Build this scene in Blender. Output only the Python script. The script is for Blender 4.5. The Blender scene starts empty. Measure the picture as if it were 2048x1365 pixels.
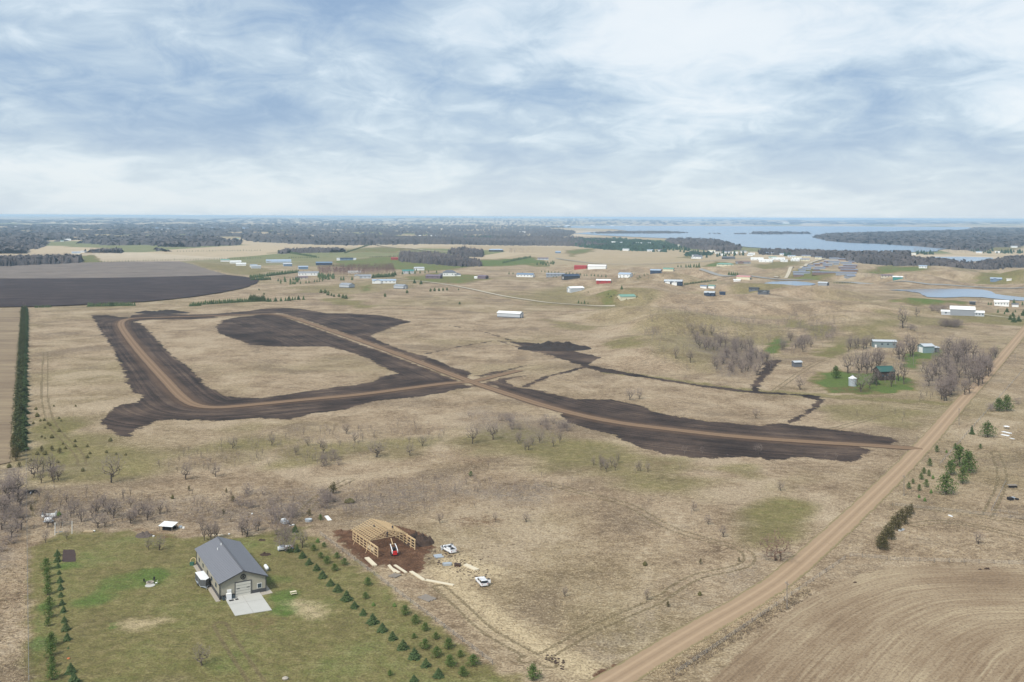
import bpy, bmesh, math, random
import numpy as np
from mathutils import Vector, Matrix
S = bpy.context.scene
COL = S.collection
R = math.radians
rnd = random.Random(11)
nrg = np.random.default_rng(5)

# ------------------------------------------------------------------ camera
CAM_H = 100.0
FOC = 1950.0            # focal length in photo pixels (2048 wide)
HOR = 434.0
ROLL = R(0.25)
cam = bpy.data.cameras.new('camera')
cam_ob = bpy.data.objects.new('camera', cam)
COL.objects.link(cam_ob)
cr, sr = math.cos(ROLL), math.sin(ROLL)
cam_ob.matrix_world = Matrix(((cr, -sr, 0, 0), (0, 0, -1, 0), (sr, cr, 0, CAM_H), (0, 0, 0, 1)))
cam.sensor_width = 36
cam.lens = 36 * FOC / 2048
cam.shift_y = -(682.5 - HOR) / 2048
cam.clip_start = 1
cam.clip_end = 120000
S.camera = cam_ob

# ------------------------------------------------------------------ world, sun, exposure
SUN_EL, SUN_AZ = R(48), R(215)
w = bpy.data.worlds.new('World'); S.world = w; w.use_nodes = True
nt = w.node_tree; nt.nodes.clear()
def wn(t, **k):
    n = nt.nodes.new(t)
    for a, b in k.items():
        setattr(n, a, b)
    return n
sky = wn('ShaderNodeTexSky', sky_type='NISHITA', sun_disc=False, sun_elevation=SUN_EL, sun_rotation=SUN_AZ)
tc = wn('ShaderNodeTexCoord')
sep = wn('ShaderNodeSeparateXYZ'); nt.links.new(tc.outputs['Generated'], sep.inputs[0])
def wm(op, a, b=None, c=None, clamp=False):
    n = wn('ShaderNodeMath', operation=op, use_clamp=clamp)
    for i, v in enumerate((a, b, c)):
        if v is None: continue
        if isinstance(v, (int, float)): n.inputs[i].default_value = v
        else: nt.links.new(v, n.inputs[i])
    return n.outputs[0]
zz = wm('MAXIMUM', sep.outputs['Z'], 0.0)
den = wm('ADD', zz, 0.22)
cx_ = wm('DIVIDE', sep.outputs['X'], den)
cy_ = wm('DIVIDE', sep.outputs['Y'], den)
comb = wn('ShaderNodeCombineXYZ')
nt.links.new(wm('MULTIPLY', cx_, 1.15), comb.inputs[0]); nt.links.new(cy_, comb.inputs[1])
comb.inputs[2].default_value = 3.7
def wnoise(scale, detail, rough, dist, off=(0, 0, 0)):
    mp = wn('ShaderNodeMapping'); nt.links.new(comb.outputs[0], mp.inputs['Vector'])
    mp.inputs['Location'].default_value = off
    n = wn('ShaderNodeTexNoise'); nt.links.new(mp.outputs[0], n.inputs['Vector'])
    n.inputs['Scale'].default_value = scale; n.inputs['Detail'].default_value = detail
    n.inputs['Roughness'].default_value = rough; n.inputs['Distortion'].default_value = dist
    return n.outputs['Fac']
def wramp(fac, stops):
    n = wn('ShaderNodeValToRGB'); nt.links.new(fac, n.inputs[0])
    e = n.color_ramp.elements
    while len(e) < len(stops): e.new(0.5)
    for i, (p, c) in enumerate(stops):
        e[i].position = p; e[i].color = (*c, 1) if len(c) == 3 else c
    n.color_ramp.interpolation = 'B_SPLINE'
    return n.outputs[0]
def wmix(f, a, b):
    n = wn('ShaderNodeMix', data_type='RGBA')
    if isinstance(f, (int, float)): n.inputs['Factor'].default_value = f
    else: nt.links.new(f, n.inputs['Factor'])
    for s, v in (('A', a), ('B', b)):
        i = [q for q in n.inputs if q.name == s and q.type == 'RGBA'][0]
        if isinstance(v, tuple): i.default_value = (*v, 1)
        else: nt.links.new(v, i)
    return [q for q in n.outputs if q.type == 'RGBA'][0]
n1 = wnoise(1.5, 8, 0.52, 0.45, (1.3, 0.4, 0))
n2 = wnoise(4.6, 7, 0.62, 0.7, (5.1, 2.2, 1))
n3 = wnoise(0.75, 4, 0.5, 0.3, (2.2, 7.7, 2))
f = wm('MULTIPLY_ADD', n2, 0.31, wm('MULTIPLY_ADD', n3, 0.41, wm('MULTIPLY', n1, 0.58)))
cl = wramp(f, [(0.505, (0.20, 0.30, 0.45)), (0.58, (0.285, 0.385, 0.515)), (0.645, (0.38, 0.47, 0.56)), (0.70, (0.48, 0.57, 0.65)), (0.79, (0.65, 0.69, 0.72))])
low = wramp(zz, [(0.0, (1, 1, 1)), (0.028, (0.9, 0.9, 0.9)), (0.075, (0.25, 0.25, 0.25)), (0.13, (0, 0, 0))])
cl = wmix(wm('MULTIPLY', low, 0.72), cl, (0.58, 0.635, 0.665))
bg1 = wn('ShaderNodeBackground'); nt.links.new(sky.outputs[0], bg1.inputs[0]); bg1.inputs[1].default_value = 0.08
bg2 = wn('ShaderNodeBackground'); nt.links.new(cl, bg2.inputs[0]); bg2.inputs[1].default_value = 0.97
ms = wn('ShaderNodeMixShader'); ms.inputs[0].default_value = 0.9
nt.links.new(bg1.outputs[0], ms.inputs[1]); nt.links.new(bg2.outputs[0], ms.inputs[2])
out = wn('ShaderNodeOutputWorld'); nt.links.new(ms.outputs[0], out.inputs[0])
sl = bpy.data.lights.new('sun', 'SUN'); sl.energy = 2.9; sl.angle = R(10); sl.color = (1, 0.95, 0.86)
so = bpy.data.objects.new('sun', sl); COL.objects.link(so)
sd = Vector((math.sin(SUN_AZ) * math.cos(SUN_EL), math.cos(SUN_AZ) * math.cos(SUN_EL), math.sin(SUN_EL)))
so.rotation_euler = sd.to_track_quat('Z', 'Y').to_euler()
S.view_settings.view_transform = 'Standard'; S.view_settings.look = 'None'
S.view_settings.exposure = 0.52; S.view_settings.gamma = 1.0; S.view_settings.use_curve_mapping = False
S.cycles.volume_bounces = 1
S.cycles.transparent_max_bounces = 8

# ------------------------------------------------------------------ object helpers
def tag(o, label=None, cat=None, group=None, kind=None):
    if label: o['label'] = label
    if cat: o['category'] = cat
    if group: o['group'] = group
    if kind: o['kind'] = kind
    return o
def empty(name, loc=(0, 0, 0), rz=0, sc=1):
    o = bpy.data.objects.new(name, None); COL.objects.link(o)
    o.location = loc; o.rotation_euler = (0, 0, rz); o.scale = (sc, sc, sc) if isinstance(sc, (int, float)) else sc
    o.empty_display_size = 0.1
    return o
def link(name, me, parent=None, loc=(0, 0, 0), rz=0, sc=None):
    o = bpy.data.objects.new(name, me); COL.objects.link(o)
    o.location = loc; o.rotation_euler = (0, 0, rz)
    if sc is not None: o.scale = (sc, sc, sc) if isinstance(sc, (int, float)) else sc
    if parent: o.parent = parent
    return o
def nth(i):
    w_ = ['first', 'second', 'third', 'fourth', 'fifth', 'sixth', 'seventh', 'eighth', 'ninth', 'tenth', 'eleventh', 'twelfth',
          'thirteenth', 'fourteenth', 'fifteenth', 'sixteenth', 'seventeenth', 'eighteenth', 'nineteenth', 'twentieth']
    if i < 20: return w_[i]
    tens = {2: 'twenty', 3: 'thirty', 4: 'forty', 5: 'fifty', 6: 'sixty', 7: 'seventy', 8: 'eighty', 9: 'ninety'}
    k = i + 1
    if k >= 100: return 'hundred and ' + (nth(k - 101) if k > 100 else 'zeroth')
    if k % 10 == 0: return tens[k // 10][:-1] + 'ieth'
    return tens[k // 10] + '-' + w_[k % 10 - 1]

class MB:
    def __init__(s): s.v = []; s.f = []; s.m = []
    def add(s, vs, fs, mi=0):
        b = len(s.v); s.v += [tuple(p) for p in vs]
        for q in fs: s.f.append(tuple(b + i for i in q)); s.m.append(mi)
    def box(s, c, d, rz=0, mi=0, taper=1.0):
        x, y, z = (k / 2 for k in d); ca, sa = math.cos(rz), math.sin(rz); vs = []
        for zz_, t in ((-z, 1), (z, taper)):
            for a, b in ((-x, -y), (x, -y), (x, y), (-x, y)):
                a *= t; b *= t
                vs.append((c[0] + a * ca - b * sa, c[1] + a * sa + b * ca, c[2] + zz_))
        s.add(vs, [(3, 2, 1, 0), (4, 5, 6, 7), (0, 1, 5, 4), (1, 2, 6, 5), (2, 3, 7, 6), (3, 0, 4, 7)], mi); return s
    def bar(s, a, b, wd, ht=None, mi=0):
        a = Vector(a); b = Vector(b); ht = ht or wd; d = (b - a)
        if d.length < 1e-6: return s
        d.normalize(); up = Vector((0, 0, 1)) if abs(d.z) < 0.95 else Vector((1, 0, 0))
        u = d.cross(up).normalized(); v = u.cross(d).normalized(); u *= wd / 2; v *= ht / 2
        s.add([a - u - v, a + u - v, a + u + v, a - u + v, b - u - v, b + u - v, b + u + v, b - u + v],
              [(0, 1, 2, 3), (7, 6, 5, 4), (1, 0, 4, 5), (2, 1, 5, 6), (3, 2, 6, 7), (0, 3, 7, 4)], mi); return s
    def tube(s, pts, rad, n=6, mi=0, cap=True):
        pts = [Vector(p) for p in pts]; rings = []
        if isinstance(rad, (int, float)): rad = [rad] * len(pts)
        for i, p in enumerate(pts):
            d = (pts[min(i + 1, len(pts) - 1)] - pts[max(i - 1, 0)]).normalized()
            up = Vector((0, 0, 1)) if abs(d.z) < 0.9 else Vector((1, 0, 0))
            u = d.cross(up).normalized(); v = u.cross(d).normalized()
            rings.append([p + (u * math.cos(2 * math.pi * k / n) + v * math.sin(2 * math.pi * k / n)) * rad[i] for k in range(n)])
        vs = [q for r_ in rings for q in r_]; fs = []
        for i in range(len(pts) - 1):
            for k in range(n):
                a = i * n + k; b = i * n + (k + 1) % n
                fs.append((a, b, b + n, a + n))
        if cap: fs += [tuple(range(n))[::-1], tuple(len(vs) - n + k for k in range(n))]
        s.add(vs, fs, mi); return s
    def lathe(s, c, prof, n=12, mi=0):
        vs = []; fs = []
        for r_, z in prof:
            for k in range(n):
                a = 2 * math.pi * k / n; vs.append((c[0] + r_ * math.cos(a), c[1] + r_ * math.sin(a), c[2] + z))
        for i in range(len(prof) - 1):
            for k in range(n):
                a = i * n + k; b = i * n + (k + 1) % n; fs.append((a, b, b + n, a + n))
        fs += [tuple(range(n))[::-1], tuple(len(vs) - n + k for k in range(n))]
        s.add(vs, fs, mi); return s
    def prism(s, prof, x0, x1, mi=0):
        """profile in (y,z), extruded along x"""
        n = len(prof); vs = [(x0, y, z) for y, z in prof] + [(x1, y, z) for y, z in prof]
        s.add(vs, [tuple(range(n)), tuple(range(2 * n - 1, n - 1, -1))] + [(i, i + n, (i + 1) % n + n, (i + 1) % n) for i in range(n)], mi); return s
    def mesh(s, name, mats, smooth=False):
        me = bpy.data.meshes.new(name); me.from_pydata(s.v, [], s.f)
        mats = mats if isinstance(mats, (list, tuple)) else [mats]
        for m in mats: me.materials.append(m)
        if len(mats) > 1: me.polygons.foreach_set('material_index', s.m)
        if smooth: me.polygons.foreach_set('use_smooth', [True] * len(s.f))
        me.update(); return me
    def build(s, name, mats, parent=None, loc=(0, 0, 0), rz=0, smooth=False, sc=None):
        return link(name, s.mesh(name, mats, smooth), parent, loc, rz, sc)
    def tris(s):
        F = []
        for q in s.f:
            for i in range(1, len(q) - 1): F.append((q[0], q[i], q[i + 1]))
        return np.array(s.v, dtype=np.float32), np.array(F, dtype=np.int32)

def np_mesh(name, V, F, mat, smooth=False):
    """triangle mesh from numpy arrays"""
    me = bpy.data.meshes.new(name)
    n, m = len(V), len(F); k = F.shape[1]
    me.vertices.add(n); me.vertices.foreach_set('co', np.asarray(V, np.float32).ravel())
    me.loops.add(m * k); me.loops.foreach_set('vertex_index', np.asarray(F, np.int32).ravel())
    me.polygons.add(m); me.polygons.foreach_set('loop_start', np.arange(0, m * k, k, dtype=np.int32))
    me.polygons.foreach_set('loop_total', np.full(m, k, np.int32))
    if smooth: me.polygons.foreach_set('use_smooth', np.ones(m, bool))
    me.materials.append(mat); me.update(); me.validate(); return me
def join_inst(name, variants, places, mat, smooth=False):
    """places: (variant, x, y, z, rz, sx, sz); one mesh holding them all"""
    Vs = []; Fs = []; base = 0
    for vi, x, y, z, rz, sx, sz in places:
        V, F = variants[vi]; ca, sa = math.cos(rz), math.sin(rz)
        W = np.empty_like(V)
        W[:, 0] = (V[:, 0] * ca - V[:, 1] * sa) * sx + x; W[:, 1] = (V[:, 0] * sa + V[:, 1] * ca) * sx + y; W[:, 2] = V[:, 2] * sz + z
        Vs.append(W); Fs.append(F + base); base += len(V)
    return np_mesh(name, np.concatenate(Vs), np.concatenate(Fs), mat, smooth)

# ------------------------------------------------------------------ material helpers
class MT:
    def __init__(s, name, rough=0.85, spec=0.3):
        s.m = bpy.data.materials.new(name); s.m.use_nodes = True; s.t = s.m.node_tree
        s.b = s.t.nodes['Principled BSDF']; s.b.inputs['Roughness'].default_value = rough
        s.b.inputs['Specular IOR Level'].default_value = spec
        s.g = s.t.nodes.new('ShaderNodeNewGeometry'); s.tc = s.t.nodes.new('ShaderNodeTexCoord')
        s.pos = s.g.outputs['Position']; s.obj = s.tc.outputs['Object']
    def set(s, i, v):
        if v is None: return
        if isinstance(v, (int, float)): i.default_value = v
        elif isinstance(v, (tuple, list)): i.default_value = (*v, 1) if (i.type == 'RGBA' and len(v) == 3) else v
        else: s.t.links.new(v, i)
    def noise(s, vec, sc, det=3, ro=0.55, di=0.0, out='Fac'):
        n = s.t.nodes.new('ShaderNodeTexNoise'); s.set(n.inputs['Vector'], vec); n.inputs['Scale'].default_value = sc
        n.inputs['Detail'].default_value = det; n.inputs['Roughness'].default_value = ro; n.inputs['Distortion'].default_value = di
        return n.outputs[out]
    def map(s, vec, sc=(1, 1, 1), rz=0, loc=(0, 0, 0)):
        n = s.t.nodes.new('ShaderNodeMapping'); s.set(n.inputs['Vector'], vec); n.inputs['Scale'].default_value = sc
        n.inputs['Rotation'].default_value = (0, 0, rz); n.inputs['Location'].default_value = loc; return n.outputs[0]
    def math(s, op, a, b=None, c=None, cl=False):
        n = s.t.nodes.new('ShaderNodeMath'); n.operation = op; n.use_clamp = cl
        for i, v in enumerate((a, b, c)): s.set(n.inputs[i], v)
        return n.outputs[0]
    def sm(s, x, a, b):
        n = s.t.nodes.new('ShaderNodeMapRange'); n.interpolation_type = 'SMOOTHSTEP'
        s.set(n.inputs[0], x); n.inputs[1].default_value = a; n.inputs[2].default_value = b; return n.outputs[0]
    def mix(s, f, a, b, bt='MIX'):
        n = s.t.nodes.new('ShaderNodeMix'); n.data_type = 'RGBA'; n.blend_type = bt
        s.set(n.inputs['Factor'], f); A = [q for q in n.inputs if q.type == 'RGBA']; s.set(A[0], a); s.set(A[1], b)
        return [q for q in n.outputs if q.type == 'RGBA'][0]
    def ramp(s, f, st):
        n = s.t.nodes.new('ShaderNodeValToRGB'); s.set(n.inputs[0], f); e = n.color_ramp.elements
        while len(e) < len(st): e.new(0.5)
        for i, (p, c) in enumerate(st): e[i].position = p; e[i].color = (*c, 1)
        return n.outputs[0]
    def attr(s, name):
        n = s.t.nodes.new('ShaderNodeAttribute'); n.attribute_name = name; return n.outputs['Fac']
    def bump(s, h, st=0.5, d=0.1):
        n = s.t.nodes.new('ShaderNodeBump'); n.inputs['Strength'].default_value = st; n.inputs['Distance'].default_value = d
        s.set(n.inputs['Height'], h); s.t.links.new(n.outputs[0], s.b.inputs['Normal'])
    def color(s, c): s.set(s.b.inputs['Base Color'], c); return s.m
    def rnd(s):
        n = s.t.nodes.new('ShaderNodeObjectInfo'); return n.outputs['Random']

def simple(name, col, rough=0.7, var=0.18, scale=1.5, metal=0.0, spec=0.3, hue=0.0):
    k = MT(name, rough, spec)
    f = k.noise(k.obj, scale, 4, 0.6)
    a = tuple(c * (1 - var) for c in col); b = tuple(min(1, c * (1 + var)) for c in col)
    c = k.mix(f, a, b); k.color(c); k.b.inputs['Metallic'].default_value = metal
    return k.m
_mc = {}
def paint(col, rough=0.6, kind='wall'):
    key = (tuple(round(c, 3) for c in col), rough, kind)
    if key not in _mc:
        k = MT(kind + '_paint', rough)
        g = k.noise(k.obj, 0.35, 4, 0.6); s2 = k.noise(k.map(k.obj, (6, 6, 0.6)), 1.0, 2)
        c = k.mix(g, tuple(c * 0.86 for c in col), tuple(min(1, c * 1.08) for c in col))
        c = k.mix(k.math('MULTIPLY', s2, 0.22), c, tuple(c * 0.7 for c in col))
        if kind == 'roof':
            wv = k.t.nodes.new('ShaderNodeTexWave'); k.set(wv.inputs['Vector'], k.obj); wv.inputs['Scale'].default_value = 0.55
            wv.bands_direction = 'X'; k.bump(wv.outputs['Fac'], 0.35, 0.05)
        k.color(c); _mc[key] = k.m
    return _mc[key]
# ------------------------------------------------------------------ terrain
def ray(px, py):
    X = px - 1024.0; Y = py - HOR
    return X * cr + Y * sr, -X * sr + Y * cr
def flatP(px, py, z=0.0):
    X, Y = ray(px, py); D = FOC * (CAM_H - z) / Y
    return (X * D / FOC, D)
def pxpoly(pts): return np.array([flatP(*p) for p in pts])
def sdf(P, poly):
    """signed distance, positive inside"""
    d2 = np.full(len(P), 1e18); ins = np.zeros(len(P), bool); n = len(poly)
    for i in range(n):
        a = poly[i]; b = poly[(i + 1) % n]; e = b - a; w_ = P - a
        t = np.clip((w_ @ e) / max(e @ e, 1e-9), 0, 1); q = w_ - t[:, None] * e
        d2 = np.minimum(d2, (q * q).sum(1))
        c = (a[1] > P[:, 1]) != (b[1] > P[:, 1])
        if c.any():
            xi = a[0] + (P[:, 1] - a[1]) / (e[1] if abs(e[1]) > 1e-9 else 1e-9) * e[0]
            ins ^= c & (P[:, 0] < xi)
    d = np.sqrt(d2); return np.where(ins, d, -d)
def sdf_c(P, poly, margin):
    """sdf with culling: -margin beyond the box"""
    lo = poly.min(0) - margin; hi = poly.max(0) + margin
    k = ((P >= lo) & (P <= hi)).all(1); r_ = np.full(len(P), -float(margin))
    if k.any(): r_[k] = np.maximum(sdf(P[k], poly), -margin)
    return r_
def dline(P, line, margin=60.0):
    line = np.asarray(line, float); r_ = np.full(len(P), margin)
    lo = line.min(0) - margin; hi = line.max(0) + margin
    k = ((P >= lo) & (P <= hi)).all(1)
    if not k.any(): return r_
    Q = P[k]; d2 = np.full(len(Q), margin ** 2)
    for a, b in zip(line[:-1], line[1:]):
        e = b - a; w_ = Q - a; t = np.clip((w_ @ e) / max(e @ e, 1e-9), 0, 1); q = w_ - t[:, None] * e
        d2 = np.minimum(d2, (q * q).sum(1))
    r_[k] = np.sqrt(d2); return r_

LAKE = [(1060, 452.5), (1200, 452), (1444, 453), (1700, 453.5), (1941, 455), (1939, 461), (1794, 464), (1650, 469.5), (1626, 475), (1655, 483), (1698, 487), (1767, 489.6),
        (1848, 495), (1893, 499), (1870, 504), (1821, 506), (1750, 506), (1687, 505), (1580, 502), (1527, 498), (1472, 493), (1432, 481), (1343, 478), (1228, 473), (1147, 468),
        (1180, 465), (1254, 462.5), (1228, 459), (1127, 456)]
LAKE_FAR = [(275, 454.5), (400, 454), (530, 455.5), (600, 458), (540, 460), (400, 459.5), (300, 457.5)]
POND_A = [(1524, 572), (1530, 567), (1544, 564.5), (1589, 563.5), (1618, 566), (1632, 569.5), (1617, 573), (1590, 575.5), (1548, 575.5)]
POND_B = [(1778, 581), (1836, 579.5), (1900, 578.8), (1935, 579), (1966, 580.5), (1984, 584.5), (1991, 589), (2010, 592), (2048, 596), (2090, 600), (2085, 604), (2018, 601.5), (1966, 596),
          (1930, 595), (1890, 596.5), (1854, 595.5), (1838, 587), (1808, 583)]
POND_C = [(1836, 518), (1875, 515), (1920, 514.5), (1981, 516), (1989, 518), (1960, 523), (1928, 525.5), (1883, 522)]
WATERS = [pxpoly(p) for p in (LAKE, LAKE_FAR, POND_A, POND_B, POND_C)]
WMARG = [900, 900, 110, 130, 200]
FLATZ = [pxpoly([(-300, 640), (-300, 550), (0, 528), (330, 520), (440, 540), (540, 560), (560, 600), (720, 600), (760, 640)]), pxpoly([(1700, 800), (1690, 760), (1740, 700), (1890, 690), (1985, 690), (2060, 640), (2200, 600), (2200, 900), (1900, 900)])]
_rs = np.random.default_rng(3)
def _bank(n, lam0, lam1):
    th = _rs.uniform(0, 6.283, n); lam = _rs.uniform(lam0, lam1, n); ph = _rs.uniform(0, 6.283, n)
    return np.stack([np.cos(th) / lam * 6.283, np.sin(th) / lam * 6.283, ph], 1)
B1, B2, B3 = _bank(8, 85, 230), _bank(6, 550, 1500), _bank(7, 3500, 11000)
def _bk(x, y, B):
    s_ = 0
    for a, b, c in B: s_ = s_ + np.sin(a * x + b * y + c)
    return s_ / math.sqrt(len(B) / 2) * 0.5
def sst(x, a, b):
    t = np.clip((x - a) / (b - a), 0, 1); return t * t * (3 - 2 * t)
HZ = np.array([[0.0, 0.0]])
def H(x, y):
    x = np.asarray(x, float); y = np.asarray(y, float); shp = x.shape
    x = x.ravel(); y = y.ravel()
    D = np.maximum(y, 1.0); u = x / D
    a1 = sst(D, 560, 700) * sst(x, 45, 130) * (1 - sst(D, 1500, 2300)) * 11.5
    a2 = sst(D, 1250, 2200) * 6.0
    a3 = sst(D, 9000, 24000) * 38
    z = a1 * (_bk(x, y, B1) + 0.35) + a2 * _bk(x, y, B2) + a3 * (_bk(x, y, B3) + 0.55 + 0.35 * np.sin(u * 37 + D * 0.0002))
    P = np.stack([x, y], 1); fl = np.ones(len(x))
    act = np.abs(z) > 0.01
    if act.any():
        Q = P[act]; f_ = np.ones(len(Q))
        for wp, mg in zip(WATERS, WMARG):
            f_ *= sst(-sdf_c(Q, wp, mg), 0.12 * mg, mg)
        for wp in FLATZ:
            f_ *= sst(-sdf_c(Q, wp, 200), 0, 200)
        fl[act] = f_
    return (z * fl).reshape(shp)
_TD = np.concatenate([np.geomspace(120, 3000, 260), np.geomspace(3030, 58000, 160)])
def Pm(pts):
    """photo pixels -> points on the terrain, (N,3)"""
    pts = np.asarray(pts, float); out_ = np.zeros((len(pts), 3))
    X = (pts[:, 0] - 1024); Y = pts[:, 1] - HOR
    Xr = X * cr + Y * sr; Yr = np.maximum(-X * sr + Y * cr, 2.2)
    Df = FOC * CAM_H / Yr
    for i in range(len(pts)):
        lo = max(Df[i] * 0.55, 120); hi = min(Df[i] * 1.5 + 50, 59000)
        if Df[i] < 520: D = Df[i]
        else:
            T = np.linspace(lo, hi, 90); zr = CAM_H - T * Yr[i] / FOC; g = zr - H(T * Xr[i] / FOC, T)
            k = np.where(g <= 0)[0]
            if len(k) == 0 or k[0] == 0: D = Df[i]
            else:
                j = k[0]; a, b = g[j - 1], g[j]; D = T[j - 1] + (T[j] - T[j - 1]) * a / (a - b)
        out_[i] = (D * Xr[i] / FOC, D, 0)
    out_[:, 2] = H(out_[:, 0], out_[:, 1]); return out_
def P1(px, py):
    q = Pm([(px, py)])[0]; return (float(q[0]), float(q[1]), float(q[2]))
def pxm(py): return (py - HOR) / 100.0     # photo pixels per metre at that row
# ------------------------------------------------------------------ painted regions (polygons in photo pixels, laid on the ground)
SOIL = [
 [(178,631),(188,645),(195,658),(210,680),(223,697),(233,722),(240,735),(250,765),(262,789),(285,790),(268,805),(244,808),(223,817),(200,835),(206,856),(222,868),(237,874),(278,877),(268,866),(273,860),(301,852),(310,842),(348,840),(418,843),(520,838),(583,841),(625,829),(650,826),(695,819),(750,804),(834,795),(905,783),(945,775),(905,756),(834,770),(723,784),(611,795),(500,804),(431,808),(400,806),(372,793),(345,763),(316,731),(288,702),(262,670),(245,645),(268,632),(306,630),(300,636),(240,634),(215,630)],
 [(262,645),(281,645),(306,667),(328,692),(354,717),(384,736),(418,773),(459,792),(520,797),(584,787),(667,775),(737,765),(756,753),(792,748),(764,736),(737,719),(695,704),(653,694),(556,694),(500,691),(473,681),(434,667),(429,653),(445,640),(480,634),(540,627),(570,633),(600,645),(667,668),(778,708),(890,750),(912,758),(904,764),(834,778),(723,792),(611,802),(500,812),(431,816),(395,812),(365,798),(334,767),(306,737),(278,706),(250,672),(236,646),(250,636),(330,634),(430,632),(440,636),(380,640),(300,640)],
 [(252,640),(262,631),(306,624),(348,628),(400,630),(500,622),(522,618),(570,616),(611,619),(640,624),(655,627),(700,627),(764,631),(778,634),(828,644),(800,650),(778,659),(742,672),(778,689),(820,704),(848,711),(890,727),(931,741),(948,748),(930,758),(890,742),(778,699),(667,660),(597,637),(565,628),(540,625),(420,632),(330,634)],
 [(940,772),(1000,784),(1111,824),(1139,848),(1195,864),(1237,878),(1264,892),(1320,909),(1376,915),(1418,918),(1520,915),(1532,922),(1617,916),(1705,927),(1734,911),(1752,902),(1700,884),(1617,878),(1500,870),(1334,853),(1223,838),(1111,812),(1000,775),(950,763)],
 [(968,762),(990,762),(1000,756),(1036,773),(1097,784),(1153,798),(1223,798),(1278,809),(1306,823),(1348,831),(1418,842),(1520,850),(1560,845),(1588,849),(1676,858),(1764,871),(1803,879),(1790,892),(1700,890),(1617,886),(1500,878),(1334,863),(1223,848),(1111,822),(1000,784)],
 [(1011,683),(1056,685),(1111,692),(1167,706),(1203,717),(1181,731),(1237,742),(1306,753),(1390,767),(1473,778),(1529,784),(1588,787),(1641,793),(1652,800),(1648,806),(1620,828),(1592,846),(1575,848),(1610,822),(1632,802),(1588,791),(1520,789),(1473,784),(1390,773),(1306,759),(1200,745),(1173,736),(1130,722),(1117,717),(1060,700)],
 [(945,751),(1000,742),(1040,732),(1060,728),(1040,737),(1000,748),(960,756)],
 [(985,762),(1000,758),(1050,750),(1072,748),(1050,754),(1018,760),(1008,766)],
 [(1497,776),(1508,758),(1520,738),(1529,724),(1550,719),(1567,722),(1553,740),(1535,755),(1525,768),(1520,786),(1505,786)],
]
SOIL_LINES = [([(1173,734),(1097,753),(1050,774)], 3.2), ([(853,708),(917,694),(987,682),(1029,686)], 2.2), ([(828,644),(890,650),(960,662),(1029,683),(1117,717)], 1.9),
 ([(1006,686),(1060,700),(1117,717)], 2.2), ([(1580,846),(1617,824),(1649,799)], 2.6), ([(240,640),(330,632),(430,630),(540,626)], 9), ([(700,1147),(760,1115),(800,1160)], 0)]
BROWN = [  # churned brown building plot
 [(667,1063),(690,1062),(760,1055),(800,1052),(850,1068),(862,1085),(868,1096),(862,1106),(845,1112),(850,1130),(843,1144),(800,1148),(770,1130),(745,1138),(720,1120),(700,1100),(680,1086)],
 [(1190,1342),(1215,1335),(1250,1330),(1290,1340),(1270,1360),(1240,1390),(1170,1390)]]
STRAW = [  # bleached trampled straw
 [(850,1138),(900,1120),(960,1124),(985,1140),(940,1165),(900,1172),(960,1215),(1040,1262),(1120,1305),(1190,1340),(1150,1365),(1110,1340),(1040,1300),(960,1255),(900,1205),(870,1178)],
 [(240,1245),(262,1240),(300,1240),(328,1236),(332,1243),(300,1254),(262,1262),(244,1256)],
 [(575,1205),(600,1200),(640,1210),(655,1232),(630,1240),(600,1228)],
 [(1758,1165),(1800,1170),(1900,1180),(2000,1195),(1990,1215),(1880,1220),(1800,1200)],
 [(870,1110),(930,1108),(1010,1140),(1000,1160),(940,1150),(880,1135)]]
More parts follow.
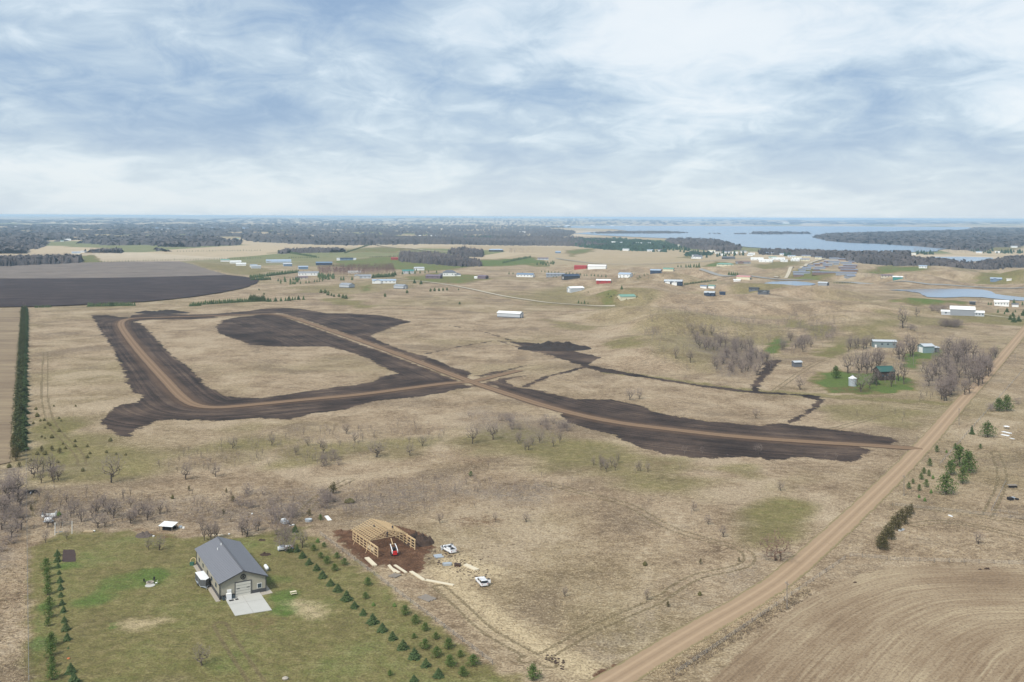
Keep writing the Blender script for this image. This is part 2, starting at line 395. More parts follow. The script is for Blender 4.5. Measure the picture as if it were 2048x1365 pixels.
GREEN = [ # (polygon, softness m, strength)
 ([(1280,650),(1400,640),(1500,690),(1440,760),(1330,730),(1250,700)], 25, 0.36), ([(1640,690),(1700,660),(1800,650),(1780,680),(1700,700)], 15, 0.45), ([(1210,690),(1290,680),(1300,705),(1230,712)], 12, 0.5), ([(1090,640),(1200,650),(1180,665),(1100,655)], 15, 0.4), ([(60,840),(160,830),(200,930),(60,960)], 12, 0.55), ([(1600,800),(1760,815),(1900,812),(1820,860),(1700,850)], 12, 0.4), ([(1180,905),(1260,900),(1420,925),(1500,930),(1500,950),(1300,945)], 10, 0.4),
 ([(57,1100),(90,1078),(150,1062),(270,1064),(400,1076),(520,1070),(600,1048),(628,1072),(728,1140),(817,1208),(906,1276),(985,1332),(1075,1380),(1150,1500),(57,1500)], 3, 0.60),
 ([(140,1130),(250,1125),(330,1135),(330,1170),(250,1190),(200,1260),(150,1240)], 8, 0.82),
 ([(540,1150),(600,1140),(640,1175),(600,1230),(560,1245),(530,1200)], 6, 0.85),
 ([(205,1250),(222,1241),(240,1244),(235,1258),(215,1262)], 1.5, 0.9),
 ([(57,1240),(95,1200),(90,1400),(57,1400)], 6, 0.85),
 ([(350,1225),(500,1290),(480,1365),(300,1400),(200,1365)], 10, 0.68),
 ([(1480,1020),(1560,1000),(1640,1010),(1600,1080),(1540,1090),(1470,1060)], 14, 0.55),
 ([(1210,920),(1330,935),(1450,960),(1400,1000),(1280,990),(1150,950)], 16, 0.45),
 ([(1080,870),(1200,875),(1330,915),(1250,930),(1100,940),(900,890),(930,840)], 16, 0.5),
 ([(60,850),(300,900),(420,880),(520,850),(560,880),(420,920),(300,960),(60,960)], 18, 0.48),
 ([(560,880),(740,880),(890,860),(880,890),(700,930),(560,930)], 14, 0.42),
 ([(1200,740),(1306,750),(1473,775),(1640,787),(1905,805),(1905,812),(1640,797),(1473,784),(1306,757),(1200,747)], 4, 0.45),
 ([(1620,765),(1650,742),(1690,745),(1790,750),(1830,760),(1830,780),(1740,790),(1660,785)], 5, 0.95),
 ([(1815,705),(1880,700),(1890,712),(1845,720),(1838,745),(1812,735)], 5, 1.0),
 ([(1530,680),(1560,670),(1580,680),(1560,705),(1532,708)], 6, 0.9),
 ([(1635,700),(1690,690),(1700,705),(1660,715),(1620,712)], 6, 0.6),
 ([(1990,705),(2000,690),(1975,745),(1960,760)], 3, 0.6),
 ([(1400,640),(1480,640),(1580,655),(1620,680),(1530,690),(1440,680)], 20, 0.32),
 ([(1560,640),(1620,650),(1680,665),(1640,675),(1580,660)], 10, 0.5),
 ([(1730,625),(1800,630),(1930,640),(1930,655),(1800,650)], 10, 0.4),
 ([(1820,605),(1900,600),(1940,606),(1940,612),(1830,616),(1790,612)], 10, 0.8),
 ([(1890,630),(1990,628),(2080,640),(2060,655),(1930,645)], 8, 0.5),
 ([(1060,590),(1130,570),(1200,595),(1240,600),(1300,590),(1330,610),(1200,622),(1070,612),(1000,590)], 20, 0.38),
 ([(1190,600),(1230,600),(1240,608),(1210,612)], 6, 0.7),
 ([(560,575),(660,570),(780,555),(840,562),(830,575),(700,590),(600,585)], 20, 0.35),
 ([(720,574),(740,570),(745,580),(725,584)], 6, 0.7),
 ([(800,558),(870,548),(950,552),(980,560),(920,568),(850,566)], 14, 0.7),
 ([(640,597),(700,595),(760,612),(740,618),(650,606)], 14, 0.5),
 ([(370,524),(500,530),(560,540),(520,552),(440,548)], 20, 0.45),
 ([(665,520),(780,515),(960,535),(880,545),(780,540),(660,530)], 20, 0.75),
 ([(690,500),(760,492),(830,502),(780,510),(700,507)], 25, 0.65),
 ([(950,520),(1060,512),(1100,520),(1000,535),(940,535)], 20, 0.9),
 ([(1040,525),(1080,522),(1100,533),(1070,535)], 10, 0.7),
 ([(1130,504),(1190,497),(1180,506),(1140,511)], 20, 0.75),
 ([(1395,530),(1430,522),(1490,530),(1480,540),(1430,540)], 14, 0.85),
 ([(1350,515),(1400,508),(1390,518)], 14, 0.5),
 ([(1500,530),(1600,520),(1610,530),(1560,540),(1500,540)], 20, 0.55),
 ([(1560,555),(1620,545),(1690,550),(1640,560)], 14, 0.7),
 ([(1740,545),(1780,530),(1850,538),(1860,545),(1800,556),(1730,555)], 20, 0.75),
 ([(1940,560),(1990,553),(2048,560),(2048,570),(1940,568)], 14, 0.6),
 ([(1450,575),(1530,580),(1600,585),(1560,592),(1460,590)], 18, 0.45),
 ([(1650,600),(1750,598),(1780,612),(1700,618)], 20, 0.3),
 ([(60,518),(180,505),(200,520),(185,526),(170,526),(155,515)], 6, 0.2),
 ([(153,513),(187,510),(205,525),(166,526)], 8, 0.7),
 ([(1940,497),(2048,490),(2048,500),(1960,503)], 40, 0.6),
 ([(560,455),(640,455),(640,458),(560,458)], 100, 0.3),
 ([(1500,955),(1600,945),(1610,985),(1520,990)], 14, 0.25),
]
SCRUB = [ # greyish dormant brush floor
 ([(57,985),(330,1010),(600,985),(900,960),(1120,975),(1050,1000),(880,1010),(760,1040),(640,1040),(560,1060),(420,1050),(60,1060)], 12, 0.75),
 ([(-60,940),(45,935),(50,1000),(35,1080),(12,1140),(-200,1160),(-200,940)], 4, 0.9),
 ([(-200,1220),(20,1210),(50,1300),(50,1400),(-200,1400)], 6, 0.25),
 ([(1390,1200),(1300,1260),(1190,1320),(1160,1300),(1290,1225),(1400,1160),(1530,1120),(1500,1150)], 7, 0.45),
 ([(1840,740),(1900,710),(1985,725),(1985,760),(1900,790),(1840,780)], 8, 0.8),
 ([(1380,680),(1500,690),(1530,720),(1500,755),(1430,750)], 12, 0.85),
 ([(930,815),(1050,830),(1150,850),(1100,890),(1000,880),(930,860)], 8, 0.5)]
RUST = [  # patches of reddish dead weeds
 ([(1660,775),(1740,772),(1750,785),(1680,788)], 4, 0.7), ([(905,1040),(960,1030),(1000,1040),(985,1052),(920,1052)], 3, 0.8),
 ([(1105,990),(1180,990),(1185,1002),(1120,1006)], 3, 0.55), ([(870,905),(940,900),(960,925),(900,925)], 5, 0.5), ([(790,1160),(850,1155),(850,1175),(800,1180)], 2, 0.6),
 ([(500,1240),(560,1240),(560,1262),(510,1262)], 3, 0.4), ([(270,1060),(300,1058),(350,1075),(310,1078)], 2, 0.8), ([(1110,608),(1200,606),(1210,612),(1130,615)], 10, 0.5),
 ([(1290,920),(1350,925),(1300,935)], 6, 0.3)]
RUTS = [([(1095,968),(1180,990),(1260,1010),(1300,1035),(1345,1060),(1420,1082),(1470,1092),(1500,1108),(1498,1128),(1460,1140),(1400,1150),(1360,1170),(1320,1200),(1250,1230),(1180,1260),(1120,1295),(1085,1315),(1050,1320)], 1.0),
 ([(880,1175),(920,1210),(970,1260),(1040,1300),(1100,1330)], 1.0), ([(440,1250),(460,1285),(490,1330),(530,1390)], 1.1), ([(530,1250),(545,1290)], 0),
 ([(92,705),(90,740),(88,790),(95,830),(110,860),(135,885),(160,910),(165,930)], 1.0), ([(75,1030),(78,1010),(84,990),(95,982)], 1.0),
 ([(470,930),(560,905),(620,880),(690,850),(740,838)], 0), ([(560,1080),(600,1030),(640,990),(700,960)], 1.0),
 ([(1020,850),(1100,880),(1200,905)], 0), ([(1545,785),(1600,745),(1640,722),(1690,708),(1750,705)], 1.2), ([(1820,1050),(1900,1040),(2048,1075)], 1.0), ([(1790,1012),(1900,1022),(2048,1048)], 1.0),
 ([(1640,795),(1700,798),(1900,815)], 1.0), ([(1620,870),(1700,850),(1800,820),(1870,815)], 1.0), ([(1820,1150),(1760,1200),(1640,1290),(1540,1365)], 0),
 ([(1990,905),(2010,960),(1975,1030)], 0.9)]

# ------------------------------------------------------------------ ground sheet: fine inside the view, coarse around it
uc = np.arange(-0.56, 0.5601, 2.7 / FOC)
uc = np.concatenate([[-8, -5, -3.2, -2.2, -1.6, -1.2, -0.9, -0.7, -0.6], uc, [0.6, 0.7, 0.9, 1.2, 1.6, 2.2, 3.2, 5, 8]])
Yr_ = np.concatenate([np.arange(980, 500, -1.9), np.arange(500, 200, -1.6), np.arange(200, 60, -1.4), np.arange(60, 20, -1.0), np.arange(20, 3.2, -0.55)])
Dr = FOC * CAM_H / Yr_
Dr = np.concatenate([[-3000, -1500, -700, -300, -100, 0, 60, 110, 150, 175], Dr, [60800.0]])
UU, DD = np.meshgrid(uc, Dr)
GX = np.clip(UU * np.maximum(DD, 200), -50000, 50000); GY = DD.copy(); GZ = H(GX, GY)
GP = np.stack([GX.ravel(), GY.ravel()], 1)
nr, nc = UU.shape
ii = np.arange(nr * nc).reshape(nr, nc)
GF = np.stack([ii[:-1, :-1], ii[:-1, 1:], ii[1:, 1:], ii[1:, :-1]], -1).reshape(-1, 4)

def nz(P, lam, seed=0):
    r_ = np.random.default_rng(seed); s_ = 0
    for k in range(6):
        th = r_.uniform(0, 6.28); l_ = lam * r_.uniform(0.6, 1.6); s_ = s_ + np.sin((P[:, 0] * np.cos(th) + P[:, 1] * np.sin(th)) / l_ * 6.28 + r_.uniform(0, 6.28))
    return s_ / 2.4
def soft_layers(lst):
    a = np.zeros(len(GP))
    for poly, sof, st in lst:
        d = sdf_c(GP, pxpoly(poly), sof * 2 + 5)
        a = np.maximum(a, st * sst(d + nz(GP, sof * 2.5, 4) * sof * 0.5, -sof, sof))
    return a
soil = np.full(len(GP), -8.0)
for k, poly in enumerate(SOIL):
    soil = np.maximum(soil, sdf_c(GP, pxpoly(poly), 8))
for line, wd in SOIL_LINES:
    if wd: soil = np.maximum(soil, wd - dline(GP, pxpoly(line), wd + 8))
brown = np.full(len(GP), -8.0)
for poly in BROWN: brown = np.maximum(brown, sdf_c(GP, pxpoly(poly), 8))
straw = np.full(len(GP), -8.0)
for poly in STRAW: straw = np.maximum(straw, sdf_c(GP, pxpoly(poly), 8))
green = soft_layers(GREEN); scrub = soft_layers(SCRUB); rust = soft_layers(RUST)
straw = np.maximum(straw, 4.2 - dline(GP, pxpoly([(905, 1172), (950, 1205), (1010, 1247), (1090, 1298), (1150, 1330), (1200, 1352)]), 10))
rut = np.full(len(GP), 8.0)
for line, wd in RUTS:
    if not wd: continue
    L = pxpoly(line)
    # smooth the wheel track
    for _ in range(2):
        q = np.empty((2 * len(L) - 2, 2)); q[0::2] = 0.75 * L[:-1] + 0.25 * L[1:]; q[1::2] = 0.25 * L[:-1] + 0.75 * L[1:]
        L = np.concatenate([L[:1], q, L[-1:]])
    d = dline(GP, L, 8)
    rut = np.minimum(rut, d)
GR_C = [(1845, 899), (1764, 893), (1617, 884.5), (1473, 874.5), (1334, 859), (1223, 845), (1111, 820), (1000, 784), (945, 765.5), (890, 745), (778, 702), (667, 664), (597, 640), (568, 631.5), (535, 628.5), (470, 631), (420, 633), (330, 635.5), (270, 637), (246, 641), (240, 650), (250, 667), (278, 703), (306, 734), (334, 764), (362, 795), (388, 812), (431, 817), (500, 811), (611, 800), (723, 790), (834, 775), (904, 766), (950, 765)]
_g = pxpoly(GR_C)
for _ in range(2):
    _q = np.empty((2 * len(_g) - 2, 2)); _q[0::2] = 0.75 * _g[:-1] + 0.25 * _g[1:]; _q[1::2] = 0.25 * _g[:-1] + 0.75 * _g[1:]; _g = np.concatenate([_g[:1], _q, _g[-1:]])
rdist = dline(GP, _g, 60)
far = sst(GP[:, 1], 1500, 2600)
me = bpy.data.meshes.new('ground')
V = np.stack([GP[:, 0], GP[:, 1], GZ.ravel()], 1)
gm = np_mesh('ground', V, GF, None or bpy.data.materials.new('tmp'), True)
gm.materials.clear()
for nm, arr in (('soil', soil), ('brown', brown), ('straw', straw), ('green', green), ('scrub', scrub), ('rust', rust), ('rut', rut), ('far', far), ('rdist', rdist)):
    a = gm.attributes.new(nm, 'FLOAT', 'POINT'); a.data.foreach_set('value', arr.astype(np.float32))

k = MT('dry_grassland', 0.95, 0.12)
p = k.pos
big = k.noise(p, 0.006, 4, 0.55); mid = k.noise(p, 0.045, 4, 0.6); sml = k.noise(p, 0.33, 4, 0.65); tuf = k.noise(p, 1.7, 3, 0.7); strk = k.noise(k.map(p, (0.55, 0.95, 1), 0.9), 1.0, 4, 0.7, 1.2)
dry = k.ramp(k.math('MULTIPLY_ADD', sml, 0.45, k.math('MULTIPLY', mid, 0.6)), [(0.37, (0.150, 0.102, 0.062)), (0.47, (0.265, 0.190, 0.120)), (0.57, (0.360, 0.270, 0.178)), (0.70, (0.46, 0.365, 0.255))])
olv = k.mix(sml, (0.175, 0.150, 0.062), (0.26, 0.215, 0.10))
dry = k.mix(k.math('MULTIPLY', k.sm(big, 0.46, 0.66), 0.45), dry, olv)
grn = k.ramp(k.math('MULTIPLY_ADD', sml, 0.5, k.math('MULTIPLY', mid, 0.5)), [(0.36, (0.115, 0.112, 0.034)), (0.48, (0.168, 0.148, 0.055)), (0.58, (0.235, 0.192, 0.085)), (0.68, (0.31, 0.25, 0.13))])
vgrn = k.mix(sml, (0.05, 0.115, 0.018), (0.10, 0.165, 0.03))
spz = k.t.nodes.new('ShaderNodeSeparateXYZ'); k.t.links.new(p, spz.inputs[0])
hol = k.math('MULTIPLY', k.math('MULTIPLY', k.sm(spz.outputs[2], 0.5, -3.0), k.sm(mid, 0.3, 0.6)), 0.55)
dry = k.mix(hol, dry, olv)
pat = k.noise(p, 0.018, 5, 0.65, 0.8)
dry = k.mix(k.math('MULTIPLY', k.sm(pat, 0.52, 0.64), 0.62), dry, (0.165, 0.120, 0.080))
dry = k.mix(k.math('MULTIPLY', k.sm(pat, 0.47, 0.37), 0.55), dry, (0.45, 0.355, 0.245))
ga = k.math('MULTIPLY', k.attr('green'), 1.2)
gn = k.math('ADD', ga, k.math('MULTIPLY', k.math('SUBTRACT', mid, 0.5), k.math('MULTIPLY', ga, 1.5)))
c = k.mix(k.sm(gn, 0.05, 0.75), dry, grn)
c = k.mix(k.math('MULTIPLY', k.sm(gn, 0.62, 1.15), 0.85), c, vgrn)
sa = k.attr('scrub')
c = k.mix(k.math('MULTIPLY', sa, k.sm(k.math('ADD', sml, k.math('MULTIPLY', mid, 0.5)), 0.55, 0.9)), c, k.mix(tuf, (0.125, 0.098, 0.080), (0.235, 0.19, 0.155)))
c = k.mix(k.math('MULTIPLY', k.attr('rust'), k.sm(sml, 0.35, 0.6)), c, (0.15, 0.085, 0.045))
sr_ = k.math('ADD', k.attr('straw'), k.math('MULTIPLY', k.math('SUBTRACT', sml, 0.5), 7))
c = k.mix(k.math('MULTIPLY', k.sm(sr_, -3.0, 4.5), 0.85), c, k.mix(tuf, (0.42, 0.325, 0.19), (0.60, 0.48, 0.31)))
c = k.mix(k.math('MULTIPLY', k.sm(k.math('ABSOLUTE', k.math('SUBTRACT', k.attr('rut'), 1.05)), 0.75, 0.2), 0.7), c, (0.15, 0.115, 0.06))
# dark tufts and mats
tf = k.math('MULTIPLY_ADD', tuf, 0.6, k.math('MULTIPLY', strk, 0.5))
c = k.mix(k.math('MULTIPLY', k.sm(tf, 0.585, 0.46), 0.85), c, k.mix(0.62, c, (0.07, 0.05, 0.032)))
c = k.mix(k.math('MULTIPLY', k.sm(tf, 0.57, 0.70), k.math('SUBTRACT', 0.5, k.math('MULTIPLY', k.sm(ga, 0.2, 0.7), 0.38))), c, (0.60, 0.50, 0.35))
# far fields
vo = k.t.nodes.new('ShaderNodeTexVoronoi'); k.set(vo.inputs['Vector'], k.map(p, (1 / 420, 1 / 640, 0), 0.42)); vo.inputs['Scale'].default_value = 1.0; vo.distance = 'CHEBYCHEV'; vo.inputs['Randomness'].default_value = 0.75
sp_ = k.t.nodes.new('ShaderNodeSeparateColor'); k.t.links.new(vo.outputs['Color'], sp_.inputs[0])
fc = k.ramp(sp_.outputs[0], [(0.0, (0.40, 0.31, 0.20)), (0.3, (0.48, 0.38, 0.26)), (0.55, (0.33, 0.27, 0.165)), (0.70, (0.13, 0.16, 0.06)), (0.80, (0.54, 0.45, 0.34)), (1.0, (0.22, 0.19, 0.13))])
fc.node.color_ramp.interpolation = 'CONSTANT'
fc = k.mix(k.math('MULTIPLY', k.sm(mid, 0.4, 0.7), 0.3), fc, (0.22, 0.19, 0.10))
c = k.mix(k.math('MULTIPLY', k.math('MULTIPLY', k.attr('far'), k.sm(ga, 0.5, 0.1)), 0.75), c, fc)
# churned earth
bn = k.math('ADD', k.attr('brown'), k.math('MULTIPLY', k.math('SUBTRACT', sml, 0.5), 9))
bcol = k.ramp(k.math('MULTIPLY_ADD', tuf, 0.5, k.math('MULTIPLY', sml, 0.5)), [(0.35, (0.05, 0.027, 0.017)), (0.5, (0.105, 0.055, 0.032)), (0.65, (0.20, 0.115, 0.07))])
c = k.mix(k.sm(bn, -0.5, 0.6), c, bcol)
sn = k.math('ADD', k.math('SUBTRACT', k.attr('soil'), 1.2), k.math('ADD', k.math('MULTIPLY', k.math('SUBTRACT', k.noise(p, 0.09, 6, 0.74), 0.5), 17.0), k.math('MULTIPLY', k.math('SUBTRACT', tuf, 0.5), 3.0)))
rdv = k.attr('rdist'); cr_ = k.t.nodes.new('ShaderNodeCombineXYZ'); k.t.links.new(rdv, cr_.inputs[0]); k.set(cr_.inputs[1], k.math('MULTIPLY', k.math('ADD', spz.outputs[0], spz.outputs[1]), 0.03))
fur = k.noise(cr_.outputs[0], 0.55, 4, 0.65, 0.25); fw = k.noise(k.map(p, (0.12, 1.0, 1), -0.55), 1.0, 3, 0.6)
blot = k.noise(p, 0.035, 5, 0.62)
sf = k.math('MULTIPLY_ADD', fur, 0.38, k.math('MULTIPLY_ADD', blot, 0.38, k.math('MULTIPLY_ADD', tuf, 0.14, k.math('MULTIPLY', fw, 0.12))))
scol = k.ramp(sf, [(0.42, (0.020, 0.014, 0.012)), (0.495, (0.048, 0.034, 0.028)), (0.555, (0.088, 0.061, 0.047)), (0.65, (0.17, 0.12, 0.086))])
scol = k.mix(k.math('MULTIPLY', k.sm(rdv, 9.0, 3.0), 0.55), scol, (0.14, 0.088, 0.056))
c = k.mix(k.sm(sn, -0.25, 0.35), c, scol)
k.color(c)
k.bump(k.math('ADD', k.math('MULTIPLY', tf, 1.0), k.math('MULTIPLY', sml, 0.8)), 0.9, 0.55)
gm.materials.append(k.m)
ground = link('ground', gm); tag(ground, 'dry tan grassland with dark graded topsoil and green lawn patches', kind='structure')

# ------------------------------------------------------------------ sheets and ribbons lying on the ground
def zoff(D): return 0.03 + (D / 1000.0) ** 2 * 0.35
def sheet(name, pts, mat, label, dz=0.0, rag=0.0, seg=6.0, water=False, flat=True):
    L = pxpoly(pts) if flat else Pm(pts)[:, :2]; out_ = []
    r_ = random.Random(len(pts))
    for i in range(len(L)):
        a, b = L[i], L[(i + 1) % len(L)]; n = max(1, int(min(np.linalg.norm(b - a) / seg, 80)))
        for j in range(n):
            q = a + (b - a) * j / n; out_.append((q[0] + r_.uniform(-rag, rag), q[1] + r_.uniform(-rag, rag)))
    me = bpy.data.meshes.new(name)
    vs = [(x, y, (0.02 if flat else float(H(x, y))) + dz) for x, y in out_]
    bm = bmesh.new(); vv = [bm.verts.new(v) for v in vs]; bm.faces.new(vv); bmesh.ops.triangulate(bm, faces=bm.faces[:], ngon_method='EAR_CLIP'); bm.normal_update()
    for f_ in bm.faces:
        if f_.normal.z < 0: f_.normal_flip()
    bm.to_mesh(me); bm.free(); me.materials.append(mat)
    return tag(link(name, me), label, kind='structure')
def smooth_line(L, it=2):
    L = np.asarray(L, float)
    for _ in range(it):
        q = np.empty((2 * len(L) - 2, L.shape[1])); q[0::2] = 0.75 * L[:-1] + 0.25 * L[1:]; q[1::2] = 0.25 * L[:-1] + 0.75 * L[1:]
        L = np.concatenate([L[:1], q, L[-1:]])
    return L
def resample(L, st):
    L = np.asarray(L, float); d = np.hypot(*np.diff(L, axis=0).T); s_ = np.concatenate([[0], np.cumsum(d)]); n = max(2, int(s_[-1] / st)); t = np.linspace(0, s_[-1], n)
    return np.stack([np.interp(t, s_, L[:, 0]), np.interp(t, s_, L[:, 1])], 1)
def ribbon(name, line, width, mat, label, world=None, dz=0.0, step=None, rag=0.25, crown=0.0, sm=2, tapers=False):
    L = np.asarray(world, float) if world is not None else Pm(line)[:, :2]
    L = smooth_line(L, sm); L = resample(L, step or max(3.0, width * 0.8))
    T = np.gradient(L, axis=0); T /= np.linalg.norm(T, axis=1)[:, None]; N = np.stack([-T[:, 1], T[:, 0]], 1)
    r_ = np.random.default_rng(int(abs(L[0, 0])) + 3); k_ = 5; V = []; 
    for j in range(k_):
        t = j / (k_ - 1) * 2 - 1; e = r_.uniform(-rag, rag, len(L)) if abs(t) == 1 else 0
        Q = L + N * (t * width / 2 + e if np.isscalar(e) else (t * width / 2 + e)[:, None])
        z = H(Q[:, 0], Q[:, 1]) + zoff(np.maximum(Q[:, 1], 0)) + dz + crown * (1 - t * t)
        V.append(np.column_stack([Q, z]))
    V = np.stack(V, 1).reshape(-1, 3); n = len(L); ix = np.arange(n * k_).reshape(n, k_)
    F = np.stack([ix[:-1, :-1], ix[:-1, 1:], ix[1:, 1:], ix[1:, :-1]], -1).reshape(-1, 4)
    me = np_mesh(name, V, F, mat, True)
    uv = me.attributes.new('across', 'FLOAT', 'POINT'); uv.data.foreach_set('value', np.tile(np.linspace(-1, 1, k_), n).astype(np.float32))
    return tag(link(name, me), label, kind='structure')

# gravel road material: wheel tracks follow 'across'
def road_mat(name, a, b, edge, tracks=True, edgew=0.8):
    k = MT(name, 0.95, 0.1); ac = k.math('ABSOLUTE', k.attr('across'))
    f_ = k.noise(k.pos, 0.5, 5, 0.65); g_ = k.noise(k.pos, 4.0, 2, 0.6)
    c = k.mix(k.math('MULTIPLY_ADD', f_, 0.7, k.math('MULTIPLY', g_, 0.3)), a, b)
    if tracks:
        tr = k.math('ABSOLUTE', k.math('SUBTRACT', ac, 0.36)); c = k.mix(k.math('MULTIPLY', k.sm(tr, 0.16, 0.04), 0.38), c, tuple(min(1, q * 1.25) for q in b))
        c = k.mix(k.math('MULTIPLY', k.sm(ac, 0.14, 0.02), 0.3), c, tuple(q * 0.8 for q in a))
    c = k.mix(k.sm(k.math('ADD', ac, k.math('MULTIPLY', k.math('SUBTRACT', f_, 0.5), 0.5)), edgew, edgew + 0.15), c, edge)
    k.color(c); k.bump(g_, 0.4, 0.04); return k.m
M_gravel = road_mat('gravel', (0.25, 0.172, 0.108), (0.365, 0.265, 0.175), (0.22, 0.18, 0.095))
M_clay = road_mat('clay_roadbed', (0.135, 0.085, 0.052), (0.235, 0.158, 0.100), (0.09, 0.06, 0.045), edgew=0.72)
M_lane = road_mat('pale_lane', (0.38, 0.33, 0.25), (0.46, 0.41, 0.33), (0.25, 0.21, 0.12))
M_asph = road_mat('road_asphalt', (0.20, 0.20, 0.19), (0.27, 0.26, 0.25), (0.24, 0.20, 0.12), False)

road_c = [(1222, 1365), (1398, 1258), (1500, 1202), (1580, 1149), (1742, 1000), (1848, 893), (1922, 805), (1979, 746), (2050, 660)]
RC = pxpoly(road_c); d0 = RC[0] - RC[1]; d1 = RC[-1] - RC[-2]
RC = np.concatenate([[RC[0] + d0 / np.linalg.norm(d0) * 260], RC, [RC[-1] + d1 / np.linalg.norm(d1) * 500]])
ribbon('gravel_road', None, 8.0, M_gravel, 'straight tan gravel road crossing the right side diagonally', world=RC, crown=0.12, step=5)
ribbon('graded_road', [(1845, 899), (1764, 893), (1617, 884.5), (1473, 874.5), (1334, 859), (1223, 845), (1111, 820), (1000, 784), (945, 765.5), (890, 745), (778, 702), (667, 664), (597, 640), (568, 631.5), (535, 628.5), (470, 631), (420, 633), (330, 635.5), (270, 637), (246, 641), (240, 650), (250, 667), (278, 703), (306, 734), (334, 764), (362, 795), (388, 812), (431, 817), (500, 811), (611, 800), (723, 790), (834, 775), (904, 766), (950, 765)],
       7.5, M_clay, 'brown unpaved road looping through the dark graded soil', step=4, crown=0.1, dz=0.03, sm=2)
ribbon('stub_road', [(938, 766), (975, 757), (1020, 746), (1040, 741.5)], 7.0, M_clay, 'short brown dirt road running up right from the crossing', dz=0.045, step=4)
ribbon('far_road', [(1400, 540), (1500, 554), (1535, 558), (1600, 561), (1687, 563), (1821, 568.5), (1930, 571), (2120, 573)], 7.5, M_asph, 'pale straight road passing behind the ponds on the right')
ribbon('park_lane', [(1551, 556), (1580, 545), (1620, 527), (1650, 518)], 7, M_lane, 'pale gravel lane climbing to the storage sheds')
ribbon('farm_lane', [(790, 561), (854, 564), (930, 576), (1000, 592), (1051, 600), (1100, 607), (1160, 611), (1230, 612)], 5.5, M_lane, 'pale farm lane running through the centre fields')
ribbon('county_road', [(1112, 518), (1152, 524), (1200, 529), (1240, 530), (1303, 530), (1367, 526.5), (1430, 523), (1500, 517)], 7, M_asph, 'pale road in front of the lakeside houses')
ribbon('hill_road', [(753, 491), (816, 498), (850, 503), (892, 505), (960, 508)], 9, M_lane, 'pale road crossing the far green fields')
ribbon('barn_drive', [(1968, 630), (2000, 634), (2050, 639), (2120, 641)], 4, M_lane, 'light gravel drive leading right from the long metal barn')
sheet('garden_bed', [(126, 1100), (138, 1099.5), (150, 1100), (151.5, 1112), (152, 1124), (138, 1124.5), (124, 1124)], simple('garden_soil', (0.055, 0.036, 0.032), .95, .35, .8), 'dark rectangular garden bed on the left lawn', dz=0.02, rag=0.12, seg=.8)

# crop fields
def field_mat(name, cols, rz, lam=0.55, wav=0.5, dark=None):
    k = MT(name, 0.95, 0.1); m_ = k.map(k.pos, (0.035, lam, 1), rz)
    a = k.noise(m_, 1.0, 4, 0.6, 0.3); b = k.noise(k.pos, 0.02, 4, 0.6); c3 = k.noise(k.pos, 1.2, 3, 0.7); d = k.noise(k.map(k.pos, (0.008, 0.09, 1), rz), 1.0, 3, 0.5)
    f_ = k.math('MULTIPLY_ADD', a, 0.38, k.math('MULTIPLY_ADD', b, 0.25, k.math('MULTIPLY_ADD', d, 0.27, k.math('MULTIPLY', c3, 0.12))))
    c = k.ramp(f_, [(0.38 + i * 0.26 / (len(cols) - 1), q) for i, q in enumerate(cols)])
    k.color(c); k.bump(k.math('ADD', a, c3), 0.6, 0.2); return k.m
k = MT('harrowed_field', 0.95, 0.1); rd_ = k.attr('rowd')
cv = k.t.nodes.new('ShaderNodeCombineXYZ'); k.t.links.new(rd_, cv.inputs[0]); sx_ = k.t.nodes.new('ShaderNodeSeparateXYZ'); k.t.links.new(k.pos, sx_.inputs[0]); k.set(cv.inputs[1], k.math('MULTIPLY', k.math('ADD', sx_.outputs[0], sx_.outputs[1]), 0.025))
a = k.noise(cv.outputs[0], 1.1, 3, 0.6, 0.3); a2 = k.noise(cv.outputs[0], 0.12, 4, 0.6, 0.4); b = k.noise(k.pos, 0.03, 5, 0.62, 0.6); g = k.noise(k.pos, 1.3, 4, 0.75)
f_ = k.math('MULTIPLY_ADD', a, 0.30, k.math('MULTIPLY_ADD', a2, 0.26, k.math('MULTIPLY_ADD', b, 0.32, k.math('MULTIPLY', g, 0.22))))
c = k.ramp(f_, [(0.40, (0.135, 0.095, 0.062)), (0.50, (0.23, 0.162, 0.102)), (0.57, (0.29, 0.218, 0.142)), (0.68, (0.42, 0.335, 0.22))])
c = k.mix(k.math('MULTIPLY', k.sm(g, 0.5, 0.36), 0.45), c, (0.12, 0.088, 0.06))
ln = k.math('ABSOLUTE', k.math('SUBTRACT', k.math('FRACT', k.math('MULTIPLY', k.math('ADD', rd_, k.math('MULTIPLY', b, 6.0)), 1 / 11.0)), 0.5))
c = k.mix(k.math('MULTIPLY', k.math('MULTIPLY', k.sm(ln, 0.035, 0.01), k.sm(a2, 0.48, 0.6)), 0.4), c, (0.47, 0.39, 0.26))
k.color(c); k.bump(k.math('ADD', a, g), 0.8, 0.3); M_har = k.m
M_stb = field_mat('stubble_field', [(0.14, 0.10, 0.068), (0.22, 0.165, 0.11), (0.30, 0.235, 0.15)], R(-117))
M_plo = field_mat('ploughed_field', [(0.026, 0.018, 0.018), (0.045, 0.032, 0.031), (0.085, 0.062, 0.056)], R(8), 0.12)
M_gry = field_mat('grey_field', [(0.11, 0.09, 0.08), (0.17, 0.14, 0.12), (0.22, 0.18, 0.15)], R(4), 0.1)
HF = pxpoly([(1405, 1368), (1500, 1283), (1560, 1235), (1625, 1186), (1708, 1150), (1767, 1136), (1830, 1131), (1886, 1131), (1960, 1132), (2048, 1137), (2500, 1165), (2600, 1480), (1500, 1650), (1150, 1600)])
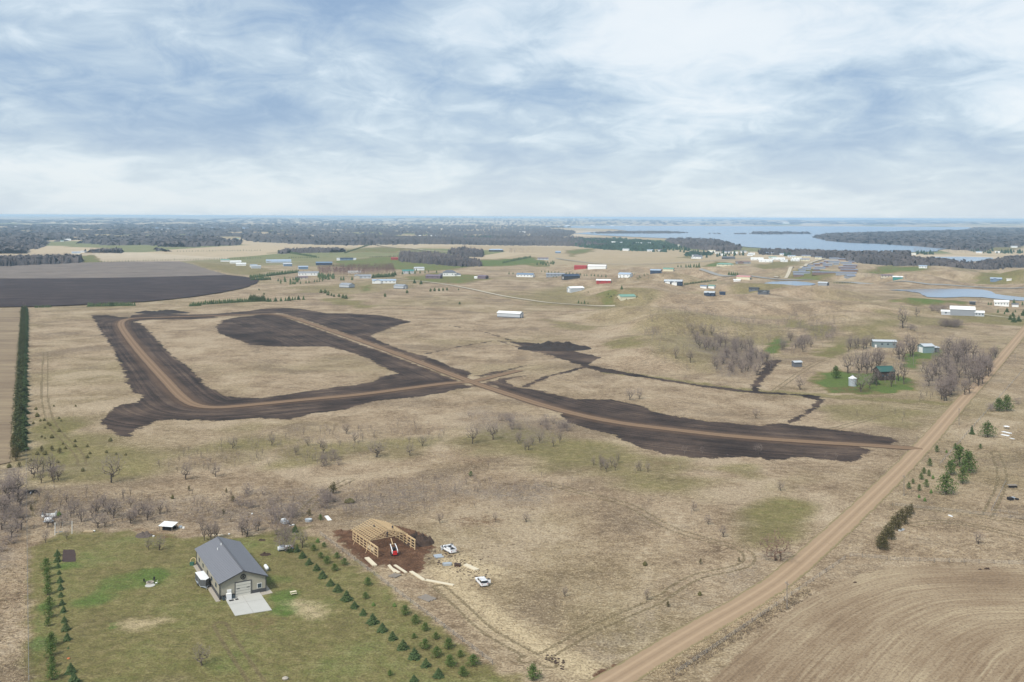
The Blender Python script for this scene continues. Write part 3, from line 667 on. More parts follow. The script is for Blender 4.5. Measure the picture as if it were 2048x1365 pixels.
lo_, hi_ = HF.min(0), HF.max(0); gx = np.arange(lo_[0], hi_[0], 0.9); gy = np.arange(lo_[1], hi_[1], 0.9); XX, YY = np.meshgrid(gx, gy); hp = np.stack([XX.ravel(), YY.ravel()], 1); hd_ = sdf(hp, HF) + nz(hp, 6, 3) * .5
ix = np.arange(XX.size).reshape(XX.shape); q_ = np.stack([ix[:-1, :-1], ix[:-1, 1:], ix[1:, 1:], ix[1:, :-1]], -1).reshape(-1, 4); q_ = q_[(hd_[q_] > 0).all(1)]
used = np.unique(q_); mp_ = np.zeros(len(hp), int); mp_[used] = np.arange(len(used))
edge_line = smooth_line(pxpoly([(1100, 1640), (1300, 1460), (1405, 1368), (1500, 1283), (1560, 1235), (1625, 1192), (1708, 1160), (1767, 1146), (1860, 1139), (1960, 1139), (2048, 1142), (2500, 1170)]), 3)
hdist = dline(hp, edge_line, 400.0)
hm_ = np_mesh('harrowed_field', np.column_stack([hp[used], np.full(len(used), .04)]), mp_[q_], M_har, True); a_ = hm_.attributes.new('rowd', 'FLOAT', 'POINT'); a_.data.foreach_set('value', hdist[used].astype(np.float32))
tag(link('harrowed_field', hm_), 'brown harrowed field with curved tillage lines in the lower right corner', kind='structure')
sheet('stubble_field', [(-500, 622), (0, 618), (44, 617), (40, 650), (34, 700), (30, 760), (25, 830), (20, 925), (-40, 940), (-500, 940)], M_stb, 'brown stubble field left of the evergreen windbreak', dz=0.25, rag=0.5)
sheet('grey_field', [(-300, 531), (0, 531), (80, 529), (160, 526.5), (250, 524.5), (360, 524), (385, 530), (420, 541), (458, 552.5), (400, 555), (250, 557), (130, 559), (0, 558.5), (-300, 558)], M_gry, 'pale grey harrowed field beyond the black one', dz=0.9, rag=2, seg=20)
sheet('ploughed_field', [(-300, 560), (0, 559), (130, 558.5), (300, 556), (400, 553), (455, 551.5), (490, 555), (517, 561), (512, 568), (490, 577), (440, 587), (380, 596), (300, 604), (200, 610), (100, 614), (0, 616), (-300, 618)], M_plo, 'nearly black ploughed field with a rounded right end', dz=1.0, rag=1.5, seg=15)

# water
k = MT('lake_water', 0.22, 0.5); k.b.inputs['Base Color'].default_value = (0.10, 0.17, 0.26, 1)
k.bump(k.math('ADD', k.noise(k.map(k.pos, (0.02, 0.05, 1)), 1, 4, 0.6), k.noise(k.pos, 0.3, 3, 0.6)), 0.25, 0.6); M_lake = k.m
k = MT('pond_water', 0.12, 0.5); k.b.inputs['Base Color'].default_value = (0.09, 0.15, 0.25, 1)
k.bump(k.noise(k.map(k.pos, (0.2, 0.8, 1)), 1, 3, 0.6), 0.12, 0.2); M_pond = k.m
sheet('lake', LAKE, M_lake, 'wide pale blue lake with wooded points and islands', dz=1.5, rag=9, seg=60)
sheet('far_lake', LAKE_FAR, M_lake, 'thin silver lake strip among woods on the far left', dz=1.5, rag=6, seg=60)
sheet('pond', POND_A, M_pond, 'small oval pond beside the dark roofed houses', dz=0.7, rag=0.8, seg=8)
sheet('pond', POND_B, M_pond, 'long blue pond at the right edge behind the white farm', dz=0.6, rag=0.8, seg=8)
sheet('pond', POND_C, M_pond, 'pond in front of the wooded belt at the far right', dz=0.9, rag=2, seg=14)
# ------------------------------------------------------------------ vegetation
def bark_mat(name, a, b):
    k = MT(name, 0.9, 0.15); o = k.rnd(); c = k.mix(k.noise(k.pos, 0.8, 3, 0.6), a, b); c = k.mix(k.math('MULTIPLY', o, 0.35), c, tuple(q * 0.75 for q in a)); return k.color(c)
M_bark = bark_mat('bark', (0.075, 0.060, 0.048), (0.13, 0.108, 0.09))
M_twig = bark_mat('twigs', (0.185, 0.148, 0.132), (0.30, 0.245, 0.222))
M_twigr = bark_mat('reddish_twigs', (0.17, 0.11, 0.08), (0.27, 0.185, 0.14))
def leaf_mat(name, a, b):
    k = MT(name, 0.75, 0.2); f_ = k.noise(k.pos, 1.6, 4, 0.65); c = k.mix(f_, a, b)
    c = k.mix(k.math('MULTIPLY', k.rnd(), 0.4), c, k.mix(0.5, a, (0.10, 0.10, 0.03))); return k.color(c)
M_spruce = leaf_mat('spruce_needles', (0.026, 0.050, 0.020), (0.088, 0.125, 0.044))
M_pine = leaf_mat('pine_needles', (0.040, 0.078, 0.018), (0.115, 0.175, 0.042))
M_juni = leaf_mat('juniper_foliage', (0.045, 0.042, 0.016), (0.125, 0.100, 0.038))
M_cedar = leaf_mat('cedar_foliage', (0.026, 0.044, 0.018), (0.105, 0.115, 0.040))

def seg(mb, a, b, ra, rb, n=3):
    d = (b - a).normalized(); up = Vector((0, 0, 1)) if abs(d.z) < 0.9 else Vector((1, 0, 0))
    u = d.cross(up).normalized(); v = u.cross(d)
    if n == 1:   # a twig: one slim three-cornered blade
        mb.add([a - u * ra, a + u * ra, b], [(0, 1, 2)]); return
    A = [a + (u * math.cos(6.283 * k / n) + v * math.sin(6.283 * k / n)) * ra for k in range(n)]
    B = [b + (u * math.cos(6.283 * k / n) + v * math.sin(6.283 * k / n)) * rb for k in range(n)]
    mb.add(A + B, [(k, (k + 1) % n, (k + 1) % n + n, k + n) for k in range(n)])
def bare_tree(seed, spread=0.36, trunk=0.25, multi=1, twigs=4, tw=0.0042, n=230, lean=0.1):
    """unit height bare tree: limbs reach out to points spread through the crown -> (trunk MB, crown MB)"""
    r = random.Random(seed); T = MB(); C = MB(); nodes = []; par = []; pos = []
    def add(p, q): pos.append(p); par.append(q); return len(pos) - 1
    stems = []
    for m in range(multi):
        a = r.uniform(0, 6.28); L_ = lean * (1 if multi == 1 else 3.0) * r.uniform(.5, 1); p = Vector((r.uniform(-1, 1) * .03 * (multi - 1), r.uniform(-1, 1) * .03 * (multi - 1), -0.02)); k_ = add(p, -1); K = 5
        for i in range(K):
            t = (i + 1) / K; q = p + Vector((math.cos(a) * L_ * t * trunk * 2 + r.uniform(-.01, .01), math.sin(a) * L_ * t * trunk * 2 + r.uniform(-.01, .01), trunk * t * (1.6 if i == K - 1 else 1))); k_ = add(q, k_); 
            if i >= 2 or multi > 1: stems.append(k_)
    cz = 0.5 + trunk * .5; rz_ = 0.98 - cz; tg = []
    while len(tg) < n:
        v = Vector((r.uniform(-1, 1), r.uniform(-1, 1), r.uniform(-1, 1)))
        if 0.15 < v.length < 1:
            v *= (1 + .18 * math.sin(3 * math.atan2(v.y, v.x) + seed)); tg.append(Vector((v.x * spread, v.y * spread, cz + v.z * rz_)))
    top = Vector((0, 0, trunk * 1.1)); tg.sort(key=lambda q: (q - top).length)
    base = list(stems); child = [[] for _ in pos]
    for q in tg:
        best = min(base, key=lambda k_: (pos[k_] - q).length + 0.35 * max(0, pos[k_].z - q.z + .03) * 4 + .12 * (q - top).length * ((pos[k_] - top).length > (q - top).length))
        mid = pos[best].lerp(q, .5) + Vector((r.uniform(-1, 1), r.uniform(-1, 1), r.uniform(-.2, 1))) * .018
        m_ = add(mid, best); e = add(q, m_); base.append(e)
    cnt = [1] * len(pos)
    for i in range(len(pos) - 1, -1, -1):
        if par[i] >= 0: cnt[par[i]] += cnt[i]
    rad = [0.0018 * (c_ ** 0.46) for c_ in cnt]
    for i in range(len(pos)):
        if par[i] < 0: continue
        big_ = cnt[i] > n * 0.10 and multi == 1
        seg(T if big_ else C, pos[par[i]], pos[i], rad[par[i]] if big_ else max(rad[i], .0022), rad[i], 5 if big_ else 3)
    if multi > 1: seg(T, Vector((0, 0, -.03)), Vector((0, 0, .03)), .05, .035, 6)
    for q in tg:
        for _ in range(twigs):
            d = (Vector((q.x, q.y, (q.z - cz) * 1.0 + .12)).normalized() * .7 + Vector((r.uniform(-1, 1), r.uniform(-1, 1), r.uniform(-.4, 1))) * .8).normalized()
            seg(C, q, q + d * r.uniform(.05, .11), tw, 0, 1)
    return T, C
def conifer(seed, kind='spruce', lod=1.0):
    """unit height conifer -> (trunk MB, crown MB)"""
    r = random.Random(seed); T = MB(); C = MB()
    seg(T, Vector((0, 0, -0.02)), Vector((0, 0, 0.9)), 0.022, 0.004, 5)
    if kind == 'spruce':
        tiers = int(13 * lod); wid = 0.36
        for i in range(tiers):
            t = i / tiers; z = 0.05 + t * 0.90; rad = wid * (1 - t) ** 0.85 + 0.012; nb = max(5, int((16 - 9 * t) * lod))
            for j in range(nb):
                a = 6.283 * (j + r.uniform(-.4, .4)) / nb + i; L_ = rad * r.uniform(0.55, 1.28); w2 = max(0.03, rad * 0.28) * r.uniform(.8, 1.3)
                ca, sa = math.cos(a), math.sin(a); zt = z + r.uniform(-.02, .02)
                base = Vector((0, 0, zt + L_ * 0.16)); tip = Vector((ca * L_, sa * L_, zt - L_ * 0.18))
                midp = Vector((ca * L_ * .6, sa * L_ * .6, zt + L_ * 0.04)); s_ = Vector((-sa, ca, 0)) * w2
                dn = Vector((0, 0, -L_ * 0.22))
                C.add([base, midp + s_ + dn * .5, tip, midp - s_ + dn * .5, midp + Vector((0, 0, L_ * .05))], [(0, 1, 4), (1, 2, 4), (2, 3, 4), (3, 0, 4)])
                if lod > 0.8:
                    for q in range(3):
                        f_ = r.uniform(.35, .95); c_ = base.lerp(tip, f_) + s_ * r.uniform(-.9, .9)
                        C.add([c_, c_ + Vector((r.uniform(-1, 1), r.uniform(-1, 1), 0.3)) * 0.035, c_ + Vector((ca * .5, sa * .5, -.7)) * 0.05], [(0, 1, 2)])
        C.add([(0, 0, 1.0), (0.012, 0, 0.88), (-0.006, 0.01, 0.88), (-0.006, -0.01, 0.88)], [(0, 1, 2), (0, 2, 3), (0, 3, 1)])
    else:
        # clumpy crowns: many small needle clusters spread through lobes
        nl = {'pine': 11, 'juniper': 6, 'cedar': 7}[kind]; W = {'pine': 0.36, 'juniper': 0.24, 'cedar': 0.30}[kind]
        lobes = []
        for i in range(nl):
            t = (i + 0.5) / nl; a = i * 2.4; rr = W * (0.62 if kind == 'pine' else 0.45) * math.sin(math.pi * min(1, t * .75 + .28)) * r.uniform(.5, 1.1)
            z = 0.2 + t * 0.62; lobes.append((math.cos(a) * rr, math.sin(a) * rr, z, (0.22 - 0.11 * t) * r.uniform(.85, 1.2), (0.17 if kind == 'pine' else 0.24 if kind == 'juniper' else 0.2) * r.uniform(.8, 1.15)))
        if kind != 'pine': lobes += [(0, 0, .55, .10, .42), (r.uniform(-.05, .05), 0, .3, .17, .25)]
        else: lobes += [(0, 0, .2, .24, .17), (0, 0, .82, .13, .17)]
        per = int(75 * lod)
        for (lx, ly, lz, lr, lh) in lobes:
            for q in range(per):
                v = Vector((r.gauss(0, 1), r.gauss(0, 1), r.gauss(0, 1))).normalized() * r.uniform(0.55, 1.08)
                c_ = Vector((lx + v.x * lr, ly + v.y * lr, max(0.02, lz + v.z * lh))); s_ = r.uniform(.022, .045) / math.sqrt(lod)
                u = Vector((r.gauss(0, 1), r.gauss(0, 1), r.gauss(0, .7))).normalized() * s_; w2 = v.cross(u).normalized() * s_ * .8
                C.add([c_ - u, c_ + u, c_ + w2 + v * s_ * .8], [(0, 1, 2)])
    return T, C
VAR = {}
def reg(key, T, C, mT, mC):
    VAR[key] = (T.mesh(key + '_trunk', mT), C.mesh(key + '_crown', mC), T, C)
for i in range(6): reg('tree%d' % i, *bare_tree(20 + i, 0.34 + 0.06 * (i % 3), 0.20 + 0.05 * (i % 2), 1, 3, 0.0036, 230), M_bark, M_twig)
for i in range(3): reg('sapl%d' % i, *bare_tree(50 + i, 0.17 + .05 * i, 0.30, 1, 3, 0.005, 60), M_bark, M_twig)
for i in range(3): reg('bush%d' % i, *bare_tree(70 + i, 0.48, 0.12, 5, 5, 0.0045, 200), M_bark, M_twig)
for i in range(2): reg('redb%d' % i, *bare_tree(80 + i, 0.50, 0.12, 6, 6, 0.0036, 260), M_bark, M_twigr)
for i in range(4): reg('spru%d' % i, *conifer(100 + i, 'spruce'), M_bark, M_spruce)
for i in range(4): reg('pine%d' % i, *conifer(110 + i, 'pine'), M_bark, M_pine)
for i in range(3): reg('juni%d' % i, *conifer(120 + i, 'juniper'), M_bark, M_juni)
for i in range(3): reg('ceda%d' % i, *conifer(130 + i, 'cedar'), M_bark, M_cedar)
LOW = {}
for kd, n_ in (('tree', 6), ('sapl', 3), ('bush', 3), ('redb', 2)):
    for i in range(3):
        T, C = bare_tree(200 + i, 0.34, 0.22, 1 if kd in ('tree', 'sapl') else 3, 2, 0.020, 14)
        m = MB(); m.add(T.v, T.f); m.add(C.v, C.f); LOW[kd, i] = m.tris()
for kd in ('spru', 'pine', 'juni', 'ceda'):
    for i in range(3):
        m = MB(); r = random.Random(300 + i); wd_ = {'spru': .30, 'pine': .36, 'juni': .36, 'ceda': .34}[kd]
        lay = [(0.0, 1.0, .45), (.25, .78, .72), (.5, .5, 1.0)] if kd == 'spru' else [(0.0, .85, .5), (.2, 1.0, .8), (.45, .75, 1.0)]
        for z0, wf_, z1 in lay:
            n = 7; ring = [(math.cos(6.283 * q / n) * wd_ * wf_ * r.uniform(.75, 1.2), math.sin(6.283 * q / n) * wd_ * wf_ * r.uniform(.75, 1.2), z0 + r.uniform(0, .08)) for q in range(n)]
            m.add(ring + [(r.uniform(-.04, .04), r.uniform(-.04, .04), z1)], [(q, (q + 1) % n, n) for q in range(n)])
        LOW[kd, i] = m.tris()
for kd in ():
    full = {'spru': 'spruce', 'pine': 'pine', 'juni': 'juniper', 'ceda': 'cedar'}[kd]
    for i in range(3):
        T, C = conifer(210 + i, full, 0.42); LOW[kd, i] = C.tris()
NV = {'tree': 6, 'sapl': 3, 'bush': 3, 'redb': 2, 'spru': 4, 'pine': 4, 'juni': 3, 'ceda': 3}
NAME = {'tree': 'bare_tree', 'sapl': 'bare_sapling', 'bush': 'bare_shrub', 'redb': 'bare_bush', 'spru': 'spruce_tree', 'pine': 'pine_tree', 'juni': 'juniper_bush', 'ceda': 'cedar_tree'}
CAT = {'tree': 'tree', 'sapl': 'sapling', 'bush': 'shrub', 'redb': 'bush', 'spru': 'tree', 'pine': 'tree', 'juni': 'bush', 'ceda': 'tree'}
POOL = []   # (size px, kind, x, y, z, height m, width factor, label, group)
def plant(kd, pts, label, group=None, wf=1.0, ordinal=None):
    """pts: (px, py, height in photo px)"""
    Q = Pm([(a, b) for a, b, c_ in pts])
    for i, ((a, b, hp), q) in enumerate(zip(pts, Q)):
        hm = hp / pxm(b)
        lb = label if ordinal is None else ordinal.format(nth(i))
        POOL.append((hp, kd, q[0], q[1], q[2], hm, wf, lb, group))
def inpoly(x, y, poly):
    c_ = False; n = len(poly)
    for i in range(n):
        (x1, y1), (x2, y2) = poly[i], poly[(i + 1) % n]
        if (y1 > y) != (y2 > y) and x < (x2 - x1) * (y - y1) / (y2 - y1) + x1: c_ = not c_
    return c_
def scat(kd, poly, n, h0, h1, label, group, wf=1.0, seed=None):
    r = random.Random(seed if seed is not None else int(poly[0][0] * 7 + poly[0][1])); pts = []
    x0, x1 = min(p[0] for p in poly), max(p[0] for p in poly); y0, y1 = min(p[1] for p in poly), max(p[1] for p in poly); t = 0
    while len(pts) < n and t < n * 60:
        t += 1; x, y = r.uniform(x0, x1), r.uniform(y0, y1)
        if inpoly(x, y, poly): pts.append((x, y, r.uniform(h0, h1)))
    plant(kd, pts, label, group, wf)
def row(kd, a, b, n, h, label, group, wf=1.0, ordinal=None, jit=0.3):
    r = random.Random(int(a[0] + a[1])); A = np.array(Pm([a, b])); pts = []
    for i in range(n):
        t = (i + r.uniform(-jit, jit) * .5) / max(1, n - 1); D = 1 / ((1 - t) / A[0][1] + t / A[1][1]) if False else A[0][1] * (1 - t) + A[1][1] * t
        X = A[0][0] * (1 - t) + A[1][0] * t; py = HOR + FOC * CAM_H / D; px = 1024 + X / D * FOC
        py += (px - 1024) * sr
        pts.append((px, py, h * (pxm(py) / pxm(a[1])) * r.uniform(.82, 1.15)))
    plant(kd, pts, label, group, wf, ordinal)

G1 = 'spruces in the plantation beside the lawn'
inner = [(579, 1104, 14), (605, 1116, 15), (618, 1129, 14), (633, 1141, 15), (645, 1156, 17), (661, 1171, 15), (675.5, 1183, 17), (693, 1201, 22), (709, 1216, 15), (726.5, 1230, 14), (745, 1247, 22), (764.5, 1263, 19), (785, 1279, 18), (806, 1298, 21), (828.6, 1317, 23), (852, 1333, 18), (877, 1354, 20), (828, 1365, 17)]
plant('spru', inner, '', G1, 1.7, ordinal='dark spruce, {} from the far end of the row nearest the lawn')
outer = [(635.5, 1085, 9), (627.5, 1102, 13), (648, 1095, 11), (641.7, 1117, 13), (654, 1127.6, 16), (674, 1117, 13), (669, 1142, 15), (689, 1130.6, 15), (735.7, 1171, 17), (731, 1198, 14), (747, 1212, 8), (789, 1213.6, 8), (810, 1230, 20), (830.7, 1247.7, 19), (850.5, 1262, 17), (872, 1279, 15), (828, 1277, 11), (850, 1298, 21), (873, 1314.5, 22), (897, 1297.6, 22), (900, 1333, 24), (921, 1314.5, 15), (946, 1332, 24), (925.6, 1353, 21), (780, 1352, 12)]
plant('pine', outer, '', 'young pines in the plantation beside the lawn', 1.65, ordinal='young green pine, {} from the far end of the plantation beside the brown plot')
plant('pine', [(1066, 1361, 34)], 'large bright green bush at the bottom edge beside the gravel road mouth', wf=1.35)
plant('pine', [(92, 1140, 25), (93, 1155, 20), (95, 1170, 20), (95, 1190, 24), (98, 1218, 26), (98, 1236, 24), (96, 1253, 18), (102, 1294, 30), (101, 1313, 28), (103, 1335, 24), (104, 1360, 32)], '', 'pines in the outer row along the left fence', 1.3, ordinal='bushy pine, {} from the far end of the row nearest the left fence')
plant('spru', [(114.6, 1112, 14), (114.6, 1124, 15), (116, 1136, 11), (118, 1149, 10), (120, 1165, 14), (121, 1180, 14), (122, 1194, 12), (124, 1210, 13), (127, 1225, 14), (128.5, 1245, 14), (131.5, 1261, 19), (134, 1281, 17), (136.5, 1298, 6), (141, 1346, 22), (147.6, 1368, 26)], '', 'small spruces in the inner row on the left lawn', 1.45, ordinal='small spruce, {} from the garden plot end of the inner left row')
big = [(1975, 875, 33, 'large round dark pine left of the white scrap pile', 1.5), (1919, 934, 46, 'tallest dark green pine at the back of the right hand pine clump', 1.3), (1938, 947, 47, 'dark green pine at the right edge of the pine clump', 1.1), (1901.5, 950, 30, 'olive green pine at the left of the pine clump', 1.35), (1925.7, 968, 36, 'slimmer lighter pine at the foot of the pine clump', 1.1),
       (1892, 990, 45, 'broad bright green pine standing in front of the pine clump', 1.35), (2014, 823, 34, 'tall dark pine right of the two at the right edge', 1.2), (1998, 823, 28, 'dark rounded pine left of the two at the right edge', 1.4)]
for a, b, h_, lb, wf in big: plant('pine', [(a, b, h_)], lb, wf=wf)
plant('spru', [(1944, 869, 20)], 'narrow dark spruce left of the large round pine', wf=0.8)
plant('pine', [(1874, 905, 15), (1911, 899, 13), (1961, 898, 11), (1859.6, 933, 17), (1848, 948, 14), (1858, 953, 14), (1842.7, 960, 15), (1826, 968, 11), (1818, 978, 14), (1838.7, 982, 14), (1853, 975, 17), (1893, 906, 7), (1866, 958, 9), (1850, 1003, 9), (1838, 996, 8), (1862, 987, 9)], 'small young pine scattered in dry grass between road and pine clump', 'young pines beside the right pine clump', 1.1)
plant('juni', [(1759, 1099, 29), (1766, 1090, 28), (1772, 1079, 29), (1779, 1069, 27), (1787, 1059, 28), (1795, 1051, 28), (1804, 1043, 27), (1814, 1036, 25), (1822, 1029, 22), (1770, 1100, 24), (1783, 1080, 24), (1798, 1062, 22), (1810, 1049, 20)], '', 'brownish junipers in the clump beside the gravel road', 1.5, ordinal='brownish green juniper, {} from the near end of the clump right of the gravel road')
# windbreak on the left
row('ceda', (34, 912), (49, 620), 62, 30, '', 'evergreens in the left windbreak', 1.35, ordinal='dark evergreen, {} from the near end of the left windbreak')
row('ceda', (27, 900), (44, 622), 46, 28, 'dark evergreen on the field side of the left windbreak', 'field side of the left windbreak', 1.3)
row('spru', (43, 900), (52, 622), 40, 26, 'dark spruce in the inner line of the left windbreak', 'inner line of the left windbreak', 1.4)
plant('juni', [(32, 922, 28), (28, 915, 24), (38, 905, 28), (26, 892, 22)], 'brownish juniper at the near end of the left windbreak', 'junipers ending the left windbreak', 1.3)
plant('juni', [(x / 3.9, 600 + y / 3.9 + 2, h_) for x, y, h_ in [(280, 850, 6), (290, 905, 9), (315, 940, 5), (345, 935, 6), (260, 960, 5), (375, 965, 6), (350, 995, 5), (460, 920, 5), (475, 940, 4), (390, 975, 6), (460, 1020, 7), (420, 825, 4), (590, 825, 4), (325, 1065, 5), (350, 1075, 4), (405, 1070, 8), (490, 1120, 5), (585, 1100, 6), (585, 1140, 7), (510, 1155, 6), (325, 1175, 12), (350, 1200, 9), (290, 1200, 8), (405, 1170, 11), (465, 1190, 12), (240, 1250, 6), (450, 1265, 7), (680, 1140, 6), (700, 1195, 6), (680, 1225, 7), (645, 1330, 8), (830, 1185, 6), (905, 1200, 5), (980, 1205, 5), (860, 1095, 8), (150, 1300, 12), (70, 1300, 9)]],
      'small dark juniper dotted over the grass beside the left windbreak', 'junipers dotted over the left lots', 1.7)
for a, b, h_, wf, lb in [(666, 988, 24, 1.7, 'large dark round juniper in the brush beyond the timber frame'), (618.5, 1032, 13, 1.5, 'dark juniper behind the white tank left of the timber frame'), (699, 1005, 9, 4.0, 'low spreading juniper mat in the dry grass behind the timber frame'), (466, 1003, 12, 1.8, 'orange brown juniper in the scrub left of the two track trail'), (345, 998, 9, 1.3, 'small dark juniper left of the scrub strip behind the barn'),
                         (378, 982, 11, 1.2, 'dark upright juniper below the scrub centre'), (452.6, 986, 10, 1.2, 'reddish dark juniper alone above the scrub'), (62, 1022, 13, 1.2, 'brown juniper beside the left fence corner'), (1290, 1131, 9, 1.8, 'low dark juniper alone in the middle of the tan field'), (1401, 1128, 11, 1.3, 'yellow green juniper right of centre in the tan field'),
                         (1336, 1214, 12, 1.5, 'olive juniper beside the wheel tracks'), (1399.6, 1191, 9, 1.5, 'dark juniper between wheel tracks and gravel road'), (1478, 1124, 10, 1.2, 'small brown juniper inside the bend of the wheel tracks'), (447, 1029, 11, 1.5, 'dark juniper at the lower left of the grey thicket')]:
    plant('juni', [(a, b, h_)], lb, wf=wf)
plant('pine', [(641, 1041, 13)], 'small bright green pine beside the white panel', wf=1.2)
plant('pine', [(118, 1031, 9)], 'small bright green pine beside the parked trailers', wf=1.7)
plant('pine', [(941.6, 953, 11)], 'lone bright green pine in the middle dry field', wf=1.3)
plant('spru', [(594, 1104, 17), (590, 1065, 18)], 'dark spruce under the bare trees beside the barn', 'spruces among the bare trees beside the barn', 1.1)
plant('tree', [(1721, 784, 42)], 'olive tinged bare tree beside the silo', wf=1.0)
plant('pine', [(1672, 757, 26)], 'dark green spreading pine left of the green roofed house', wf=1.35)
plant('spru', [(1748, 768, 26)], 'dark spruce at the left wall of the green roofed house', wf=1.2)
# mid-distance conifers
GM = 'evergreens around the middle distance houses'
row('spru', (500, 557), (596, 546), 30, 8, 'dark evergreen in the dense belt left of the long white house', 'evergreen belt left of the long white house', 1.5)
row('spru', (502, 562), (540, 560), 12, 8, 'dark evergreen in the near end of the belt beside the black field', 'evergreens beside the black field end', 1.5)
scat('spru', [(545, 560), (605, 558), (600, 566), (560, 568)], 14, 6, 9, 'small spruce on the lawn in front of the long white house', 'spruces in front of the long white house', 1.2)
scat('spru', [(636, 552), (668, 552), (668, 560), (636, 560)], 26, 7, 9, 'dark spruce in the square block right of the long white house', 'square block of spruces', 1.4)
plant('spru', [(581, 569, 9), (586, 569, 9), (590, 569, 8), (601, 568, 6), (612, 567, 6), (618, 566.5, 6), (629, 565, 6), (634, 564.5, 6), (639, 564, 5), (645, 563, 5), (682, 561, 9), (687, 561, 9), (704, 561, 9)], '', 'small spruces in the line before the grey roofed houses', 1.1, ordinal='{} spruce from the left in the line before the grey roofed houses')
row('spru', (745, 556), (787, 553), 16, 9, 'dark spruce behind the blue roofed house', 'spruces behind the blue roofed house', 1.3)
row('spru', (500, 604), (528, 603), 10, 14, 'tall dark spruce in the grove at the back boundary', 'spruce grove at the back boundary', 1.2)
plant('spru', [(536, 604, 10), (541, 604, 8), (551, 603.5, 10), (562, 603, 9), (571, 602.5, 8), (578, 602, 11), (585, 601, 8), (590, 600, 7), (597, 600, 10), (607, 600, 9)], '', 'spruces on the back boundary', 1.3, ordinal='{} spruce from the left in the row on the back lot boundary')
plant('ceda', [(642, 586, 8), (650, 587, 9), (656, 591, 9), (663, 592, 6), (668, 594, 6), (678, 594, 7), (686, 597, 9), (692, 598, 9)], '', 'round cedars below the grey gabled shed', 1.5, ordinal='{} round cedar from the left below the grey gabled shed')
plant('ceda', [(770, 594, 8), (814, 587, 8), (528, 590, 5), (518, 581, 4), (919, 609, 6), (917, 581, 4)], 'lone dark cedar in the open tan pasture', 'lone cedars in the open pasture', 1.3)
plant('spru', [(829, 567, 10), (842, 569, 10)], 'spruce on the grass below the purple roofed house', 'pair of spruces below the purple roofed house', 1.1)
plant('ceda', [(861, 583.5, 7), (869, 583, 8), (878, 582.5, 7), (886, 582, 7), (894, 581.5, 7)], '', 'short row of round cedars above the pasture', 1.3, ordinal='{} round cedar from the left in the row of five')
plant('spru', [(790, 551, 10), (805, 549, 7), (819, 549, 8), (830, 548, 8), (833, 543, 6), (840, 547, 7), (850, 547, 6), (857, 545, 5), (873, 546, 6)], 'small spruce near the teal roofed barn', 'spruces around the teal roofed barn', 1.1)
row('spru', (380, 613), (400, 612), 7, 9, 'dark spruce in the cluster at the black field corner', 'spruces at the black field corner', 1.3)
row('spru', (402, 610), (500, 604), 26, 9, 'dark spruce in the long back boundary row', 'long back boundary row of spruces', 1.3)
row('spru', (70, 616), (100, 615), 8, 6, 'small dark spruce behind the left lots', 'small spruces behind the left lots', 1.3)
row('spru', (176, 614), (268, 612), 24, 9, 'dark spruce in the line behind the left lots', 'spruce line behind the left lots', 1.3)
plant('tree', [(48, 617, 13)], 'round bare tree at the far end of the left windbreak', wf=1.0)
row('spru', (1006, 528), (1060, 519.5), 24, 6, 'dark evergreen in the curved belt in the green field', 'curved evergreen belt in the green field', 1.5)
scat('spru', [(1072, 531), (1090, 524), (1112, 526), (1100, 533)], 18, 5, 7, 'dark evergreen in the small wood right of the curved belt', 'small evergreen wood right of the curved belt', 1.4)
row('spru', (1082, 541), (1153, 542), 11, 4.5, 'tiny spruce in the spaced row above the blue roofed houses', 'spaced row above the blue roofed houses', 1.0)
row('spru', (1160, 543), (1211, 548), 8, 5, 'tiny spruce at the right of the spaced row', 'right end of the spaced row', 1.1)
plant('spru', [(1157, 607, 7), (1163, 608, 5), (1169, 608, 8), (1176, 608.5, 5)], '', 'four spruces beside the farm lane', 1.2, ordinal='{} spruce from the left of the four beside the farm lane')
plant('spru', [(1243.6, 579.5, 8)], 'lone spruce above the cream barn', wf=1.2)
plant('spru', [(1018, 549, 6), (1026, 549, 5), (1107, 555.5, 4), (1113, 556, 4)], 'tiny spruce beside the blue roofed houses', 'tiny spruces beside the blue roofed houses')
plant('spru', [(1356, 535, 6), (1362, 535, 6), (1372, 535.5, 8), (1377, 535, 7), (1381, 535.5, 9), (1388, 535.5, 7), (1393, 536, 7), (1398, 536, 9)], '', 'spruces in a row above the tan slope', 1.1, ordinal='{} spruce from the left in the row above the tan slope')
plant('spru', [(1458, 550, 8), (1463, 551, 8), (1467, 552, 9), (1471, 552, 8), (1475, 553, 9)], '', 'five spruces beside the pink roofed barn', 1.2, ordinal='{} spruce from the left of five beside the pink roofed barn')
row('ceda', (1368, 556), (1432, 567), 22, 3.5, 'low round shrub in the shelter belt above the navy house', 'shelter belt above the navy house', 1.5)
plant('bush', [(1452, 572, 7), (1477, 571.5, 5)], 'grey round shrub on the pasture above the navy house', 'grey shrubs above the navy house', 1.6)
plant('spru', [(1996, 626, 8), (2014, 625, 11), (2009, 629, 6), (2026, 633, 11), (2030.6, 625, 6), (2020.5, 640, 12), (2028, 645, 15), (2038, 643.5, 14), (2047, 632, 14), (1977, 610, 6), (1982, 610, 6), (2028, 607, 10), (2045, 611, 8)], '', 'spruces around the white farmhouse', 1.2, ordinal='{} in the cluster of spruces around the white farmhouse at the right edge')
row('spru', (197, 525), (520, 520.5), 60, 3.6, 'tiny spruce in the evenly spaced row above the grey field', 'evenly spaced row above the grey field', 1.1)
row('spru', (355, 505), (520, 503.5), 30, 3.0, 'tiny spruce in the far upper spaced row', 'far upper spaced row')
row('spru', (578, 519.5), (637, 518), 14, 4, 'tiny spruce in the row above the dark blue barn', 'row above the dark blue barn', 1.2)
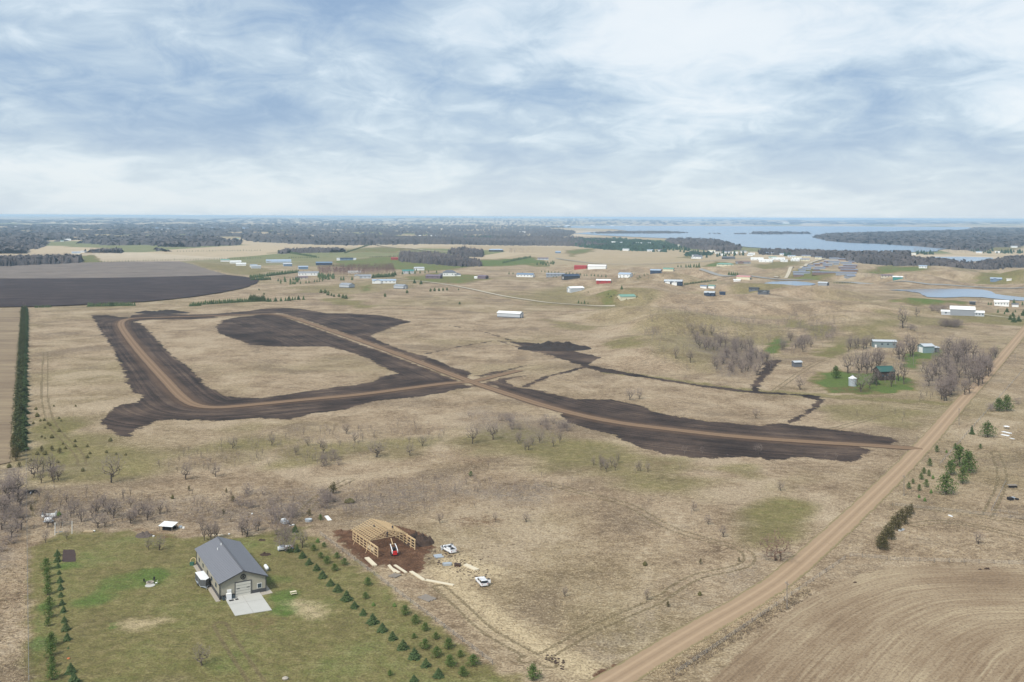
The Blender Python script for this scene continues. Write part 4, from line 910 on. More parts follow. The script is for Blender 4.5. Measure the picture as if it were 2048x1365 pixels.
row('spru', (556, 505), (632, 517), 44, 4, 'evergreen in the slanting far hedge', 'slanting far hedge', 1.8)
row('ceda', (690, 505), (745, 491.5), 34, 3.5, 'evergreen in the hedge running up to the far woods', 'far hedge up to the woods', 2.0)
row('ceda', (740, 514), (835, 509), 22, 2.6, 'shrub in the thin far hedge', 'thin far hedge', 1.6)
plant('spru', [(1668 + i * 5.5, 567.5 - i * 0.2, 3) for i in range(0, 8)], 'tiny shrub in the line right of the pond house', 'shrubs right of the pond house', 1.4)

# bare trees, one by one
GB = [(402.7, 1332, 44, 1.1, 'pale leafless tree alone on the front lawn'), (319, 1101, 33, 1.0, 'bare tree at the back of the lawn right of the brush pile'), (297, 1100, 28, .8, 'slim bare tree at the back of the lawn above the brush pile'), (91, 1086, 27, .9, 'bare tree beside the swing posts'), (133, 1079, 20, .9, 'bare tree between the swing posts'),
      (422, 1082, 45, .8, 'tall bare tree touching the back corner of the grey barn'), (409, 1082, 40, .7, 'slim bare tree left of the barn back corner'), (493.5, 1074, 45, 1.2, 'spreading bare tree behind the grey barn roof'), (605, 1096, 38, 1.0, 'rounded bare tree at the top of the spruce plantation'), (227, 1037, 38, 1.1, 'large forked bare tree in the scrub behind the lawn'),
      (260, 1046, 26, .9, 'bare tree right of the forked one'), (195, 1057, 32, 1.1, 'bare tree leaning beside the garden board'), (298, 1031, 30, .9, 'clumped bare tree in the scrub'), (223, 966, 56, .95, 'tallest bare tree on the left lots'), (372, 960, 34, 1.0, 'dark bare tree right of the tallest one'), (431.5, 954, 30, 1.0, 'bare tree beside the lower lot edge'),
      (753, 915, 32, 1.5, 'wide low bare tree near the lower boundary'), (945, 888, 42, .8, 'dense dark upright bare tree on the middle lot'), (986, 880, 38, 1.0, 'round bare tree right of the dense one'), (820, 912, 26, 1.0, 'bare tree left of the boundary corner'), (845, 893, 24, 1.0, 'greyish bare tree above the boundary corner'), (1260, 801, 26, 1.1, 'left of two bare trees beside the dark soil strip'),
      (1278, 799, 25, .9, 'right of two bare trees beside the dark soil strip'), (1512, 837, 21, .9, 'lone bare tree on the right lot'), (1307.6, 668, 19, 1.0, 'dark lone bare tree on the rolling pasture'), (1600, 780, 30, 1.0, 'bare tree left of the farm lawn'), (1808, 769, 56, .55, 'tall straight bare tree right of the green roofed house'), (1922, 695, 20, .9, 'lone bare tree above the road bend'),
      (1806, 657, 44, .85, 'biggest dark bare tree on the hill above the farm'), (1834, 634, 22, .9, 'bare tree right of the biggest hill tree'), (1957.6, 1089, 28, 1.0, 'small bare tree alone in the right foreground pasture'), (1052, 1045, 22, 1.1, 'bare tree alone in the tan field above the white pickup'), (991, 1045, 21, .7, 'thin bare tree beside the rusty weed patch'),
      (880, 1047, 23, .9, 'bare tree above the parked pickup'), (891, 1072, 15, .8, 'small bare tree just behind the pickup'), (1130, 1194, 22, .8, 'bare sapling tree in the lower tan field'), (1294, 1201, 24, .9, 'bare tree inside the wheel track loop'), (1388, 1023, 21, .9, 'pale bare tree on the lower right lot'), (1446, 1075, 24, 1.1, 'multi stemmed bare tree beside the lot boundary'),
      (1416, 1050, 20, 1.1, 'pale bare tree just above the lot boundary'), (1434, 637, 17, .9, 'bare tree on the crest of the pasture'), (1369, 626, 13, 1.1, 'wide small bare tree on the far pasture'), (1352, 718, 26, .8, 'left tree of the pair below the rolling hill'), (1381, 726, 30, .8, 'right tree of the pair below the rolling hill'), (1813.6, 797, 19, .8, 'small bare tree below the farm yard'),
      (1813.6, 692, 27, .8, 'bare tree left of the teal garage'), (1895, 624, 18, 1.0, 'bare tree in front of the long metal barn'), (1502, 548.5, 10, .9, 'dark bare tree right of the pink roofed barn'), (1850, 596, 8, 1.0, 'bare tree on the pond bank'), (1202, 532, 8, 1.2, 'bare tree behind the long white barn')]
for a, b, h_, wf, lb in GB: plant('tree', [(a, b, h_)], lb, wf=wf)
plant('redb', [(1553, 1121, 56)], 'large reddish spreading bush at the boundary corner beside the gravel road', wf=1.35)
plant('bush', [(575, 1103, 42), (566, 1098, 34)], 'grey leafless shrub beside the parked trailer under the trees', 'grey shrubs beside the barn', 1.2)
scat('bush', [(530, 1040), (585, 1030), (600, 1060), (570, 1080), (540, 1075)], 8, 26, 36, 'grey leafless shrub in the thicket behind the barn', 'thicket behind the barn', 1.1)
scat('tree', [(400, 1060), (520, 1050), (530, 1075), (430, 1085)], 7, 26, 36, 'slim bare tree in the row behind the barn', 'bare trees in the row behind the barn', .8)
scat('tree', [(0, 985), (40, 985), (46, 1040), (36, 1100), (0, 1140)], 14, 34, 48, 'grey bare tree in the thicket left of the fence', 'thicket left of the fence', 1.1)
scat('bush', [(-10, 960), (45, 955), (45, 1060), (-10, 1150)], 12, 16, 26, 'grey shrub at the foot of the left thicket', 'shrubs in the left thicket', 1.3)
scat('tree', [(60, 940), (115, 935), (120, 965), (62, 972)], 10, 28, 40, 'purplish bare tree in the corner thicket of the left lot', 'corner thicket of the left lot', .9)
scat('sapl', [(60, 975), (330, 990), (340, 1050), (60, 1065)], 40, 12, 24, 'thin dark sapling in the dry grass behind the lawn', 'saplings behind the lawn', .9)
scat('tree', [(90, 1010), (320, 1010), (340, 1050), (100, 1062)], 10, 20, 32, 'grey bare tree in the scrub behind the lawn', 'grey trees behind the lawn', 1)
scat('sapl', [(330, 990), (640, 975), (900, 955), (1120, 975), (1000, 1010), (850, 1035), (640, 1040), (560, 1045), (400, 1050)], 110, 9, 17, 'thin dark sapling in the long scrub strip', 'saplings in the long scrub strip', .9)
scat('bush', [(480, 985), (560, 990), (560, 1025), (470, 1030)], 9, 12, 24, 'bluish grey shrub in the thicket left of the two track trail', 'bluish grey thicket', 1.3)
scat('bush', [(640, 995), (680, 1000), (670, 1020), (640, 1022)], 7, 14, 24, 'bluish grey shrub beyond the timber frame', 'shrubs beyond the timber frame', 1.3)
scat('sapl', [(420, 880), (560, 870), (740, 850), (900, 850), (890, 880), (720, 915), (480, 945), (320, 955), (300, 930)], 85, 9, 18, 'thin bare sapling on the middle lots below the road', 'saplings on the middle lots', .9)
scat('tree', [(440, 870), (720, 850), (720, 915), (430, 940)], 12, 15, 26, 'greyish bare tree on the lots below the road', 'grey trees on the lots below the road', 1)
scat('bush', [(640, 915), (680, 912), (680, 935), (640, 938)], 6, 16, 26, 'grey shrub in the clump at the lower boundary', 'clump at the lower boundary', 1.1)
scat('tree', [(770, 840), (900, 800), (900, 840), (780, 880)], 8, 9, 16, 'small bare tree on the lot below the crossing', 'small trees below the crossing', 1)
scat('bush', [(995, 840), (1050, 838), (1150, 855), (1145, 866), (1060, 860), (1000, 862)], 16, 12, 20, 'purplish shrub in the thicket beside the brown road', 'thicket beside the brown road', 1.2)
scat('tree', [(1030, 875), (1130, 870), (1150, 890), (1040, 905)], 9, 16, 26, 'bare tree in the middle lot clump', 'middle lot clump', .8)
scat('tree', [(1183, 930), (1250, 925), (1245, 940), (1190, 948)], 12, 18, 25, 'slim bare tree in the left clump of the lower lot', 'left clump of the lower lot', .7)
scat('tree', [(1262, 940), (1304, 938), (1300, 948), (1265, 950)], 8, 16, 22, 'slim bare tree in the right clump of the lower lot', 'right clump of the lower lot', .7)
plant('tree', [(1369, 909, 18), (1404, 909, 18), (1360, 938, 19), (1517, 909, 22), (1561, 982, 20), (1584, 922, 10), (1673, 919, 15), (1650, 915, 12), (1455, 915, 8)], 'pale bare tree standing at the lower edge of the dark soil', 'pale trees at the dark soil edge', 1.1)
scat('sapl', [(900, 900), (1100, 950), (1450, 1040), (1400, 1040), (1100, 985), (900, 930)], 30, 8, 14, 'thin sapling beside the long lower boundary', 'saplings beside the lower boundary', .9)
scat('sapl', [(1700, 815), (1870, 815), (1830, 850), (1720, 850)], 14, 8, 14, 'thin sapling on the lot beside the gravel road', 'saplings on the lot beside the gravel road', .9)
GROVE = [(1370, 665), (1430, 672), (1500, 690), (1535, 722), (1512, 756), (1430, 756), (1424, 722), (1388, 690)]
scat('tree', GROVE, 85, 15, 25, 'purplish bare tree in the hillside grove', 'hillside grove', .95)
scat('tree', [(1560, 680), (1620, 680), (1625, 700), (1565, 715)], 26, 15, 22, 'bare tree in the grove left of the farm', 'grove left of the farm', .95)
scat('tree', [(1598, 658), (1640, 655), (1675, 670), (1665, 685), (1610, 680)], 28, 13, 19, 'bare tree in the upper grove above the farm', 'upper grove above the farm', .95)
scat('tree', [(1280, 630), (1560, 620), (1590, 690), (1540, 760), (1440, 690), (1300, 700)], 40, 8, 16, 'small scattered bare tree on the rolling pasture', 'scattered trees on the rolling pasture', .95)
scat('tree', [(1500, 640), (1700, 632), (1700, 660), (1500, 665)], 14, 8, 15, 'bare tree on the far crest of the pasture', 'trees on the far crest', .95)
scat('tree', [(1842, 750), (1890, 710), (1960, 715), (1988, 748), (1960, 790), (1885, 802), (1838, 785)], 50, 34, 46, 'grey bare tree in the big grove beside the gravel road', 'big grove beside the gravel road', .85)
scat('tree', [(1962, 745), (1990, 700), (1998, 700), (1985, 745)], 8, 18, 28, 'bare tree along the road edge above the grove', 'trees along the road edge', .9)
scat('tree', [(1690, 740), (1760, 725), (1765, 745), (1700, 758)], 9, 34, 44, 'purplish bare tree left of the green roofed house', 'trees left of the green roofed house', .85)
scat('tree', [(1795, 715), (1830, 712), (1830, 730), (1800, 735)], 5, 34, 42, 'dark bare tree behind the green roofed house', 'trees behind the green roofed house', .85)
scat('tree', [(1685, 694), (1750, 690), (1740, 702), (1690, 705)], 12, 18, 28, 'purplish bare tree beside the blue grey shed', 'trees beside the blue grey shed', .9)
scat('tree', [(1868, 792), (1905, 790), (1890, 806), (1870, 806)], 6, 34, 44, 'bare tree in the clump in front of the big grove', 'clump in front of the big grove', .8)
scat('bush', [(1864, 650), (1920, 648), (1925, 656), (1870, 656)], 18, 11, 16, 'brown shrub in the dense thicket below the metal barn', 'thicket below the metal barn', 1.4)
scat('bush', [(1785, 652), (1830, 650), (1840, 664), (1790, 664)], 12, 8, 14, 'shrub in the thicket around the biggest hill tree', 'thicket around the biggest hill tree', 1.4)
scat('bush', [(1860, 622), (1920, 616), (1925, 622), (1870, 628)], 14, 10, 15, 'grey shrub in the belt left of the metal barn', 'belt left of the metal barn', 1.2)
scat('tree', [(1945, 605), (1966, 603), (1968, 608), (1950, 611)], 6, 10, 14, 'bare tree beside the pond end', 'trees beside the pond end')
scat('tree', [(1540, 578), (1612, 577), (1612, 580), (1540, 581)], 9, 6, 10, 'small bare tree on the near bank of the oval pond', 'trees on the oval pond bank', .9)
scat('tree', [(1788, 556), (1830, 556), (1832, 561), (1800, 562)], 10, 9, 13, 'bare tree around the teal shed', 'trees around the teal shed')
scat('bush', [(1722, 548), (1760, 540), (1760, 555), (1725, 558)], 14, 8, 12, 'brown shrub on the bank right of the storage sheds', 'shrubs right of the storage sheds', 1.3)
scat('bush', [(1970, 820), (2000, 810), (2050, 800), (2060, 812), (1990, 828)], 10, 9, 15, 'grey leafless shrub around the two dark pines', 'shrubs around the two dark pines', 1.5)
scat('sapl', [(1830, 796), (1870, 790), (1870, 804), (1830, 806)], 8, 10, 15, 'thin sapling in the dry grass below the big grove', 'saplings below the big grove')
scat('tree', [(1018, 506), (1065, 505), (1065, 507), (1018, 508)], 16, 9, 13, 'bluish bare tree in the far cluster on the ridge', 'far cluster on the ridge')
scat('bush', [(1270, 640), (1420, 640), (1560, 640), (1590, 690), (1540, 750), (1440, 700), (1300, 700)], 60, 4, 8, 'low grey brush on the rolling pasture', 'brush on the rolling pasture', 1.4)
scat('bush', [(1580, 650), (1780, 640), (1860, 660), (1840, 690), (1640, 690)], 50, 4, 9, 'low grey brush on the hill above the farm', 'brush on the hill above the farm', 1.4)
scat('tree', [(1395, 672), (1500, 692), (1530, 722), (1510, 750), (1440, 735)], 45, 13, 20, 'purplish bare tree in the denser middle of the hillside grove', 'denser middle of the hillside grove', .9)
scat('bush', [(1690, 720), (1990, 700), (1960, 790), (1700, 770)], 30, 6, 12, 'grey underbrush around the farm yard', 'underbrush around the farm yard', 1.5)
scat('tree', [(1180, 640), (1290, 650), (1330, 720), (1240, 700)], 8, 6, 11, 'small bare tree on the slope behind the long topsoil pile', 'small trees behind the topsoil pile', .9)
plant('tree', [(1752, 772, 40), (1783, 774, 36), (1740, 778, 30), (1797, 762, 40)], 'bare tree standing close round the green roofed house', 'trees close round the green roofed house', .8)
scat('tree', [(60, 1000), (330, 1010), (340, 1058), (60, 1068)], 16, 18, 30, 'grey bare tree in the dense scrub above the lawn edge', 'dense scrub above the lawn edge', 1)
brush = [(1344 + i * 11.5 + rnd.uniform(-4, 4), 1346 - i * 6.9 + rnd.uniform(-5, 5), rnd.uniform(5, 10)) for i in range(25)]
plant('redb', brush, 'low brown shrub in the ditch bank between gravel road and harrowed field', 'ditch bank shrubs', 1.6)
scat('redb', [(1770, 990), (1870, 1000), (2000, 1040), (1960, 1060), (1830, 1010)], 10, 4, 8, 'low brown shrub in the right hand pasture', 'shrubs in the right pasture', 1.5)
scat('ceda', [(1130, 575), (1240, 590), (1330, 600), (1240, 600), (1170, 588)], 16, 2, 4, 'tiny shrub in the pasture around the white barns', 'shrubs around the white barns', 1.5)
scat('spru', [(1230, 545), (1330, 552), (1330, 558), (1240, 560)], 20, 2.5, 4, 'tiny spruce in the yard right of the white farmhouse', 'yard spruces right of the white farmhouse', 1.0)
scat('tree', [(1200, 600), (1480, 590), (1480, 612), (1300, 618)], 14, 6, 11, 'small bare tree on the pasture below the navy house', 'trees below the navy house', .9)

# the 300 largest of each family are things of their own, the rest one mass
FAM = {'tree': 'a', 'sapl': 'b', 'bush': 'b', 'redb': 'b', 'spru': 'c', 'pine': 'c', 'juni': 'c', 'ceda': 'c'}
FMAT = {'tree': M_twig, 'sapl': M_twig, 'bush': M_twig, 'redb': M_twigr, 'spru': M_spruce, 'pine': M_pine, 'juni': M_juni, 'ceda': M_cedar}
FNAME = {'a': ('distant_trees', 'mass of small far bare trees'), 'b': ('brushwood', 'mass of small saplings and shrubs in the scrub'), 'c': ('distant_evergreens', 'mass of tiny far evergreens in belts and rows')}
rest = {}
import collections
kept = set()
for fam in 'abc':
    for p in sorted([p for p in POOL if FAM[p[1]] == fam], key=lambda p: -p[0])[:295]: kept.add(id(p))
bylab = collections.defaultdict(list)
for p in POOL: bylab[p[7]].append(p)
LABEL = {}
for lb, ps in bylab.items():
    if 1 < len(ps) <= 62 and all(id(p) in kept for p in ps) and len(lb.split()) <= 12:
        for i, p in enumerate(sorted(ps, key=lambda p: p[2] / p[3])): LABEL[id(p)] = lb + ', ' + nth(i) + ' from the left'
for fam in 'abc':
    L_ = sorted([p for p in POOL if FAM[p[1]] == fam], key=lambda p: -p[0])
    for p in L_[:295]:
        hp, kd, x, y, z, hm, wf, lb, grp = p
        if hm > 16 and kd != 'spru': pass
        i = rnd.randrange(NV[kd]); tm, cm = VAR['%s%d' % (kd, i)][:2]
        o = empty(NAME[kd], (x, y, z), rnd.uniform(0, 6.28), (hm * wf, hm * wf, hm))
        tag(o, LABEL.get(id(p), lb), CAT[kd], grp)
        link('trunk', tm, o); link('crown', cm, o)
    for p in L_[295:]: rest.setdefault((fam, p[1]), []).append(p)
for (fam, kd), L_ in rest.items():
    o = link(FNAME[fam][0], join_inst(FNAME[fam][0], [LOW[kd, i] for i in range(3)], [(rnd.randrange(3), p[2], p[3], p[4], rnd.uniform(0, 6.28), p[5] * p[6], p[5]) for p in L_], FMAT[kd]))
    tag(o, FNAME[fam][1] + (' (%s)' % CAT[kd] if False else ''), kind='stuff')

# ------------------------------------------------------------------ far woods: one mass of crowns with an uneven canopy
WOODS = [ # (polygon, height m, density cutoff 0..1)
 ([(-200, 452), (300, 449), (640, 449), (1060, 452), (1150, 455), (1060, 458), (1100, 464), (1150, 469), (1130, 474), (1190, 478), (1228, 484), (1216, 496), (1127, 490), (1020, 487), (900, 487), (792, 487), (716, 487), (627, 485.5), (500, 482), (482, 483), (475, 492), (406, 494), (338, 498), (300, 489), (229, 490.5), (165, 484), (90, 484), (76, 497), (50, 509), (0, 509), (-200, 511)], 13, 0.44),
 ([(-200, 480), (50, 488), (50, 509), (-200, 511)], 14, 0.95), ([(480, 478), (620, 480), (792, 478), (1020, 480), (1150, 482), (1216, 495), (1127, 490), (1020, 487.5), (900, 487.5), (716, 487.5), (627, 485.5), (500, 482)], 14, 0.95),
 ([(165, 476), (300, 480), (420, 482), (475, 486), (475, 492), (406, 494.5), (338, 498), (300, 489), (229, 490.5)], 14, 0.95),
 ([(-200, 441.5), (500, 440), (1500, 441), (2250, 446), (2250, 450.5), (1700, 450), (1400, 449.5), (1060, 450), (500, 447), (-200, 447)], 14, 0.30),
 ([(1650, 470), (1794, 465), (1939, 461.5), (1960, 453), (2250, 454), (2250, 492), (2048, 492), (1990, 496), (1960, 502), (1893, 498), (1848, 494), (1767, 489), (1698, 486), (1655, 482), (1628, 475)], 13, 0.80),
 ([(1178, 467.5), (1200, 465.5), (1254, 463.5), (1330, 464.5), (1381, 466.5), (1330, 467.8), (1254, 467.8)], 11, 0.95), ([(1400, 466.8), (1508, 467.5), (1508, 469.3), (1400, 468.3)], 10, 0.6), ([(1505, 466), (1560, 463.8), (1620, 465.2), (1618, 468.5), (1560, 469.2), (1508, 469.3)], 11, 0.95),
 ([(1060, 459), (1110, 460), (1150, 464), (1147, 467.5), (1080, 466)], 12, 0.9),
 ([(1338, 479), (1432, 482), (1475, 494), (1480, 500), (1440, 503), (1380, 497), (1335, 488)], 13, 0.95),
 ([(1527, 501.5), (1580, 504), (1687, 507.5), (1760, 508.5), (1821, 508), (1822, 513), (1800, 526), (1770, 530), (1740, 527), (1690, 520), (1600, 512), (1520, 509)], 12, 0.85),
 ([(1776, 517), (1830, 519), (1883, 524), (1928, 528), (1950, 530), (1990, 524), (2048, 517), (2250, 512), (2250, 527), (2048, 530), (1996, 535.5), (1950, 540), (1920, 544), (1880, 540), (1845, 534.5), (1785, 530)], 12, 0.97),
 ([(801, 512.5), (870, 512.5), (930, 521), (960, 528), (962, 534), (930, 536), (880, 530), (802, 523)], 12, 0.97), ([(898, 509), (925, 503), (965, 507), (962, 514), (910, 514)], 11, 0.95),
 ([(570, 501), (640, 499), (690, 503), (690, 508), (620, 508), (560, 505)], 10, 0.75),
 ([(-200, 522), (0, 521), (155, 519), (160, 526), (0, 533.5), (-200, 538)], 15, 0.97), ([(172, 506), (240, 503), (242, 507), (180, 510)], 11, 0.95), ([(316, 500), (340, 504), (336, 506), (312, 501)], 8, 0.9)]
EVERW = [([(1130, 489), (1160, 480), (1230, 478), (1330, 487), (1365, 495), (1300, 499), (1215, 498)], 12, 0.72), ([(1372, 508), (1420, 507), (1420, 511), (1376, 512)], 9, 0.9), ([(1150, 493), (1225, 495), (1340, 504), (1215, 500)], 9, 0.7), ([(925, 476), (1010, 474), (1010, 479), (930, 480)], 12, 0.8)]
REDW = [([(633, 539), (700, 536), (785, 536), (790, 549), (700, 553), (640, 549)], 9, 0.75)]
def woods_mesh(name, defs, mat, label, ystep, xstep):
    V = []; F = []; base = 0; rr = np.random.default_rng(17)
    for poly, hgt, cut in defs:
        W = pxpoly([(a, b) for a, b in poly]); xs = [p[0] for p in poly]; ys = [p[1] for p in poly]
        Y = []; y_ = min(ys)
        while y_ < max(ys) + ystep: Y.append(y_ - HOR); y_ += ystep * max(0.45, min(1.0, (y_ - HOR) / 60.0))
        Dm = FOC * CAM_H / np.array(Y)[::-1]; us = np.arange((min(xs) - 1024 - 4) / FOC, (max(xs) - 1024 + 4) / FOC, xstep / FOC)
        if len(us) < 3 or len(Dm) < 2: continue
        U, D = np.meshgrid(us, Dm); U = U + rr.uniform(-.4, .4, U.shape) * xstep / FOC; X = U * D; X = X.ravel(); Yw = D.ravel() + (rr.uniform(-.4, .4, D.shape) * np.gradient(Dm)[:, None]).ravel()
        P_ = np.stack([X, Yw], 1); d = sdf_c(P_, W, 4000)
        ns = 0.5 + 0.22 * nz(P_, 420, 2) + 0.16 * nz(P_, 150, 8)
        on = (d > -3 + rr.uniform(-1, 1, len(d)) * 6) & (ns < cut + (0.0 if cut < 0.9 else 1))
        z = H(X, Yw) + np.where(on, hgt * (0.50 + 0.55 * rr.random(len(d)) ** 1.3), -1.5)
        n0, n1_ = U.shape; ix = np.arange(n0 * n1_).reshape(n0, n1_)
        q = np.stack([ix[:-1, :-1], ix[:-1, 1:], ix[1:, 1:], ix[1:, :-1]], -1).reshape(-1, 4)
        q = q[on[q].any(1)]
        V.append(np.column_stack([P_, z])); F.append(q + base); base += len(P_)
    V = np.concatenate(V); F = np.concatenate(F); used = np.unique(F); mp = np.zeros(len(V), int); mp[used] = np.arange(len(used))
    o = link(name, np_mesh(name, V[used], mp[F], mat, False)); tag(o, label, kind='stuff'); return o
def wood_mat(name, a, b):
    k = MT(name, 0.95, 0.05); f_ = k.math('MULTIPLY_ADD', k.noise(k.pos, 0.004, 4, 0.6), 0.6, k.math('MULTIPLY', k.noise(k.pos, 0.07, 3, 0.6), 0.4)); return k.color(k.mix(k.sm(f_, 0.35, 0.65), a, b))
M_wood = wood_mat('bare_woods', (0.045, 0.042, 0.045), (0.115, 0.10, 0.095))
M_ever = wood_mat('evergreen_woods', (0.02, 0.045, 0.03), (0.04, 0.075, 0.045))
M_red = wood_mat('red_twig_woods', (0.14, 0.085, 0.075), (0.22, 0.14, 0.12))
woods_mesh('woodland', WOODS, M_wood, 'wide belts of leafless blue grey woods around the lakes', 1.5, 2.3)
woods_mesh('evergreen_woodland', EVERW, M_ever, 'dark evergreen woods left of the lake', 1.5, 2.2)
# nearer edges: many small bare trees
def grove_mass(name, polys, n, h0, h1, mat, label, kd='tree', sx=0.6, seed=1):
    r = random.Random(seed); pl = []
    for poly, cnt in polys:
        W = pxpoly(poly); lo = W.min(0); hi = W.max(0); Wl = [tuple(p) for p in W]; c_ = 0; t = 0
        while c_ < cnt and t < cnt * 40:
            t += 1; x = r.uniform(lo[0], hi[0]); y = r.uniform(lo[1], hi[1])
            if inpoly(x, y, Wl): h_ = r.uniform(h0, h1); pl.append((r.randrange(3), x, y, float(H(x, y)), r.uniform(0, 6.28), h_ * sx, h_)); c_ += 1
    tag(link(name, join_inst(name, [LOW[kd, i] for i in range(3)], pl, mat)), label, kind='stuff')
grove_mass('wood_edge', [([(-100, 519), (0, 519), (155, 517), (162, 527), (0, 534.5), (-100, 538)], 900), ([(801, 511), (870, 512), (930, 520), (962, 528), (962, 535), (930, 537), (880, 531), (802, 524)], 520), ([(898, 509), (925, 503), (965, 507), (962, 514), (910, 514)], 120),
   ([(1776, 519), (1883, 526), (1950, 532), (2060, 517), (2060, 531), (1996, 536.5), (1920, 545), (1845, 535.5), (1785, 531)], 900), ([(1540, 505), (1687, 509), (1822, 512), (1800, 527), (1770, 531), (1690, 521), (1600, 513)], 420), ([(172, 507), (240, 503), (242, 507.5), (180, 511)], 70),
   ([(1340, 484), (1432, 486), (1480, 502), (1380, 499)], 160), ([(570, 501), (690, 503), (690, 508.5), (560, 506)], 120), ([(1820, 500), (1900, 500), (1960, 505), (1950, 509), (1830, 509)], 80)], 0, 11, 17, M_twig, 'leafless trees along the near edges of the woods')
grove_mass('hillside_brush', [(GROVE, 420), ([(1560, 678), (1625, 678), (1630, 702), (1560, 716)], 90), ([(1598, 655), (1645, 652), (1680, 670), (1665, 688), (1605, 682)], 100), ([(1838, 745), (1890, 712), (1985, 722), (1985, 760), (1950, 795), (1838, 790)], 160), ([(1690, 712), (1840, 705), (1840, 730), (1700, 745)], 60), ([(1380, 640), (1620, 640), (1700, 668), (1600, 690), (1400, 668)], 110), ([(1270, 680), (1380, 690), (1420, 750), (1330, 735)], 50), ([(1860, 615), (1925, 612), (1925, 622), (1862, 628)], 60)], 0, 2.5, 6.5, M_twig, 'low grey brush and small trees among the hillside groves', sx=.9, seed=12)
grove_mass('hillside_trees', [([(1290, 655), (1400, 645), (1560, 650), (1600, 690), (1540, 755), (1430, 750), (1370, 700), (1290, 700)], 170), ([(1560, 640), (1700, 640), (1720, 690), (1600, 700)], 60), ([(1690, 700), (1850, 690), (1850, 740), (1700, 750)], 36)], 0, 5, 9.5, M_twig, 'small grey bare trees spread over the hillside', sx=.9, seed=31)
grove_mass('scrub_brush', [([(60, 985), (330, 1005), (600, 985), (900, 958), (1120, 972), (1050, 995), (880, 1012), (760, 1035), (560, 1045), (60, 1050)], 1000), ([(300, 930), (560, 860), (880, 850), (890, 885), (700, 920), (440, 950)], 420), ([(930, 830), (1050, 832), (1150, 855), (1130, 880), (960, 870)], 260)], 0, 1.0, 3.6, M_twig, 'low grey brush in the scrub strips', sx=.9, seed=13)
M_redo = bark_mat('red_orchard_twigs', (0.13, 0.075, 0.072), (0.22, 0.135, 0.125))
grove_mass('red_orchard', [([(633, 538), (700, 535), (785, 535), (792, 548), (700, 554), (640, 550)], 1100)], 0, 8, 12, M_redo, 'block of reddish brown leafless trees behind the grey roofed house', seed=4)
grove_mass('lakeside_trees', [([(1170, 484), (1330, 492), (1440, 512), (1490, 516), (1500, 506), (1350, 490)], 90), ([(1400, 500), (1530, 505), (1530, 514), (1400, 518)], 90), ([(1600, 512), (1700, 518), (1650, 522), (1560, 517)], 30), ([(1880, 500), (2060, 503), (2060, 508), (1900, 508)], 110)], 0, 9, 14, M_twig, 'bare trees among the lakeside houses', seed=6)
grove_mass('lakeside_evergreens', [([(1160, 483), (1340, 490), (1430, 512), (1370, 506)], 130), ([(1380, 504), (1500, 508), (1500, 516), (1400, 516)], 36), ([(1831, 507), (1870, 507), (1870, 510), (1831, 510)], 22), ([(1568, 510), (1590, 510), (1590, 515), (1568, 515)], 8), ([(1940, 503), (2060, 504), (2060, 508), (1950, 508)], 40)], 0, 8, 13, M_ever, 'dark evergreens among the lakeside houses', kd='spru', sx=1.2, seed=8)
# dry grass tufts near the camera
tm = MB(); r = random.Random(2)
for j in range(7):
    a = r.uniform(0, 6.28); s_ = r.uniform(.15, .45); c_ = Vector((math.cos(a) * .2, math.sin(a) * .2, 0))
    tm.add([c_ + Vector((-.09, 0, 0)), c_ + Vector((.09, .03, 0)), c_ + Vector((math.cos(a) * s_, math.sin(a) * s_, r.uniform(.3, .6)))], [(0, 1, 2)])
def tufts(name, polys, mat, label, seed):
    r = random.Random(seed); pl = []; vt = [tm.tris()]
    for poly, cnt, s0, s1 in polys:
        W = pxpoly(poly); lo = W.min(0); hi = W.max(0); Wl = [tuple(p) for p in W]; c_ = 0; t = 0
        while c_ < cnt and t < cnt * 30:
            t += 1; x = r.uniform(lo[0], hi[0]); y = r.uniform(lo[1], hi[1])
            if inpoly(x, y, Wl): s_ = r.uniform(s0, s1); pl.append((0, x, y, 0.0, r.uniform(0, 6.28), s_ * 1.6, s_)); c_ += 1
    tag(link(name, join_inst(name, vt, pl, mat)), label, kind='stuff')
M_tuft = simple('dead_grass', (0.44, 0.35, 0.23), 0.9, 0.25, 0.5); M_tuftd = simple('dark_weeds', (0.17, 0.13, 0.09), 0.9, 0.4, 0.5)
mainf = [(640, 985), (900, 890), (1100, 960), (1580, 1110), (1400, 1200), (1180, 1320), (1000, 1270), (860, 1160), (860, 1050), (640, 1045)]
tufts('dry_grass', [(mainf, 5000, .25, .6), ([(60, 985), (640, 985), (640, 1045), (60, 1060)], 1500, .25, .6), ([(1640, 1090), (1900, 850), (2048, 850), (2048, 1125), (1760, 1125)], 3500, .25, .65), ([(-60, 1130), (54, 1130), (54, 1380), (-100, 1380)], 1200, .3, .6), ([(1340, 1360), (1625, 1185), (1600, 1165), (1290, 1350)], 1500, .3, .7)], M_tuft, 'tufts of dead straw coloured grass in the foreground fields', 1)
tufts('dead_weeds', [(mainf, 1100, .25, .6), ([(60, 985), (640, 985), (640, 1045), (60, 1060)], 900, .3, .8), ([(1640, 1090), (1900, 850), (2048, 850), (2048, 1125), (1760, 1125)], 900, .3, .7), ([(-60, 1130), (54, 1130), (54, 1380), (-100, 1380)], 500, .3, .7), ([(1345, 1362), (1625, 1190), (1615, 1175), (1330, 1345)], 500, .5, .9)], M_tuftd, 'dark dead weed stalks in the foreground fields', 2)
